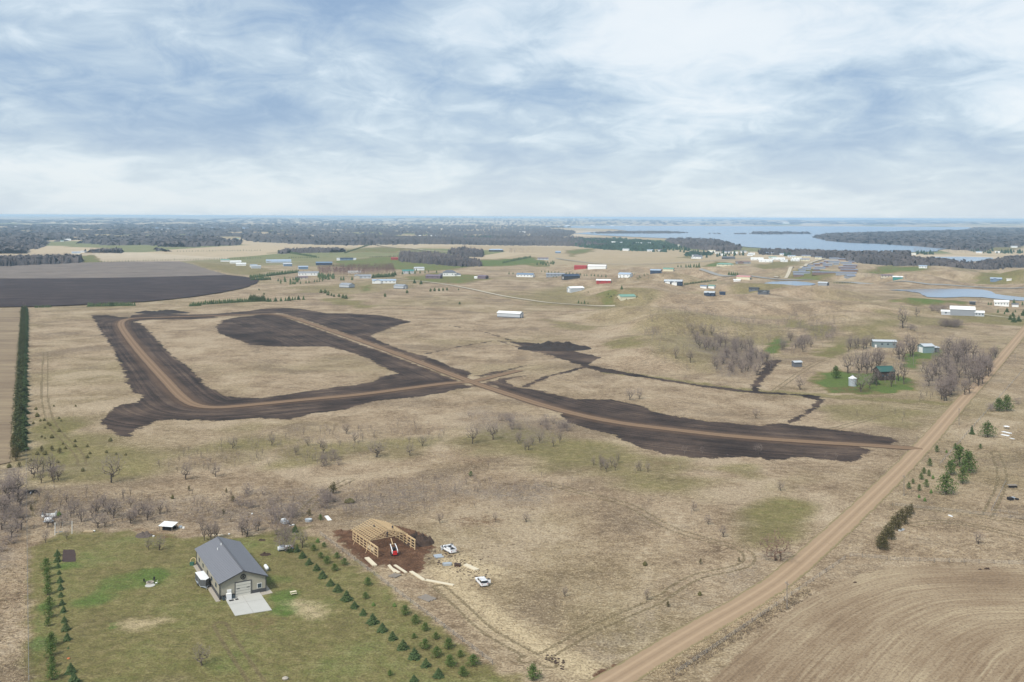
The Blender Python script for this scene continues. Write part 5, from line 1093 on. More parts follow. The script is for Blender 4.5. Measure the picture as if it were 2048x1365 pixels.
# ------------------------------------------------------------------ buildings
WHT = (0.78, 0.79, 0.78); LGR = (0.46, 0.49, 0.52); GRY = (0.27, 0.29, 0.32); DGR = (0.13, 0.14, 0.16); NAVY = (0.035, 0.055, 0.095); BLU = (0.16, 0.23, 0.33); LBL = (0.34, 0.42, 0.52)
TAN = (0.50, 0.45, 0.36); CRM = (0.66, 0.62, 0.46); GRN = (0.16, 0.30, 0.24); TEAL = (0.05, 0.22, 0.21); RED = (0.36, 0.05, 0.05); PUR = (0.17, 0.13, 0.16); BRN = (0.20, 0.14, 0.12); PNK = (0.52, 0.25, 0.23); SLB = (0.22, 0.25, 0.33); DRK = (0.05, 0.055, 0.06)
M_glass = simple('window_glass', (0.05, 0.07, 0.09), 0.15, 0.1, spec=0.6); M_trim = simple('white_trim', (0.75, 0.75, 0.73), 0.6, 0.08); M_dark = simple('dark_opening', (0.02, 0.02, 0.022), 0.8, 0.1); M_conc = simple('concrete', (0.43, 0.42, 0.39), 0.9, 0.10, 0.25)
_u = MB().box((0, 0, 0.5), (1, 1, 1)).mesh('unit', M_glass)
_win = _u.copy(); _win.name = 'window'
_doorw = MB().box((0, 0, 0.5), (1, 1, 1)).mesh('door', M_trim)
_doord = MB().box((0, 0, 0.5), (1, 1, 1)).mesh('door_dark', M_dark)
def house_parts(root, L, W, Hh, pitch, roof, wall, hip=0.0, wins=0, door=None, gdoor=None, side=1, over=0.5, wain=None, x0=0, y0=0, rz=0, winh=1.2):
    """a gabled block centred at (x0,y0); ridge along local x; parts hang under root"""
    hw = W / 2; rise = hw * pitch; prof = [(-hw, -1.2), (hw, -1.2), (hw, Hh), (0, Hh + rise * (1 if not hip else 0.02)), (-hw, Hh)]
    m = MB(); m.prism(prof, -L / 2, L / 2)
    m.build('wall', paint(wall, 0.7, 'wall'), root, (x0, y0, 0), rz)
    rm = MB(); o = over; t = 0.18; sl = pitch
    if hip:
        hx = L / 2 - hw * hip
        a = [(-L / 2 - o, -hw - o, Hh - o * sl + t), (L / 2 + o, -hw - o, Hh - o * sl + t), (L / 2 + o, hw + o, Hh - o * sl + t), (-L / 2 - o, hw + o, Hh - o * sl + t)]
        b = [(x, y, z - t) for x, y, z in a]; rr = [(-hx, 0, Hh + rise + t), (hx, 0, Hh + rise + t)]
        rm.add(a + b + rr, [(0, 1, 9, 8), (1, 2, 9), (2, 3, 8, 9), (3, 0, 8), (4, 5, 1, 0), (5, 6, 2, 1), (6, 7, 3, 2), (7, 4, 0, 3), (7, 6, 5, 4)])
    else:
        for s_ in (-1, 1):
            p_ = [(s_ * (hw + o), Hh - o * sl + 0.02), (0, Hh + rise + 0.02), (0, Hh + rise + 0.02 + t), (s_ * (hw + o), Hh - o * sl + t + 0.02)]
            if s_ > 0: p_ = p_[::-1]
            rm.prism(p_, -L / 2 - o, L / 2 + o)
        rm.box((0, 0, Hh + rise + t + 0.05), (L + 2 * o, 0.45, 0.08))
    rf = rm.build('roof', paint(roof, 0.5, 'roof'), root, (x0, y0, 0), rz)
    ca, sa = math.cos(rz), math.sin(rz)
    def put(nm, me, lx, ly, z, sx, sy, sz):
        return link(nm, me, root, (x0 + lx * ca - ly * sa, y0 + lx * sa + ly * ca, z), rz, (sx, sy, sz))
    for i in range(wins):
        lx = (i + 0.5) / wins * L - L / 2
        if door is not None and abs(lx - door * L / 2) < 1.8: continue
        put('window', _win, lx, -hw - 0.01, Hh * 0.45, min(1.5, L / wins * .5), 0.12, winh)
    if door is not None: put('door', _doorw, door * L / 2, -hw - 0.02, 0, 1.3, 0.14, 2.2)
    if gdoor:
        gw, gh, gc = gdoor; put('garage_door', _doorw if gc else _doord, side * (L / 2 + 0.02), 0, 0, 0.14, gw, gh)
        put('window', _win, side * (L / 2 + 0.01), hw * .72, Hh * .45, 0.12, 1.0, 1.0)
    if wain:
        mm = MB()
        for (cx0, cy0, dx, dy) in ((0, -hw - .03, L + .12, .06), (0, hw + .03, L + .12, .06), (-L / 2 - .03, 0, .06, W), (L / 2 + .03, 0, .06, W)): mm.box((cx0, cy0, .5), (dx, dy, 1.0))
        mm.build('wainscot', paint(wain, 0.7, 'wall'), root, (x0, y0, 0), rz)
    return rf
def bld(label, px, py, wpx, asp, ang, Hh, roof, wall, name='barn', cat='barn', pitch=0.33, **kw):
    a = R(ang); wm_ = wpx / pxm(py); W = wm_ / (asp * abs(math.cos(a)) + abs(math.sin(a))); L = W * asp
    q = P1(px, py); phi = math.atan2(q[0], q[1]); back = (W * abs(math.cos(a)) + L * abs(math.sin(a))) / 2
    loc = (q[0] + math.sin(phi) * back, q[1] + math.cos(phi) * back, q[2]); 
    root = empty(name, loc, -phi + a); tag(root, label, cat, kw.pop('group', None))
    ext = kw.pop('extra', None); gd = kw.pop('gd', None)
    if gd: kw['gdoor'] = gd; kw['side'] = -1 if ang > 0 else 1
    rf = house_parts(root, L, W, Hh, pitch, roof, wall, **kw)
    if ext:
        for e in ext: e(root, L, W, Hh, rf)
    return root
def wing(dx, dy, l, w, h, roof, wall, rz=0, pitch=0.35, **kw):
    return lambda root, L, W, Hh, rf: house_parts(root, l * L, w * W, h * Hh, pitch, roof, wall, x0=dx * L, y0=dy * W, rz=rz, **kw)
def chim(dx, dy=0.12):
    return lambda root, L, W, Hh, rf: MB().box((dx * L, dy * W, Hh + W * .17 + .6), (0.8, 0.8, 1.8)).build('chimney', paint(BRN), rf)
H_, B_ = ('house', 'house'), ('barn', 'barn')
def hb(*a, **k): return bld(*a, name='house', cat='house', **k)
bld('long pale blue roofed shed left of the dark blue barn', 557, 526.5, 50, 3.6, 4, 5, LBL, LGR, wins=7, extra=[wing(0.1, -.5, .8, .5, .6, LBL, LGR)])
bld('small blue grey shed with white end left of centre', 575, 533, 18, 1.7, 8, 4.5, LGR, BLU, gd=(4, 3.5, 1))
bld('pale low shed at the left of the far grey barns', 512, 537.5, 19, 2, 6, 4, LGR, LGR, gd=(4, 3, 1))
bld('grey blue shed with white door above the long white house', 606, 539, 20, 1.9, 8, 4.5, LBL, BLU, gd=(4, 3.5, 1))
bld('dark blue roofed long barn in front of the red orchard', 648, 531, 33, 2.8, 4, 5, BLU, NAVY)
hb('dark ranch house with white ends far above the orchard', 693, 521, 26, 3.2, 2, 4, NAVY, BLU, wins=3, extra=[wing(-.62, 0, .25, .9, .9, LGR, WHT), wing(.6, 0, .25, .9, .8, LGR, WHT)])
hb('long white house with grey roof inside the spruce belt', 617, 552, 40, 3.2, 1, 5, GRY, WHT, wins=7, door=0.1, extra=[chim(.2), chim(-.25)])
hb('low purple grey roofed shed in front of the long white house', 603, 559.5, 24, 2.6, 5, 3.2, PUR, TAN, wins=3)
hb('grey roofed house with wide gable wing right of the square spruce block', 726, 557.5, 32, 2.4, 2, 4.2, GRY, LGR, wins=4, extra=[wing(-.38, -.3, .3, .8, .9, GRY, TAN, rz=R(90)), chim(.2)])
bld('open white stable front behind the grey roofed house', 709, 547, 26, 4, 0, 3, WHT, WHT, wins=5)
bld('pale grey gabled shed above the round cedars', 694, 576.5, 30, 1.3, -38, 4.2, GRY, LGR, wain=DGR)
hb('blue roofed house with long wing and cross gable', 768, 567.5, 47, 3.2, 3, 4.2, LBL, WHT, wins=6, extra=[wing(-.28, -.35, .22, .9, .95, BLU, WHT, rz=R(90)), chim(.1)])
bld('grey shed with dark base in front of the blue roofed house', 801.5, 578.5, 28, 1.4, -33, 4, GRY, LGR, wain=DGR, gd=(3.5, 3, 1))
bld('teal green roofed barn beside the small spruces', 816, 547.5, 23, 1.9, 4, 4.5, TEAL, LGR, wins=3)
bld('white barn with rounded gable behind the teal roof', 838, 541.5, 21, 1.8, 14, 4.5, LGR, WHT, gd=(4, 4, 0))
hb('purple brown roofed house left of the white farmhouse', 868, 558, 34, 1.9, -20, 4, PUR, PUR, wins=3, gd=(4, 3, 0))
hb('tall white house with dark hipped roof in the centre distance', 899, 553, 27, 1.5, 4, 6, DGR, WHT, hip=.8, wins=5, door=.1, pitch=.5, extra=[wing(.62, -.1, .45, .8, .5, DGR, WHT, hip=.8), wing(-.6, -.1, .4, .7, .5, DGR, WHT, hip=.8), chim(.15)])
bld('small purple roofed shed right of the white farmhouse', 966, 558.5, 22, 1.4, -30, 4, PUR, PUR, gd=(3, 3, 0), extra=[wing(-.75, -.2, .4, .5, .6, WHT, WHT)])
hb('white farmstead barn showing behind the far copse', 888, 517.5, 24, 2.4, 3, 5, LGR, WHT, wins=3)
hb('dark farmhouse with pale blue roof on the far ridge', 992, 504, 28, 2.6, 2, 5, LBL, DRK, wins=2, hip=.6)
bld('red shed half hidden left of the far copse', 789, 520, 14, 2.2, 2, 4, RED, RED)
hb('blue roofed long house with white gable in the middle distance', 1051, 555, 36, 2.4, -16, 4.2, BLU, WHT, wins=5, extra=[chim(-.2)])
hb('grey roofed ranch house left of the navy barn', 1111, 554, 36, 2.9, -6, 4, GRY, GRY, wins=5, extra=[chim(.1)])
bld('navy roofed black walled barn with cream end', 1141.5, 559.5, 35, 1.5, 16, 4.8, NAVY, DRK, gd=(4, 3.5, 1))
bld('red roofed barn left of the long white barn', 1161.5, 539, 24, 2, -10, 4.5, RED, RED, gd=(3, 3, 0))
bld('long white roofed barn beside the red roofed one', 1194.5, 539, 34, 2.6, -9, 5, WHT, WHT, gd=(3.5, 3.2, 1))
bld('silver roofed white farmhouse left of the yard spruces', 1251, 556.5, 27, 1.5, -22, 5, LBL, WHT, wins=3, gd=(4, 3, 1))
bld('bright red shed with white roof in the middle pasture', 1207, 567.5, 28, 2.3, 1, 4.6, WHT, RED, wins=2)
bld('white roofed grey pole barn with big white end door', 1151, 585, 34, 1.7, 26, 5, WHT, LGR, gd=(4, 4, 1), door=.5)
bld('cream barn with pale green roof in the pasture', 1252.5, 602, 37, 1.5, 22, 4.8, GRN, CRM, wins=0)
bld('small open metal shed on the far tan slope', 1116, 507, 11, 1.5, 3, 4, LBL, BLU)
hb('brown grey roofed house behind the small evergreen wood', 1086, 520.5, 23, 2.6, 3, 4, PUR, LGR, wins=3)
hb('dark blue walled shed left of the green grey barn', 1312, 547.5, 20, 1.8, -14, 4.5, LBL, NAVY, gd=(3, 3, 1))
bld('green grey roofed barn right of the dark blue shed', 1337.5, 543.5, 22, 1.6, -12, 4.5, GRN, CRM, gd=(3, 3, 1))
hb('navy farmhouse with pale roof and white porch gables', 1347, 570, 35, 2.1, -6, 4.4, LGR, NAVY, wins=4, extra=[wing(-.3, -.5, .22, .6, .8, LGR, WHT, rz=R(90)), wing(.08, -.55, .25, .6, .6, WHT, WHT, rz=R(90)), chim(.3)])
hb('white farmhouse with dark roof beside the county road', 1396, 518, 19, 1.6, -20, 5, DGR, WHT, wins=2, pitch=.6, extra=[wing(-.6, 0, .4, .7, .6, GRY, WHT)])
hb('dark charcoal house with hipped roof near the lake road', 1457, 518.5, 27, 2.5, 1, 3.8, DGR, DRK, hip=.6, wins=4)
hb('low green hipped roof house on the bright lawn', 1450, 533, 31, 2.2, 2, 2.8, GRN, CRM, hip=.9, wins=4)
hb('brown roofed house at the left of the white cluster', 1486, 528, 30, 2.2, 8, 3.8, BRN, GRY, wins=3, extra=[wing(-.2, -.4, .2, .8, .9, BRN, BRN, rz=R(90))])
bld('pink roofed pale barn beside the five spruces', 1488, 560, 30, 2.2, -18, 4.5, PNK, CRM, gd=(3, 3, 0))
hb('white sheds in front of the pink roofed barn', 1474, 563.5, 14, 2, 2, 2.6, WHT, WHT)
bld('small white shed left of the pale green roofed shed', 1408, 578, 15, 1.6, -22, 3.4, BLU, WHT)
bld('pale green roofed shed above the navy house', 1424, 578, 15, 1.4, -22, 3.8, GRN, WHT)
hb('navy house with pale grey trim on the near pasture', 1419.5, 593, 21, 1.5, -10, 4, LGR, NAVY, wins=3, extra=[wing(-.1, -.5, .3, .6, .9, LGR, NAVY, rz=R(90))])
hb('small navy outbuilding right of the navy house', 1445, 591, 11, 1.5, -10, 3, NAVY, NAVY)
hb('black roofed house with white garage left of its twin', 1508, 583, 20, 1.6, -8, 3.8, DRK, DGR, gd=(3, 2.6, 1), wins=2)
hb('black roofed house with grey gables beside the oval pond', 1527, 589.5, 22, 1.9, 3, 3.8, DRK, DGR, wins=3, extra=[wing(.1, -.45, .3, .6, .9, LGR, DGR, rz=R(90))])
bld('grey roofed shed at the right end of the oval pond', 1647, 572, 22, 1.7, -24, 4, LGR, GRY, gd=(3, 3, 0))
hb('tan roofed ranch house beside the teal shed', 1774, 556, 22, 2.6, 2, 3.6, PUR, TAN, wins=4)
bld('teal shed with white roof beside the pond road', 1795.5, 560, 18, 2.0, 1, 4.2, WHT, TEAL)
hb('pale blue house on the green hill before the woods', 1846, 537, 15, 1.8, -6, 4, LBL, WHT, wins=3)
hb('blue grey roofed house at the far right hillside', 1992, 563, 21, 1.8, 2, 4, LBL, BLU, wins=3, extra=[wing(-.1, -.4, .3, .7, .95, LBL, BLU, rz=R(90))])
hb('white outbuildings right of the hillside house', 2018, 562, 9, 1.8, 2, 3, TAN, WHT)
hb('two storey white farmhouse at the right edge', 2003, 613, 27, 2.3, 1, 5.2, WHT, WHT, wins=5, pitch=.45)
bld('small white garage right of the farmhouse', 2030, 614.5, 13, 1.3, 8, 3, DGR, WHT)
bld('tiny dark shed left of the farmhouse', 1945, 610, 11, 1.8, 2, 3, DGR, DRK)
bld('long metal barn with white roof and two low wings', 1925, 632, 46, 1.9, 1, 6.5, WHT, GRY, pitch=.45, wins=0, extra=[wing(-.68, -.1, .38, .6, .55, WHT, LGR, wins=1), wing(.68, -.15, .38, .7, .6, WHT, LGR, wins=3)])
bld('long pole barn with pale steel roof and grey walls in the centre field', 1020.5, 637, 53, 2.6, -23, 4.4, WHT, LGR, wain=DGR, gd=(2, 3, 1), wins=0)
hb('blue grey long shed with pale roof on the farm', 1768, 696.5, 48, 2.8, 14, 4.8, LGR, (0.19, 0.24, 0.25), wins=4, door=-.8, pitch=.3)
bld('teal grey garage with white door and open lean-to', 1852, 707, 32, 1.0, -58 + 90, 5, LGR, (0.20, 0.28, 0.30), gd=(5, 4, 1), extra=[wing(.75, .2, .8, .8, .7, LGR, (0.12, 0.15, 0.16), pitch=.15)])
bld('small grey shed with pale roof beside the mown path', 1593.5, 735, 20, 1.35, 30, 3.2, LGR, DGR)
hb('dark log house with green metal roof among bare trees', 1768, 762, 42, 1.3, 34, 5.6, (0.035, 0.105, 0.09), (0.055, 0.038, 0.032), pitch=.62, wins=3, extra=[chim(.1)])
# silo
q = P1(1705, 772); t = empty('grain_bin', q); tag(t, 'round galvanised grain bin with white conical roof', 'silo')
M_galv = simple('galvanised_steel', (0.42, 0.46, 0.50), 0.45, 0.12, 1.0, 0.3); M_white = simple('white_steel', (0.72, 0.73, 0.74), 0.5, 0.07, 0.6)
MB().lathe((0, 0, -.3), [(2.3, 0), (2.3, 4.9)], 20).build('wall', M_galv, t); MB().lathe((0, 0, 4.6), [(2.45, 0), (0.5, 1.2), (0.35, 1.5)], 20).build('roof', M_white, t); MB().lathe((0, 0, 6.05), [(.5, 0), (.5, .25)], 10).build('cap', M_galv, t)
# storage park: rows of grey units
SP = [(1668, 520, 20), (1687, 521.5, 21), (1655, 526, 14), (1668, 526.5, 22), (1692, 529, 22), (1645, 529.5, 12), (1633, 532, 12), (1655, 532.5, 18), (1672, 530.5, 10), (1622, 535, 14), (1613, 540, 16), (1640, 539, 20), (1652, 535.5, 10), (1604, 543.5, 14), (1633, 543, 12), (1700, 534.5, 26), (1694, 539, 32), (1698, 544, 32), (1603, 549, 33), (1647, 550, 44), (1692, 550.5, 38), (1597, 554, 20), (1722, 524.5, 20), (1703, 526.5, 12)]
for i, (x, y, wd) in enumerate(sorted(SP, key=lambda s_: (s_[1], s_[0]))):
    bld('long blue grey storage building, %s counted from the back of the storage park' % nth(i), x, y, wd, max(1.6, wd / 9), 4 if i % 3 else 7, 3.6, SLB, BRN if i % 2 else GRY, name='storage_shed', cat='storage shed', pitch=.22, group='storage buildings of the storage park', wins=0)
bld('gabled grey storage building at the near corner of the storage park', 1700, 557, 22, 1.7, 32, 4, SLB, GRY, name='storage_shed', cat='storage shed')
WC = [(1514, 521, 26, WHT, 'long white building with dark windows'), (1500, 512.5, 12, LGR, 'small white house behind'), (1532, 525, 28, WHT, 'low white shed in front'), (1545, 518, 16, GRN, 'pale green roofed house'), (1557, 521, 26, WHT, 'wide white roofed hall'), (1568, 524.5, 15, WHT, 'small white roofed barn in front'),
      (1583, 515.5, 16, LBL, 'pale blue roofed house behind'), (1594, 518.5, 20, CRM, 'cream roofed house'), (1590, 523, 18, WHT, 'white roofed hall at the right'), (1610, 522.5, 18, SLB, 'grey roofed house with cream end'), (1612, 515, 18, SLB, 'purple grey roofed house'), (1541, 509.5, 22, SLB, 'long house beside the lake'), (1637, 518, 14, SLB, 'grey roofed house at the right end'), (1622, 511.8, 11, LGR, 'small grey roofed house near the shore'), (1565, 511, 12, LBL, 'blue roofed house by the shore')]
for x, y, wd, rc, lb in WC: hb(lb + ' in the white building cluster', x, y, wd, 2.2, rnd.choice((-8, 5, 10)), 3.8, rc, WHT if rc != SLB else CRM, wins=3 if wd > 15 else 1)
LS = [(1228, 487, 13, WHT), (1243, 488, 12, LGR), (1262, 487.5, 14, LBL), (1278, 488.5, 13, LGR), (1300, 489, 10, WHT), (1327, 491.5, 18, CRM), (1355, 493.5, 11, CRM), (1252, 502, 14, LGR), (1300, 503.5, 12, LBL), (1322, 503, 12, PUR), (1384, 509, 14, LGR), (1390, 514, 13, DGR), (1424, 505, 14, CRM), (1436, 508, 12, TAN), (1445, 512.5, 12, WHT), (1452, 507.5, 16, SLB), (1470, 508.5, 12, WHT), (1503, 510.8, 14, WHT), (1487, 506, 12, SLB), (1290, 495.5, 9, WHT)]
LP_ = ['leftmost upper', 'second upper', 'third upper', 'fourth upper', 'fifth upper', 'wide cream roofed', 'last upper cream', 'lower left grey roofed', 'lower blue roofed', 'lower purple roofed', 'roadside grey', 'roadside dark roofed', 'cream roofed shore side', 'tan roofed shore side', 'white gabled shore side', 'wide grey roofed shore side', 'white shore side', 'rightmost white', 'grey roofed waterside', 'single white middle']
for (x, y, wd, rc), lb in zip(LS, LP_): hb(lb + ' house in the wooded lakeside neighbourhood', x, y, wd, 2.0, rnd.choice((-10, 6, 12)), 4.5, rc, WHT, wins=0)
FF = [(152, 508.5, 15, LBL, 'blue roofed farm building at the head of the green drive'), (167, 506, 10, LGR, 'grey farm building right of the blue roofed one'), (192, 506, 14, DGR, 'dark farmhouse in front of the tree clump'), (134, 482, 14, WHT, 'white farm building at the far woods edge'), (124, 484, 6, GRN, 'green roofed farm house left of the white one'), (450, 524, 17, GRN, 'green roofed shed behind the spaced spruces'), (471, 527.5, 22, WHT, 'white roofed shed in the green yard'), (482, 532, 19, WHT, 'front white shed in the green yard'), (507, 535, 14, LBL, 'blue white shed right of the green yard'),
      (246, 482.5, 12, WHT, 'pale far farm seen over the woods edge'), (298, 482, 9, WHT, 'white farm house at the woods edge'), (472, 480, 12, GRN, 'green roofed farmhouse at the woods corner'), (29, 455, 8, WHT, 'white speck farm at the far left'), (322, 461, 9, LGR, 'pale far farm below the lake strip'), (357, 461.5, 14, WHT, 'long white far building below the lake strip'), (405, 451.5, 8, WHT, 'white far house above the lake strip'), (530, 481, 11, WHT, 'white gabled far barn'), (838, 473.5, 9, WHT, 'white far farm left of the dark grove'), (867, 473, 12, LGR, 'far farm inside the dark grove'),
      (1045, 466, 12, WHT, 'white far buildings near the lake start'), (1135, 452.5, 9, WHT, 'white house on the far shore'), (1185, 453, 9, WHT, 'pale house on the far shore'), (1225, 453, 7, WHT, 'small white house on the far shore'), (1255, 452.4, 8, CRM, 'cream house on the far shore'), (1572, 447.5, 14, WHT, 'long white building beyond the lake'), (1740, 487, 8, CRM, 'cabin on the wooded point'), (1752, 486.5, 7, WHT, 'white cabin on the wooded point'), (1765, 487.5, 8, TAN, 'tan cabin on the wooded point'), (1812, 491, 8, GRN, 'green roofed cabin on the wooded point'), (1822, 489, 8, WHT, 'white cabin right on the wooded point'), (1886, 493, 7, CRM, 'last cabin on the wooded point'),
      (2028, 496, 13, LGR, 'pale farmhouse on the far right green field'), (1958, 507, 12, LBL, 'blue roofed house among trees at the right'), (1995, 506.5, 10, WHT, 'white roofed house among trees at the right'), (1770, 512, 8, DRK, 'dark boathouse by the near shore'), (1827, 510, 10, CRM, 'yellow house among evergreens by the shore'), (1954, 533, 12, GRN, 'green roofed shed in front of the right wood'), (2022, 463, 8, WHT, 'white far house in the right woods')]
for x, y, wd, rc, lb in FF: hb(lb, x, y, wd, 2.0, rnd.choice((-6, 4, 9)), 4.5 if y < 500 else 4, rc, WHT if rc not in (DGR,) else DGR, wins=0)
# wind turbines on the far left horizon
for i, (x, hgt, lb) in enumerate([(46, 12, 'nearest white wind turbine on the left horizon'), (165, 8, 'leftmost of the small turbines on the horizon'), (197, 8, 'second of the small turbines on the horizon'), (227, 8, 'third of the small turbines on the horizon'), (245, 10, 'fourth of the small turbines on the horizon'), (253, 8, 'rightmost of the small turbines on the horizon')]):
    D = 14000.0 if i == 0 else 22000.0; X = (x - 1024) / FOC * D; z = float(H(X, D)); hh = 60 if i == 0 else 48; z = min(z, 45)
    t = empty('wind_turbine', (X, D, z)); tag(t, lb, 'wind turbine', 'wind turbines on the far left horizon')
    MB().tube([(0, 0, -10), (0, 0, hh * .62)], [2.6, 1.6], 8).build('tower', M_white, t); n_ = MB().box((0, 0, hh * .62 + 1.5), (4, 9, 3.5)).build('nacelle', M_white, t)
    for b in range(3):
        a = 1.57 + b * 2.094 + i * .3; MB().bar((0, -5, hh * .62 + 1.5), (math.cos(a) * hh * .36, -5, hh * .62 + 1.5 + math.sin(a) * hh * .36), 2.4, .6).build('blade', M_white, t)

# ------------------------------------------------------------------ the big grey pole barn (near)
def wpt(x, y, z=0): a = flatP(x, y, z); return Vector((a[0], a[1]))
e1, e2, e3, e4 = wpt(436, 1168, 4.3), wpt(537, 1152.5, 4.3), wpt(480.6, 1085.7, 4.3), wpt(389.5, 1096, 4.3)
cen = (e1 + e2 + e3 + e4) / 4; axis = ((e1 + e2) / 2 - (e3 + e4) / 2); Lb = axis.length - 1.0; angb = math.atan2(axis.y, axis.x)   # local +x points to the front gable
Wb = abs((e2 - e1).cross(axis.normalized())) - 1.0
root = empty('pole_barn', (cen.x, cen.y, 0), angb); tag(root, 'large tan pole barn with grey metal roof, dark trim and concrete apron', 'barn')
HB = 4.3; hw = Wb / 2; rise = 2.3; Lh = Lb / 2
M_tanw = paint((0.36, 0.335, 0.27), 0.6, 'wall'); M_chr = paint((0.07, 0.07, 0.075), 0.6, 'wall'); k = MT('grey_metal_roof', 0.42, 0.4)
f_ = k.noise(k.obj, 0.4, 4, 0.6); k.color(k.mix(f_, (0.150, 0.152, 0.170), (0.195, 0.196, 0.215))); M_groof = k.m
MB().prism([(-hw, -.3), (hw, -.3), (hw, HB), (0, HB + rise), (-hw, HB)], -Lh, Lh).build('wall', M_tanw, root)
ns_ = int(Lb / 0.92)                        # steel sheets of the roof, each a piece
for s_ in (-1, 1):
    sh = MB(); wd = (Lb + 1.0) / ns_
    prof = [(s_ * (hw + .5), HB - .5 * rise / hw + .05), (s_ * .02, HB + rise + .05), (s_ * .02, HB + rise + .17), (s_ * (hw + .5), HB - .5 * rise / hw + .17)]
    if s_ > 0: prof = prof[::-1]
    sh.prism(prof, -wd / 2 + .01, wd / 2 - .01); a_, b_ = prof[2], prof[3]
    top = [p for p in prof if p[1] > HB + rise + .1][0]; eav = [p for p in prof if abs(p[0]) > 1 and p[1] > HB - .5 * rise / hw + .1][0]
    sh.bar((-wd / 2 + .03, top[0], top[1] + .03), (-wd / 2 + .03, eav[0], eav[1] + .03), .06, .07)
    mesh_ = sh.mesh('roof_sheet', M_groof)
    for i in range(ns_): link('roof_sheet', mesh_, root, (-Lh - .5 + (i + .5) * wd, 0, 0))
rc = MB(); rc.box((0, 0, HB + rise + .21), (Lb + 1.06, .5, .08)).build('ridge_cap', simple('dark_ridge', (.09, .09, .10), .5), root)
for x, y in ((-Lh * .42, -2.0 if True else 0), (-Lh * .55, -.6)):
    z = HB + rise - abs(y) * rise / hw + .15; MB().tube([(x, -y * -1 if False else y, z), (x, y, z + .6)], .13, 8).build('roof_vent', M_trim, root)
wn_ = MB()
for (x, y, dx, dy) in ((0, -hw - .03, Lb + .12, .06), (0, hw + .03, Lb + .12, .06), (-Lh - .03, 0, .06, Wb)): wn_.box((x, y, .5), (dx, dy, 1.0))
wn_.box((Lh + .03, -(hw + 2.3) / 2 - .02, .5), (.06, hw - 2.3, 1.0)); wn_.box((Lh + .03, (hw + 2.3) / 2 + .02, .5), (.06, hw - 2.3, 1.0)); wn_.build('wainscot', M_chr, root)
tr_ = MB()
for y in (-hw - .04, hw + .04):
    for x in (-Lh - .04, Lh + .04): tr_.box((x, y, HB / 2), (.22, .22, HB))
for s_ in (-1, 1): tr_.bar((Lh + .55, s_ * (hw + .5), HB - .5 * rise / hw), (Lh + .55, 0, HB + rise + .02), .1, .3)
tr_.bar((Lh + .07, -2.08, 0), (Lh + .07, -2.08, 3.75), .18); tr_.bar((Lh + .07, 2.08, 0), (Lh + .07, 2.08, 3.75), .18); tr_.bar((Lh + .07, -2.2, 3.78), (Lh + .07, 2.2, 3.78), .18)
tr_.build('trim', M_chr, root)
gd = MB().box((Lh + .08, 0, 1.82), (.1, 3.95, 3.6)).build('garage_door', paint((0.55, 0.53, 0.47)), root)
for i in range(1, 5): MB().box((Lh + .145, 0, i * .73), (.03, 3.95, .035)).build('panel_joint', M_chr, gd)
for y in (-1.3, 1.3): MB().box((Lh + .15, y, 2.1), (.05, .8, .16)).build('handle', M_dark, gd)
w1 = MB().box((Lh + .06, 4.3, 1.9), (.1, 1.0, 1.1)).build('window', M_glass, root); MB().box((Lh + .05, 4.3, 1.9), (.08, 1.2, 1.3)).build('frame', M_trim, w1)
dr = MB().box((Lh + .06, -3.6, 1.2), (.12, 1.1, 2.2)).build('entry_door', M_trim, root)
for x in (-Lh * .75, -Lh * .4, 0.0, Lh * .35, Lh * .7): MB().box((x, -hw - .07, 2.4), (1.2, .08, 1.0)).build('window', M_glass, root)
lg = MB()     # round emblem plate above the door: ring and crossed bars
import math as _m
ring = [(Lh + .16, _m.cos(a) * .62, HB + .72 + _m.sin(a) * .62) for a in [i * 6.2832 / 18 for i in range(19)]]
lg.tube(ring, .09, 5); lg.bar((Lh + .16, -.45, HB + .3), (Lh + .16, .45, HB + 1.15), .09); lg.bar((Lh + .16, .45, HB + .3), (Lh + .16, -.45, HB + 1.15), .09); lg.bar((Lh + .16, 0, HB + .1), (Lh + .16, 0, HB + 1.3), .08); lg.build('round_emblem', M_dark, root)
# apron: one slab cast in six bays
pA, pB, pC, pD = wpt(445, 1190), wpt(470, 1233), wpt(544, 1221.4), wpt(514, 1178)
ap = empty('concrete_apron', ((pA + pC) / 2).to_3d()); tag(ap, kind='structure', label='pale concrete apron in front of the grey pole barn')
o0 = ((pA + pC) / 2)
for i in range(2):
    for j in range(2):
        def bl(u, v): return (pA * (1 - u) * (1 - v) + pD * u * (1 - v) + pB * (1 - u) * v + pC * u * v) - o0
        g_ = .003; cs = [bl(i / 2 + g_, j / 2 + g_), bl((i + 1) / 2 - g_, j / 2 + g_), bl((i + 1) / 2 - g_, (j + 1) / 2 - g_), bl(i / 2 + g_, (j + 1) / 2 - g_)]
        m = MB(); m.add([(c.x, c.y, .02) for c in cs] + [(c.x, c.y, .14) for c in cs], [(3, 2, 1, 0), (4, 5, 6, 7), (0, 1, 5, 4), (1, 2, 6, 5), (2, 3, 7, 6), (3, 0, 4, 7)]); m.build('slab', M_conc, ap)
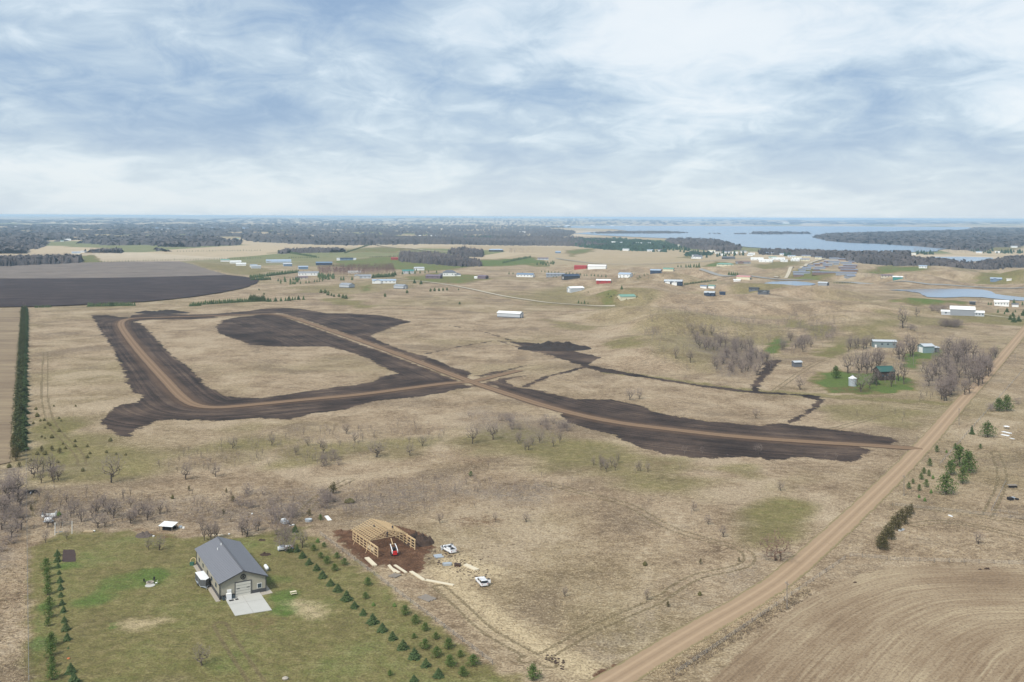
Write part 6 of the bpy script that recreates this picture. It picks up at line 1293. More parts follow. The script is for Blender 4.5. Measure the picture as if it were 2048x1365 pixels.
# gravel edging strips along the barn walls
ca, sa = math.cos(angb), math.sin(angb)
def loc2(x, y): return (cen.x + x * ca - y * sa, cen.y + x * sa + y * ca)
def strip(pts, mat, nm, lb):
    m = MB(); m.add([(*loc2(*p), .035) for p in pts], [tuple(range(len(pts)))]); tag(m.build(nm, mat), lb, kind='structure')
M_rock = simple('landscape_gravel', (0.36, 0.32, 0.27), .9, .3, 2.0)
strip([(-Lh, -hw - 1.2), (Lh + 1, -hw - 1.2), (Lh + 1, -hw), (-Lh, -hw)], M_rock, 'gravel_edging', 'narrow gravel strip along the left wall of the pole barn')
strip([(Lh - .2, 2.6), (Lh + 2.4, 2.9), (Lh + 2.0, hw + 1.4), (-Lh * .2, hw + 1.2), (-Lh * .2, hw)], M_rock, 'gravel_bed', 'grey gravel bed at the right front corner of the pole barn')
# ------------------------------------------------------------------ timber frame under construction
M_wood1 = simple('new_lumber', (0.62, 0.46, 0.27), 0.75, 0.14, 1.2); M_wood2 = simple('sheet_lumber', (0.60, 0.53, 0.40), 0.8, 0.12, .8); M_old = simple('weathered_wood', (0.22, 0.19, 0.16), 0.9, .25, 1.5)
fa, fb, fc_, fd = wpt(757, 1116), wpt(828, 1099), wpt(790, 1073), wpt(706, 1080)
fr = (fa + fb) / 2; ax2 = ((fa - wpt(706, 1081)).normalized() + (fb - wpt(780, 1068)).normalized()).normalized(); fW = abs((fb - fa).cross(ax2)); fL = 18.0
cf = fr - ax2 * fL / 2; angf = math.atan2(ax2.y, ax2.x)
root = empty('unfinished_building', (cf.x, cf.y, 0), angf); tag(root, 'unfinished timber building frame with open rafters on brown earth', 'building frame')
hw = fW / 2; HB2 = 2.9; rs = 2.35; Lh = fL / 2
post = MB().box((0, 0, HB2 / 2), (.22, .22, HB2 + .3)).mesh('post', M_wood1)
npst = 8
for s_ in (-1, 1):
    for i in range(npst): link('post', post, root, (-Lh + i * fL / (npst - 1), s_ * hw, 0))
    for j in range(4): link('girt', MB().bar((-Lh, 0, 0), (Lh, 0, 0), .06, .16).mesh('girt', M_wood1), root, (0, s_ * (hw + .13), .3 + j * .8))
    link('wall_plate', MB().bar((-Lh, 0, 0), (Lh + .1, 0, 0), .12, .34).mesh('wall_plate', M_wood1), root, (0, s_ * (hw + .14), HB2 + .05))
    for i in (1, 4): MB().bar((-Lh + i * 3 + 1, s_ * (hw + 1.6), .05), (-Lh + i * 3, s_ * (hw + .1), 2.4), .07, .14).build('brace', M_wood1, root)
for i in range(npst): MB().box((-Lh + i * fL / (npst - 1), 0, .02), (.001, .001, .001)) if False else None
nt_ = 10; xe = Lh - 6.0      # trusses stand on the rear two thirds
for i in range(nt_):
    x = -Lh + i * (xe + Lh) / (nt_ - 1); t = empty('truss', (x, 0, 0)); t.parent = root
    z0 = HB2 + .3; b = .13
    m = MB(); m.bar((0, -hw, z0), (0, hw, z0), .07, .16); 
    for s_ in (-1, 1):
        m.bar((0, s_ * (hw + .7), z0 - .7 * rs / hw + .1), (0, 0, z0 + rs), .07, .18)
        m.bar((0, s_ * hw * .5, z0 + rs * .5), (0, s_ * hw * .28, z0), .06, .11); m.bar((0, 0, z0 + rs), (0, s_ * hw * .28, z0), .06, .11); m.bar((0, s_ * hw * .72, z0), (0, s_ * hw * .5, z0 + rs * .5), .06, .11)
    if i == 0: M_truss = m.mesh('truss', M_wood1)
    bpy.data.objects.remove(t); link('truss', M_truss, root, (x, 0, 0))
for s_ in (-1, 1):
    for j in range(9):
        t_ = (j + .3) / 9; y = s_ * (hw + .6) * (1 - t_); z = HB2 + .3 + rs * t_ + .17 - .1
        if s_ > 0 and j < 2: continue
        link('purlin', MB().bar((-Lh - .5, 0, 0), (xe + .3, 0, 0), .09, .07).mesh('purlin', M_wood1), root, (0, y, z))
m = MB(); m.box((3.2, -hw + .25, 1.1), (4.4, .1, 1.2)); m.build('wall_sheet', M_wood2, root)
def board(label, a, b, wd, th, mat=M_wood2, name='lumber_pile', n=3, cat='lumber'):
    A, B = wpt(*a), wpt(*b); c_ = (A + B) / 2; d = B - A; t = empty(name, (c_.x, c_.y, .03), math.atan2(d.y, d.x)); tag(t, label, cat)
    for i in range(n):
        y = (i - (n - 1) / 2) * wd / n; MB().box((rnd.uniform(-.2, .2), y, th / 2), (d.length * rnd.uniform(.92, 1.0), wd / n * .9, th)).build('board', mat, t)
board('neat pile of pale boards beside the left wall of the frame', (733, 1117), (750, 1133), 1.3, .35)
board('loose boards on the brown earth edge', (692 + 85, 1140 - 9), (791, 1146), .9, .15, n=4)
board('second bundle of boards left of the bent line of trusses', (781, 1137), (799, 1147), .9, .2, n=3)
board('boards lying at the upper end of the bent line', (789, 1131), (813, 1147), .8, .2, n=4)
board('long white board line at the edge of the brown earth', (821, 1144), (850, 1163), 1.0, .25, n=5)
board('long white board line running on to the straw', (849, 1161), (908, 1172), 1.0, .25, n=5)
board('bright pale stack of panels near the utility van', (929, 1131), (954, 1142), 1.5, .4)
board('bleached white panel in the brush left of the frame', (652, 1033), (660, 1042), 1.4, .2, M_trim, 'panel', 1, 'panel')
board('grey pallet wood panel lying in the weeds', (843, 1193), (866, 1202), 3.0, .18, M_old, 'wooden_pallet', 6, 'panel')
board('grey pallet near the dark weed patch', (783, 1156), (796, 1150), 2.4, .3, M_old, 'pallet', 5, 'pallet')
board('grey metal sheets beside the earth mound', (868, 1115), (884, 1113), 2.6, .3, M_galv, 'sheet_stack', 3, 'metal sheets')
board('white wrapped bundle between the two vehicles', (886, 1131.5), (903, 1130), 1.4, .6, M_galv, 'bundle', 3, 'bundle')
board('dark brown timber bundle between the two vehicles', (908, 1132), (921, 1132.5), 1.3, .6, simple('dark_timber', (.06, .035, .025)), 'timber_bundle', 3, 'timber')
board('brown garden board with white end behind the lawn', (168, 1064), (189, 1064), 1.5, .3, simple('tan_board', (.38, .29, .18)), 'garden_board', 3, 'board')
board('long pale plank behind the grey barn', (424, 1071), (447, 1071), .6, .12, M_wood2, 'plank', 1, 'plank')
# earth mounds
def mound(name, px, py, wpx, hpx, mat, label, seed=1, depth=1.0, kind=None, cat='earth pile'):
    q = P1(px, py); s_ = pxm(py); w_ = wpx / s_; h_ = hpx / s_; r_ = np.random.default_rng(seed); n = 30; g = np.linspace(-1, 1, n); X, Y = np.meshgrid(g, g); P_ = np.stack([X.ravel() * 4 + seed, Y.ravel() * 4], 1)
    z = np.clip(1 - X ** 2 - Y ** 2, 0, None).ravel() ** .7 * (1 + .55 * nz(P_, 3.0, seed) + .3 * nz(P_, 1.2, seed + 1) + r_.uniform(-.12, .12, n * n)); z = np.maximum(z, 0) * h_ - .08
    V = np.column_stack([X.ravel() * w_ / 2, Y.ravel() * w_ / 2 * depth, z]); ix = np.arange(n * n).reshape(n, n); F = np.stack([ix[:-1, :-1], ix[:-1, 1:], ix[1:, 1:], ix[1:, :-1]], -1).reshape(-1, 4)
    o = link(name, np_mesh(name, V, F, mat, False), None, q); tag(o, label, cat if kind is None else None, kind=kind); return o
M_earth = simple('dark_earth', (0.055, 0.036, 0.027), .95, .5, 1.2); M_earth2 = simple('brown_earth', (0.12, 0.065, 0.040), .95, .35, 1.0); M_topsoil = simple('topsoil', (0.034, 0.027, 0.025), .95, .4, .5); M_brush = simple('brush', (.10, .08, .07), .95, .5, 1.5)
mound('earth_mound', 838, 1086, 62, 13, M_earth, 'dark lumpy earth mound right of the timber frame', 3, .8)
mound('earth_mound', 684, 1066, 34, 4, M_earth2, 'low brown earth bank at the left of the frame', 5, .6)
mound('topsoil_pile', 1110, 698, 150, 9, M_topsoil, 'long black topsoil pile at the back of the middle lots', 7, .45)
mound('topsoil_pile', 325, 626, 110, 3.0, M_topsoil, 'low black topsoil bank along the back left lots', 9, .35)
mound('brush_pile', 288, 1072, 34, 5, M_brush, 'dark brush and clippings pile at the back of the lawn', 11, .9)
mound('compost_pile', 531, 1110, 24, 3, M_earth, 'dark oval soil heap right of the barn', 13, .7)
mound('compost_pile', 524, 1081, 16, 2, M_earth, 'small dark soil heap behind the barn', 14, .6)
# dirt clods along the plot
cl_ = MB().box((0, 0, .3), (1, .8, .6), taper=.5).tris(); rr = random.Random(9); pl = []
for i in range(330):
    x = rr.gauss(905, 40); y = 1120 + (x - 905) * .35 + rr.gauss(0, 16)
    if 855 < x < 1000 and 1095 < y < 1178: a = flatP(x, y); s_ = rr.uniform(.10, .38); pl.append((0, a[0], a[1], -.02, rr.uniform(0, 6), s_ * rr.uniform(1, 2.6), s_ * .5))
for i in range(50):
    x = rr.uniform(1092, 1130); y = 1312 + (x - 1092) * .55 + rr.gauss(0, 4); a = flatP(x, y); s_ = rr.uniform(.15, .5); pl.append((0, a[0], a[1], -.02, rr.uniform(0, 6), s_ * 1.5, s_ * .6))
tag(link('dirt_clods', join_inst('dirt_clods', [cl_], pl, M_earth)), 'brown clods of dug earth scattered round the building plot', kind='stuff')

# ------------------------------------------------------------------ vehicles
M_car = simple('white_car_paint', (0.74, 0.75, 0.77), .3, .04, .3, 0, .5); M_tyre = simple('tyre_rubber', (.02, .02, .02), .8); M_rim = simple('wheel_rim', (.45, .45, .46), .35, .1, 1, .5); M_cglass = simple('car_glass', (.03, .035, .045), .08, .1, spec=.7); M_redp = simple('red_paint', (.50, .03, .03), .4, .1); M_lamp = simple('lamp_glass', (.65, .65, .62), .2, .05); M_tail = simple('tail_light', (.35, .02, .02), .3)
def wheel(par, x, y, r_=.40, w_=.26):
    t = MB(); n = 16
    prof = [(r_ * .62, -w_ / 2), (r_, -w_ / 2 + .03), (r_, w_ / 2 - .03), (r_ * .62, w_ / 2)]
    vs = []; fs = []
    for rr_, yy in prof:
        for k_ in range(n): a = 6.2832 * k_ / n; vs.append((rr_ * math.cos(a), yy, rr_ * math.sin(a)))
    for i in range(3):
        for k_ in range(n): a = i * n + k_; b = i * n + (k_ + 1) % n; fs.append((a, b, b + n, a + n))
    t.add(vs, fs); e = t.build('wheel', M_tyre, par, (x, y, r_))
    MB().tube([(0, -w_ / 2 + .05, 0), (0, w_ / 2 - .05, 0)], r_ * .64, 12).build('rim', M_rim, e)
def loft(sections, closed=True):
    """sections: list of (x, [(y,z)...]) joined lengthwise"""
    m = MB(); n = len(sections[0][1]); vs = []
    for x, pr in sections: vs += [(x, y, z) for y, z in pr]
    fs = []
    for i in range(len(sections) - 1):
        for k_ in range(n): a = i * n + k_; b = i * n + (k_ + 1) % n; fs.append((a, b, b + n, a + n))
    fs += [tuple(range(n))[::-1], tuple(len(vs) - n + k_ for k_ in range(n))]; m.add(vs, fs); return m
def car(label, at, ang, L=5.3, W=1.95, kind='suv', name='van', cat='van', opens=()):
    q = wpt(*at); t = empty(name, (q.x, q.y, 0), ang); tag(t, label, cat); h = W / 2
    def sec(x, z0, z1, w0=1, w1=.94, b=.12): return (x, [(-h * w0, z0 + b), (-h * w0 * .9, z0), (h * w0 * .9, z0), (h * w0, z0 + b), (h * w0, (z0 + z1) / 2), (h * w1, z1 - .04), (h * w1 * .8, z1), (-h * w1 * .8, z1), (-h * w1, z1 - .04), (-h * w0, (z0 + z1) / 2)])
    f = L / 2
    if kind == 'suv': body = [sec(-f, .45, 1.0, .9), sec(-f + .12, .35, 1.12), sec(-f * .3, .32, 1.16), sec(f * .3, .32, 1.14), sec(f * .42, .32, 1.10), sec(f * .9, .35, 1.0), sec(f, .48, .85, .86)]
    elif kind == 'pickup': body = [sec(-f, .5, 1.05, .94), sec(-f + .1, .42, 1.15), sec(-f * .15, .40, 1.18), sec(f * .35, .40, 1.16), sec(f * .48, .4, 1.14), sec(f * .9, .42, 1.06), sec(f, .52, .95, .88)]
    b_ = loft(body).build('body', M_car, t, smooth=False)
    if kind == 'suv': x0, x1, top, rt = -f + .15, f * .36, 1.82, (-f + .28, f * .12)
    else: x0, x1, top, rt = -f * .12, f * .42, 1.85, (-f * .05, f * .2)
    gz = MB(); lo = h * .93; up = h * .84
    gz.add([(x0, -lo, 1.12), (x1, -lo, 1.10), (x1, lo, 1.10), (x0, lo, 1.12), (rt[0], -up, top - .06), (rt[1], -up, top - .06), (rt[1], up, top - .06), (rt[0], up, top - .06)], [(0, 1, 5, 4), (1, 2, 6, 5), (2, 3, 7, 6), (3, 0, 4, 7), (4, 5, 6, 7)])
    gz.build('windows', M_cglass, t)
    rf = MB(); rf.add([(rt[0] - .06, -up - .03, top - .06), (rt[1] + .06, -up - .03, top - .06), (rt[1] + .06, up + .03, top - .06), (rt[0] - .06, up + .03, top - .06), (rt[0] + .1, -up + .1, top), (rt[1] - .12, -up + .1, top), (rt[1] - .12, up - .1, top), (rt[0] + .1, up - .1, top)], [(0, 1, 5, 4), (1, 2, 6, 5), (2, 3, 7, 6), (3, 0, 4, 7), (4, 5, 6, 7), (3, 2, 1, 0)])
    roof = rf.build('roof', M_car, t)
    if kind == 'suv':
        for s_ in (-1, 1): MB().bar((rt[0] + .1, s_ * (up - .08), top + .05), (rt[1] - .2, s_ * (up - .08), top + .05), .05).build('roof_rail', M_rim, roof)
        for x in (rt[0] + .6, (rt[0] + rt[1]) / 2): MB().bar((x, -up + .08, top + .06), (x, up - .08, top + .06), .06).build('roof_bar', M_rim, roof)
    for s_ in (-1, 1):
        for xp in ((x0 * .45, x1 * .35) if kind == 'suv' else (rt[1] * .55,)): MB().bar((xp, s_ * (lo + .01), 1.12), (xp * .9, s_ * (up + .03), top - .05), .09, .05).build('pillar', M_car, t)
        MB().box((x1 - .25, s_ * (h + .12), 1.2), (.14, .22, .16)).build('mirror', M_car, t)
        MB().box((f - .1, s_ * h * .66, .82), (.16, .38, .14)).build('headlight', M_lamp, t); MB().box((-f + .01, s_ * h * .76, .92), (.06, .16, .34)).build('tail_light', M_tail, t)
        for x in (-f * .62, f * .62): wheel(t, x, s_ * (h - .12))
    if kind == 'suv': MB().box((-f + .03, 0, 1.32), (.06, W * .62, .34)).build('rear_window', M_cglass, t)
    if kind == 'pickup':
        bw = MB(); bw.box((-f * .58, -h + .06, 1.3), (f * .8, .10, .26)); bw.box((-f * .58, h - .06, 1.3), (f * .8, .10, .26)); bw.box((-f + .06, 0, 1.3), (.1, W - .1, .26)); bw.build('bed_wall', M_car, t)
        MB().box((-f * .58, 0, 1.19), (f * .78, W - .25, .03)).build('bed_liner', M_dark, t)
        for s_ in (-1, 1): MB().box((-f * .5, s_ * (h - .15), 1.55), (f * .7, .35, .3)).build('tool_box', M_car, t)
        rk = MB()
        for x in (-f * .85, -f * .2):
            rk.bar((x, -h + .1, 1.4), (x, -h + .1, 2.0), .07); rk.bar((x, h - .1, 1.4), (x, h - .1, 2.0), .07); rk.bar((x, -h + .1, 2.0), (x, h - .1, 2.0), .07)
        rk.bar((-f * .9, -h + .1, 2.0), (f * .2, -h + .1, 2.0), .06); rk.bar((-f * .9, h - .1, 2.0), (f * .2, h - .1, 2.0), .06); rk.build('ladder_rack', M_rim, t)
    for (x, s_, l_, an) in opens:
        d = MB().box((-l_ / 2, 0, .95), (l_, .07, .95)).build('open_door', M_car, t, (x, s_ * h, 0), an); MB().box((-l_ / 2 - .05, 0, 1.6), (l_ * .6, .05, .38)).build('pane', M_cglass, d)
    return t
va = wpt(952, 1158); vb = wpt(968, 1176); ang_v = math.atan2((va - vb).y, (va - vb).x)
car('white utility van with an open rear side door parked in the tan field', (963, 1168), ang_v, 5.6, 2.05, 'suv', opens=((-1.2, -1, 1.1, R(70)),))
pa_, pb_ = wpt(883, 1091), wpt(910, 1106); ang_p = math.atan2((pa_ - pb_).y, (pa_ - pb_).x)
car('white work pickup with both doors open and a loaded rack', (897, 1103), ang_p, 6.2, 2.1, 'pickup', 'pickup_truck', 'pickup truck', opens=((1.2, 1, 1.2, R(-65)), (1.2, -1, 1.2, R(65))))
# skid steer loader
q = wpt(788, 1110); d_ = (wpt(782, 1098) - wpt(791, 1111)); t = empty('skid_steer', (q.x, q.y, 0), math.atan2(d_.y, d_.x)); tag(t, 'white and red skid steer loader lifting in front of the frame', 'skid steer loader')
b_ = MB(); b_.box((-.2, 0, .75), (2.4, 1.1, .7)); b_.build('body', M_car, t); MB().box((-1.25, 0, .95), (.7, 1.25, 1.0), taper=.9).build('engine_cover', M_redp, t)
cb = MB()
for x in (-.75, .55):
    for s_ in (-1, 1): cb.bar((x, s_ * .5, 1.1), (x * .9, s_ * .48, 2.05), .09)
cb.box((-.08, 0, 2.08), (1.35, 1.1, .08)); cb.build('cab_frame', M_dark, t); MB().box((-.1, 0, 1.5), (1.0, .8, .7)).build('seat', M_dark, t)
for s_ in (-1, 1):
    MB().bar((-1.3, s_ * .78, 1.55), (.6, s_ * .78, 2.3), .2, .24).bar((.6, s_ * .78, 2.3), (1.9, s_ * .7, 2.6), .18, .2).bar((-1.3, s_ * .78, .9), (-1.3, s_ * .78, 1.6), .2).build('lift_arm', M_car, t)
    for x in (-.75, .55): wheel(t, x, s_ * .85, .42, .32)
MB().bar((1.9, -.8, 2.55), (1.9, .8, 2.55), .12).bar((1.95, 0, 2.6), (4.2, 0, 3.6), .16).build('jib', M_wood1, t)
# enclosed trailer with a V nose
c1, c2 = wpt(394, 1158, 0), wpt(412, 1182, 0); d_ = (c2 - c1); cT = (c1 + c2) / 2 + Vector((.3, 0)); t = empty('enclosed_trailer', (cT.x, cT.y, 0), math.atan2(d_.y, d_.x)); tag(t, 'dark grey enclosed trailer with white roof parked beside the barn', 'trailer')
LT, WT, HT = 7.0, 2.3, 2.3; ol = [(-LT / 2, -WT / 2), (LT / 2 - 1.0, -WT / 2), (LT / 2, 0), (LT / 2 - 1.0, WT / 2), (-LT / 2, WT / 2)]
def ext(m, o_, z0, z1, g=0):
    n = len(o_); s_ = 1 + g; vs = [(x * s_, y * s_, z0) for x, y in o_] + [(x * s_, y * s_, z1) for x, y in o_]; m.add(vs, [tuple(range(n))[::-1], tuple(range(n, 2 * n))] + [(i, (i + 1) % n, (i + 1) % n + n, i + n) for i in range(n)]); return m
ext(MB(), ol, .5, 2.0 + .35).build('body', paint((.10, .105, .11)), t); ext(MB(), ol, 2.36, 2.48, .012).build('roof', M_white, t); ext(MB(), ol, .42, .62, .008).build('frame', M_galv, t)
rm_ = MB().box((.3, 0, 2.54), (.5, .5, .1)).build('roof_hatch', M_trim, t); MB().box((.4, -WT / 2 - .03, 1.35), (.8, .05, 1.5)).build('side_door', paint((.16, .165, .17)), t)
for x in (-.9, 0.0):
    for s_ in (-1, 1): wheel(t, x, s_ * (WT / 2 + .05), .34, .22)
for s_ in (-1, 1): MB().box((-.45, s_ * (WT / 2 + .12), .75), (2.0, .3, .08)).build('fender', M_galv, t)
MB().bar((LT / 2 - .8, -.7, .5), (LT / 2 + .9, 0, .5), .1).bar((LT / 2 - .8, .7, .5), (LT / 2 + .9, 0, .5), .1).tube([(LT / 2 + .8, 0, .0), (LT / 2 + .8, 0, .6)], .05).build('hitch', M_galv, t)
# propane tank
q = wpt(532.5, 1141); d_ = wpt(537, 1145) - wpt(529, 1134); t = empty('propane_tank', (q.x, q.y, 0), math.atan2(d_.y, d_.x)); tag(t, 'white propane tank on legs to the right of the barn', 'propane tank')
MB().tube([(-1.5, 0, .9), (-1.4, 0, .9), (-1.15, 0, .9), (1.15, 0, .9), (1.4, 0, .9), (1.5, 0, .9)], [.12, .38, .5, .5, .38, .12], 14).build('vessel', M_white, t, smooth=True)
MB().lathe((0, 0, 1.36), [(.2, 0), (.2, .16), (.08, .22)], 10).build('valve_dome', M_white, t)
for x in (-.8, .8): MB().box((x, 0, .22), (.12, .7, .5)).build('leg', M_galv, t)
# things by the garage door
def loc3(x, y): return loc2(x, y)
x0_, y0_ = loc2(Lb / 2 + 1.0, -3.9)
ic = empty('chest_freezer', (x0_, y0_, .14), angb); tag(ic, 'white cabinet against the barn front left of the garage door', 'cabinet'); MB().box((0, 0, .7), (.8, 1.3, 1.4)).build('body', M_white, ic); MB().box((0, 0, 1.44), (.84, 1.34, .08)).build('lid', M_trim, ic)
for (yy, lb) in ((-2.75, 'dark grey bin right of the white cabinet'), (-5.2, 'dark grey bin left of the white cabinet')):
    xx, y2 = loc2(Lb / 2 + 1.0, yy); b1 = empty('wheeled_bin', (xx, y2, .14), angb); tag(b1, lb, 'bin'); MB().box((0, 0, .55), (.6, .6, 1.0)).build('body', paint((.06, .08, .09)), b1); MB().box((.02, 0, 1.09), (.68, .66, .08)).build('lid', M_dark, b1)
for (xx_, yy, lb) in ((2.2, -3.5, 'black door mat before the white cabinet'), (2.1, -2.1, 'small black mat nearer the garage door')):
    xx, y2 = loc2(Lb / 2 + xx_, yy); tag(MB().box((0, 0, .02), (.9, 1.2 if yy < -3 else .8, .04)).build('mat', M_dark, None, (xx, y2, .145), angb), lb, 'mat')
tv = loc2(-Lb / 2 - .5, -6.9); hs = empty('hose_reel', (tv[0], tv[1], 0)); tag(hs, 'coil of tan pipe leaning at the back corner of the barn', 'coil')
MB().tube([(math.cos(a) * .8, math.sin(a) * .3, .9 + math.sin(a) * .8) for a in [i * 6.2832 / 16 for i in range(17)]], .08, 5).build('coil', M_wood1, hs)
q = wpt(384, 1131); tb = empty('green_bin', (q.x, q.y, 0)); tag(tb, 'small green box beside the left barn wall', 'box'); MB().box((0, 0, .4), (1.1, .7, .8)).build('body', paint((.05, .14, .10)), tb); MB().box((0, 0, .84), (1.2, .8, .08)).build('lid', paint((.04, .11, .08)), tb)
# garden plot, fire pit
q = wpt(300, 1167); fp = empty('fire_pit', (q.x, q.y, 0)); tag(fp, 'round stone fire pit with seats on the lawn', 'fire pit')
for i in range(12):
    a = i * 6.2832 / 12; MB().box((0, 0, .2), (.42, .3, .4)).build('stone', M_rock, fp, (math.cos(a) * .85, math.sin(a) * .85, 0), a + 1.57)
MB().lathe((0, 0, .02), [(.7, 0), (.5, .1)], 10).build('ash', M_dark, fp)
for i, (x, y, an) in enumerate([(1.9, -.6, .3), (-1.6, .4, 2.8), (.4, 1.8, 1.6)]):
    s_ = wpt(300, 1167); c_ = empty('lawn_chair', (s_.x + x, s_.y + y, 0), an); tag(c_, ['white lawn chair right of the fire pit', 'dark lawn chair left of the fire pit', 'dark lawn chair behind the fire pit'][i], 'chair'); mt = M_trim if i == 0 else M_dark
    MB().box((0, 0, .42), (.5, .5, .05)).build('seat', mt, c_); MB().box((.26, 0, .75), (.05, .5, .6)).build('backrest', mt, c_)
    for a_, b_ in ((-.2, -.2), (.2, -.2), (-.2, .2), (.2, .2)): MB().box((a_, b_, .2), (.04, .04, .4)).build('leg', mt, c_)
q = wpt(300, 1171.5); tag(MB().lathe((0, 0, 0), [(1.3, 0), (1.3, .06)], 18).build('stone_pad', M_conc, None, (q.x, q.y, .02)), 'pale round pad in front of the fire pit', 'paving')
# swing posts
pA_, pB_ = wpt(110, 1071), wpt(144, 1068); t = empty('clothesline', ((pA_.x + pB_.x) / 2, (pA_.y + pB_.y) / 2, 0), math.atan2((pB_ - pA_).y, (pB_ - pA_).x)); tag(t, 'tall white swing frame with hanging seats behind the lawn', 'swing set')
hl = (pB_ - pA_).length / 2
for s_ in (-1, 1): MB().tube([(s_ * hl, 0, 0), (s_ * hl, 0, 4.0)], .09, 8).build('post', M_trim, t)
MB().tube([(-hl, 0, 3.95), (hl, 0, 3.95)], .07, 8).build('crossbar', M_old, t)
for x, w_ in ((-.8, 1.0), (-2.0, .5)):
    sw = MB().box((x, 0, .9), (w_, .4, .12)).build('swing_seat', paint((.10, .16, .20)), t); MB().bar((x - w_ / 2, 0, .9), (x - w_ / 2, 0, 3.9), .04).bar((x + w_ / 2, 0, .9), (x + w_ / 2, 0, 3.9), .04).build('chain', M_galv, sw)
# trailers / junk at top-left
def junk(name, label, cat, px, py, ang, parts):
    q = wpt(px, py); t = empty(name, (q.x, q.y, 0), R(ang)); tag(t, label, cat)
    for nm, c_, d_, mt in parts: MB().box(c_, d_).build(nm, mt, t)
    return t
u = junk('utility_trailer', 'grey open utility trailer with upright frame near the left fence', 'trailer', 98, 1037, 10, [('bed', (0, 0, .7), (4.2, 2, .12), M_galv), ('rail', (0, -1, 1.1), (4.2, .07, .5), M_trim), ('rail', (0, 1, 1.1), (4.2, .07, .5), M_trim), ('ramp', (2.1, 0, 1.4), (.08, 2, 1.5), M_trim), ('ramp', (-2.1, 0, 1.4), (.08, 2, 1.2), M_trim)])
for s_ in (-1, 1): wheel(u, 0, s_ * 1.15, .36, .2)
u = junk('stock_tank', 'white water tank cart in front of the utility trailer', 'tank cart', 97, 1046, 6, [('frame', (0, 0, .55), (3.0, 1.6, .12), M_galv)])
MB().tube([(-1.2, 0, 1.15), (-1.1, 0, 1.15), (1.1, 0, 1.15), (1.2, 0, 1.15)], [.3, .62, .62, .3], 12).build('tank', M_white, u)
for s_ in (-1, 1): wheel(u, 0, s_ * .95, .36, .2)
u = junk('farm_implement', 'dark rusty farm implement at the fence corner', 'farm implement', 62, 987, 20, [('beam', (0, 0, .8), (4.4, .3, .3), M_dark), ('beam', (0, .9, .8), (4.0, .2, .2), M_dark), ('hitch', (0, -1.3, .5), (.3, 2.6, .2), M_galv)])
for x in (-1.8, -.6, .6, 1.8): MB().lathe((x, .4, .02), [(.45, 0), (.45, .5), (.1, .9)], 10).build('disc', M_dark, u)
t = junk('lean_to', 'flat roofed pale sheet metal shelter behind the lawn', 'shelter', 336, 1060, -12, [('post', (-2.2, -1.3, .7), (.15, .15, 1.4), M_old), ('post', (2.2, -1.3, .7), (.15, .15, 1.4), M_old), ('post', (-2.2, 1.3, .85), (.15, .15, 1.7), M_old), ('post', (2.2, 1.3, .85), (.15, .15, 1.7), M_old), ('stored_boxes', (0, 0, .5), (3, 1.6, 1.0), M_dark)])
for i in range(5):
    m = MB(); m.add([(-2.45 + i * .98, -1.6, 1.5), (-2.45 + i * .98 + .95, -1.6, 1.5), (-2.45 + i * .98 + .95, 1.9, 2.0), (-2.45 + i * .98, 1.9, 2.0), (-2.45 + i * .98, -1.6, 1.56), (-2.45 + i * .98 + .95, -1.6, 1.56), (-2.45 + i * .98 + .95, 1.9, 2.06), (-2.45 + i * .98, 1.9, 2.06)], [(3, 2, 1, 0), (4, 5, 6, 7), (0, 1, 5, 4), (1, 2, 6, 5), (2, 3, 7, 6), (3, 0, 4, 7)]); m.build('roof_sheet', M_white, t)
junk('scrap_heap', 'mixed scrap right of the sheet metal shelter', 'scrap', 357, 1057, 5, [('piece', (-1, 0, .4), (1.2, .8, .8), M_dark), ('piece', (.5, .3, .3), (.9, 1.1, .6), M_galv), ('piece', (1.6, -.3, .25), (.6, .5, .5), M_trim)])
junk('machinery', 'grey machinery parked under the bare trees right of the barn', 'machinery', 569, 1048, 40, [('body', (0, 0, .7), (1.6, 2.6, .9), M_galv), ('arm', (.4, -2.4, .5), (.3, 3.0, .25), M_dark), ('hood', (0, .6, 1.3), (1.2, 1.0, .5), M_white), ('deck', (.9, -3.4, .25), (1.6, .7, .2), M_trim)])
t = junk('covered_boat', 'small boat on a trailer under a silver cover among shrubs', 'boat', 571, 1101, 25, [('frame', (0, 0, .45), (4.6, 1.3, .12), M_galv), ('deck', (.9, 0, 1.0), (2.6, 1.7, .2), simple('faded_pink', (.33, .22, .19)))])
loft([(-2.2, [(-.8, .6), (.8, .6), (.9, 1.1), (-.9, 1.1)]), (0, [(-.85, .55), (.85, .55), (.95, 1.2), (-.95, 1.2)]), (2.0, [(-.2, .8), (.2, .8), (.3, 1.25), (-.3, 1.25)])]).build('hull', M_white, t); MB().box((-1.0, 0, 1.35), (2.0, 1.5, .5), taper=.6).build('cover', M_galv, t)
for s_ in (-1, 1): wheel(t, -.3, s_ * .9, .32, .2)
q = wpt(617, 1043); t = empty('round_stock_tank', (q.x, q.y, 0)); tag(t, 'round grey stock tank left of the timber frame', 'tank'); MB().lathe((0, 0, 0), [(1.1, 0), (1.2, .75), (1.05, .75), (1.0, .5)], 18).build('wall', M_galv, t); MB().bar((-1, 0, .8), (1, 0, .8), .1).build('rib', M_trim, t)
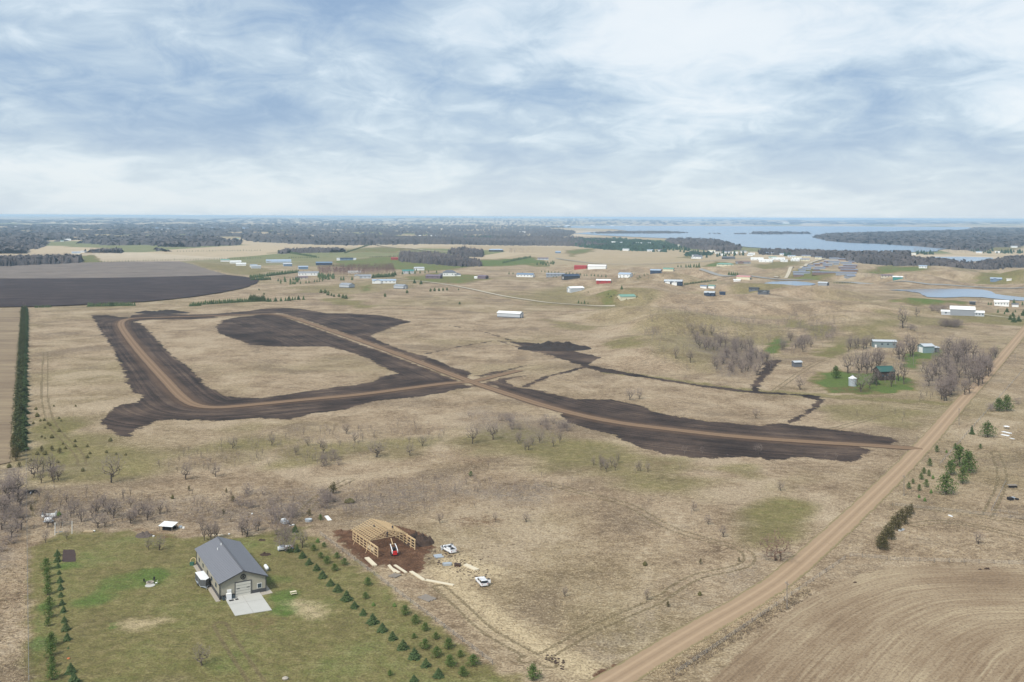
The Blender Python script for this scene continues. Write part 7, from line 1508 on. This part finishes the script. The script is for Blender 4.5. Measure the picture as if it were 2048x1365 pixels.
for i, (x, y, lb) in enumerate([(1.6 + 502.5, 1029, 'white bucket in the dry grass behind the barn'), (188.5, 1063.5, 'white bucket at the end of the garden board'), (458, 1070, 'white bucket right of the long plank'), (307, 1074, 'white bucket beside the brush pile'), (570.5, 1359, 'pale boulder at the bottom of the lawn'), (137, 1318, 'orange toy on the left lawn')]):
    q = wpt(x, y); mt = M_trim if i < 4 else (M_rock if i == 4 else simple('orange_plastic', (.5, .16, .06)))
    tag(MB().lathe((0, 0, 0), [(.25, 0), (.32, .35), (.2, .4)] if i < 4 else [(.6, 0), (.7, .3), (.3, .55)] if i == 4 else [(.3, 0), (.35, .15), (.1, .25)], 9).build('bucket' if i < 4 else 'boulder' if i == 4 else 'toy', mt, None, (q.x, q.y, 0)), lb, 'bucket' if i < 4 else 'boulder' if i == 4 else 'toy')
t = junk('picnic_bench', 'light wooden bench frame on the lawn right of the apron', 'bench', 588, 1191, 30, [('seat', (0, 0, .45), (1.6, .35, .06), M_wood2), ('tabletop', (0, .7, .75), (1.7, .8, .06), M_wood2), ('leg', (-.7, .4, .35), (.08, 1.2, .08), M_wood2), ('leg', (.7, .4, .35), (.08, 1.2, .08), M_wood2)])
# white scrap at the right edge
q = wpt(2013, 858); t = empty('satellite_dish', (q.x, q.y, 0)); tag(t, 'round white dish lying tilted in the right pasture', 'dish'); MB().lathe((0, 0, .6), [(.3, 0), (1.0, .25), (1.35, .6), (1.25, .6), (.9, .3)], 18).build('dish', M_white, t); MB().tube([(0, 0, 0), (0, 0, 1.2)], .08).build('mast', M_galv, t)
board('white sheet metal pieces below the round dish', (2005, 864), (2023, 868), 1.6, .2, M_white, 'metal_sheets', 3, 'scrap'); board('curved white panels on the grass left of the scrap', (2003, 870), (2019, 873), 1.8, .2, M_white, 'scrap_metal', 2, 'scrap'); board('last white fragments below the scrap pieces', (2020, 877), (2029, 879), 1.0, .1, M_white, 'fragments', 2, 'scrap')
board('silver trailer tongue beside the juniper clump', (1799, 1063), (1808, 1060), .7, .4, M_white, 'scrap_trailer', 2, 'scrap'); board('small white scrap sheet on the right pasture', (1897, 1031), (1905, 1034), .9, .1, M_white, 'scrap_sheet', 2, 'scrap')
junk('dark_wreck', 'dark collapsed wreckage heap in the right pasture', 'wreckage', 2024, 1000, 20, [('piece', (-.8, 0, .5), (1.6, 1.6, .9), M_dark), ('piece', (.8, .4, .4), (1.4, 1.2, .7), M_galv), ('piece', (1.6, -.6, .3), (1.0, .9, .5), M_dark)])
junk('loading_ramp', 'low dark cattle shelter at the right edge', 'shelter', 2026, 976, 0, [('wall', (0, 0, .4), (3.0, .5, .7), M_dark), ('roof', (0, .5, .9), (3.4, 1.8, .12), M_old)])
mound('earth_clod', 1974, 1139, 13, 3, M_earth, 'black clod right of its neighbour at the top of the harrowed field', 21, .5)
mound('earth_clod', 1960, 1140, 9, 2, M_earth, 'black clod left of its neighbour at the top of the harrowed field', 22, .5)
mound('earth_clod', 1710, 1166, 9, 2, M_earth, 'dark clod alone near the left end of the harrowed field', 23, .5)
# ------------------------------------------------------------------ people on the frame
M_jean = simple('dark_workwear', (.025, .03, .045), .85); M_skin = simple('skin', (.45, .28, .20), .6); M_cap = simple('cap_cloth', (.16, .15, .15), .8)
def person(loc, ang, pose, label):
    t = empty('person', loc, ang); tag(t, label, 'person')
    if pose == 'stand': J = {'hip': (0, 0, .95), 'ch': (0.05, 0, 1.30), 'nk': (.08, 0, 1.50), 'hd': (.10, 0, 1.68), 'kl': (.05, .12, .5), 'fl': (0, .14, .05), 'kr': (.12, -.13, .52), 'fr': (.05, -.18, .05), 'el': (.18, .30, 1.22), 'hl': (.42, .26, 1.12), 'er': (.16, -.32, 1.2), 'hr': (.38, -.3, 1.02)}
    elif pose == 'bend': J = {'hip': (-.15, 0, .85), 'ch': (.18, 0, 1.08), 'nk': (.36, 0, 1.18), 'hd': (.50, 0, 1.22), 'kl': (.05, .14, .48), 'fl': (-.1, .16, .05), 'kr': (.1, -.14, .48), 'fr': (-.02, -.18, .05), 'el': (.38, .24, .85), 'hl': (.52, .18, .58), 'er': (.36, -.24, .85), 'hr': (.55, -.16, .58)}
    else: J = {'hip': (0, 0, .28), 'ch': (.08, 0, .62), 'nk': (.12, 0, .82), 'hd': (.15, 0, 1.0), 'kl': (.38, .2, .45), 'fl': (.42, .22, .03), 'kr': (.36, -.2, .42), 'fr': (.55, -.24, .03), 'el': (.26, .26, .55), 'hl': (.46, .12, .48), 'er': (.28, -.26, .52), 'hr': (.5, -.1, .4)}
    order = list(J); E_ = [('hip', 'ch'), ('ch', 'nk'), ('nk', 'hd'), ('hip', 'kl'), ('kl', 'fl'), ('hip', 'kr'), ('kr', 'fr'), ('ch', 'el'), ('el', 'hl'), ('ch', 'er'), ('er', 'hr')]
    rad = {'hip': .17, 'ch': .19, 'nk': .07, 'hd': .115, 'kl': .08, 'fl': .055, 'kr': .08, 'fr': .055, 'el': .055, 'hl': .04, 'er': .055, 'hr': .04}
    sk = bpy.data.meshes.new('body'); sk.from_pydata([J[n_] for n_ in order], [(order.index(a), order.index(b)) for a, b in E_], []); o = bpy.data.objects.new('body', sk); COL.objects.link(o); o.modifiers.new('s', 'SKIN')
    for i, n_ in enumerate(order): sk.skin_vertices[0].data[i].radius = (rad[n_],) * 2
    sk.skin_vertices[0].data[0].use_root = True; o.modifiers.new('u', 'SUBSURF').levels = 1
    dg = bpy.context.evaluated_depsgraph_get(); me = bpy.data.meshes.new_from_object(o.evaluated_get(dg)); bpy.data.objects.remove(o)
    me.materials.clear(); me.materials.append(M_jean); me.materials.append(M_skin); hd = Vector(J['hd']); nk = Vector(J['nk'])
    for p in me.polygons:
        c_ = p.center
        if (c_ - hd).length < .17 or (c_ - Vector(J['hl'])).length < .07 or (c_ - Vector(J['hr'])).length < .07: p.material_index = 1
    link('body', me, t); MB().lathe(tuple(hd + Vector((0, 0, .04))), [(.125, 0), (.11, .08), (.04, .13)], 10).build('cap', M_cap, t)
    for s_ in (-1, 1): MB().box(tuple(Vector(J['fl' if s_ > 0 else 'fr']) + Vector((.06, 0, -.02))), (.26, .1, .08)).build('boot', M_dark, t)
def floc(x, y, z): return (cf.x + x * math.cos(angf) - y * math.sin(angf), cf.y + x * math.sin(angf) + y * math.cos(angf), z)
hwf = fW / 2
def zr(y): return HB2 + .3 + rs * (1 - abs(y) / hwf) + .15
person(floc(xe - 5.4, -hwf * .35, zr(hwf * .35)), angf + 2, 'sit', 'person in dark work clothes crouching high on the left roof slope')
person(floc(xe, -.2, HB2 + .45), angf, 'stand', 'person in dark clothes standing in the front truss')
person(floc(xe - 1.0, hwf * .35, zr(hwf * .35)), angf - .6, 'bend', 'person bending over the right roof slope')

# ------------------------------------------------------------------ poles and fences
def pole(px, py, hpx, label):
    q = P1(px, py); h_ = hpx / pxm(py); t = empty('utility_pole', q, -math.atan2(q[0], q[1]) + R(35)); tag(t, label, 'utility pole', None)
    MB().tube([(0, 0, -.5), (0, 0, h_)], [.16, .10], 7).build('shaft', M_old, t); MB().box((0, 0, h_ - .6), (.12, 1.6, .12)).build('crossarm', M_old, t)
    for y in (-.7, .7): MB().lathe((0, y, h_ - .53), [(.05, 0), (.06, .12), (.03, .2)], 6).build('insulator', M_galv, t)
for a in [(1574, 1219, 56, 'nearest thin utility pole between gravel road and harrowed field'), (1808, 993, 43, 'utility pole right of the road above the juniper clump'), (1918, 851, 35, 'utility pole right of the road beside the single trees'), (1827, 732, 22, 'utility pole on the bright green farm lawn'), (1770, 766, 15, 'short pole in front of the green roofed house'), (1791, 768, 22, 'thin pole right of the green roofed house'),
          (1322, 531, 15, 'left tall pole on the county road'), (1342, 533, 13, 'right tall pole on the county road'), (1536, 560, 16, 'pole beside the lane to the storage park'), (1761, 568, 14, 'pole left of the teal shed'), (2008, 573, 14, 'pole on the pond road at the far right'), (1404, 593, 12, 'pole left of the navy house'), (1419, 526, 8, 'pole beside the low green roofed house'), (1026, 531, 5, 'short far pole in the green field'), (825, 577, 10, 'thin pole below the purple roofed house'), (994, 567, 6, 'small pole in the centre pasture'), (2030, 722, 14, 'pole beside the upper gravel road'), (1620, 532, 10, 'pole in the storage park')]: pole(*a)
postm = MB().box((0, 0, .55), (.14, .14, 1.3)).mesh('post', M_old)
def fence(label, a, b, sp=4.0, name='wire_fence', cat='fence', wires=3, hmax=120):
    A, B = wpt(*a), wpt(*b); d = B - A; n = max(2, min(hmax, int(d.length / sp))); t = empty(name, (A.x, A.y, 0), math.atan2(d.y, d.x)); tag(t, label, cat)
    for i in range(n + 1): link('post', postm, t, (d.length * i / n, 0, 0))
    for j in range(wires): MB().bar((0, 0, .4 + j * .35), (d.length, 0, .4 + j * .35), .02).build('wire', M_galv, t)
fence('wire fence running along the left edge of the lawn', (57.5, 1372), (53, 985), 3.2)
fence('wire fence continuing beside the left windbreak', (52.5, 978), (50, 625), 9)
fence('low plank fence above the harrowed field corner', (1700, 1114), (1775, 1120), 3, cat='fence')
fence('wire fence along the top of the harrowed field', (1780, 1122), (2048, 1130), 4)
fence('fence line between plantation and building plot', (640, 1070), (985, 1330), 4.5)
fence('pasture fence crossing the right foreground', (1785, 1012), (2048, 1040), 4)
fence('corner pen fence front side at the right edge', (1983, 1023), (2035, 1029), 2.5, wires=2)
fence('corner pen fence left side at the right edge', (1983, 1023), (2012, 965), 4, wires=2)
fence('fence along the ditch bank beside the harrowed field', (1352, 1350), (1690, 1120), 4.5)
fence('fence beside the right road shoulder', (1880, 930), (2048, 740), 6)
for i, (x, y) in enumerate([(57, 1126), (56, 1142), (54, 1048)]):
    pass
# ------------------------------------------------------------------ haze
k = bpy.data.materials.new('haze'); k.use_nodes = True; t_ = k.node_tree; t_.nodes.clear()
pv = t_.nodes.new('ShaderNodeVolumePrincipled'); pv.inputs['Color'].default_value = (0.58, 0.79, 1.0, 1); pv.inputs['Density'].default_value = 6.6e-5
om = t_.nodes.new('ShaderNodeOutputMaterial'); t_.links.new(pv.outputs[0], om.inputs['Volume'])
zmax = 104.0
hz = MB().box((0, 28500, (zmax - 20) / 2), (110000, 66000, zmax + 20)).build('haze', k)
tag(hz, 'thin pale blue air haze over the whole landscape', kind='stuff')
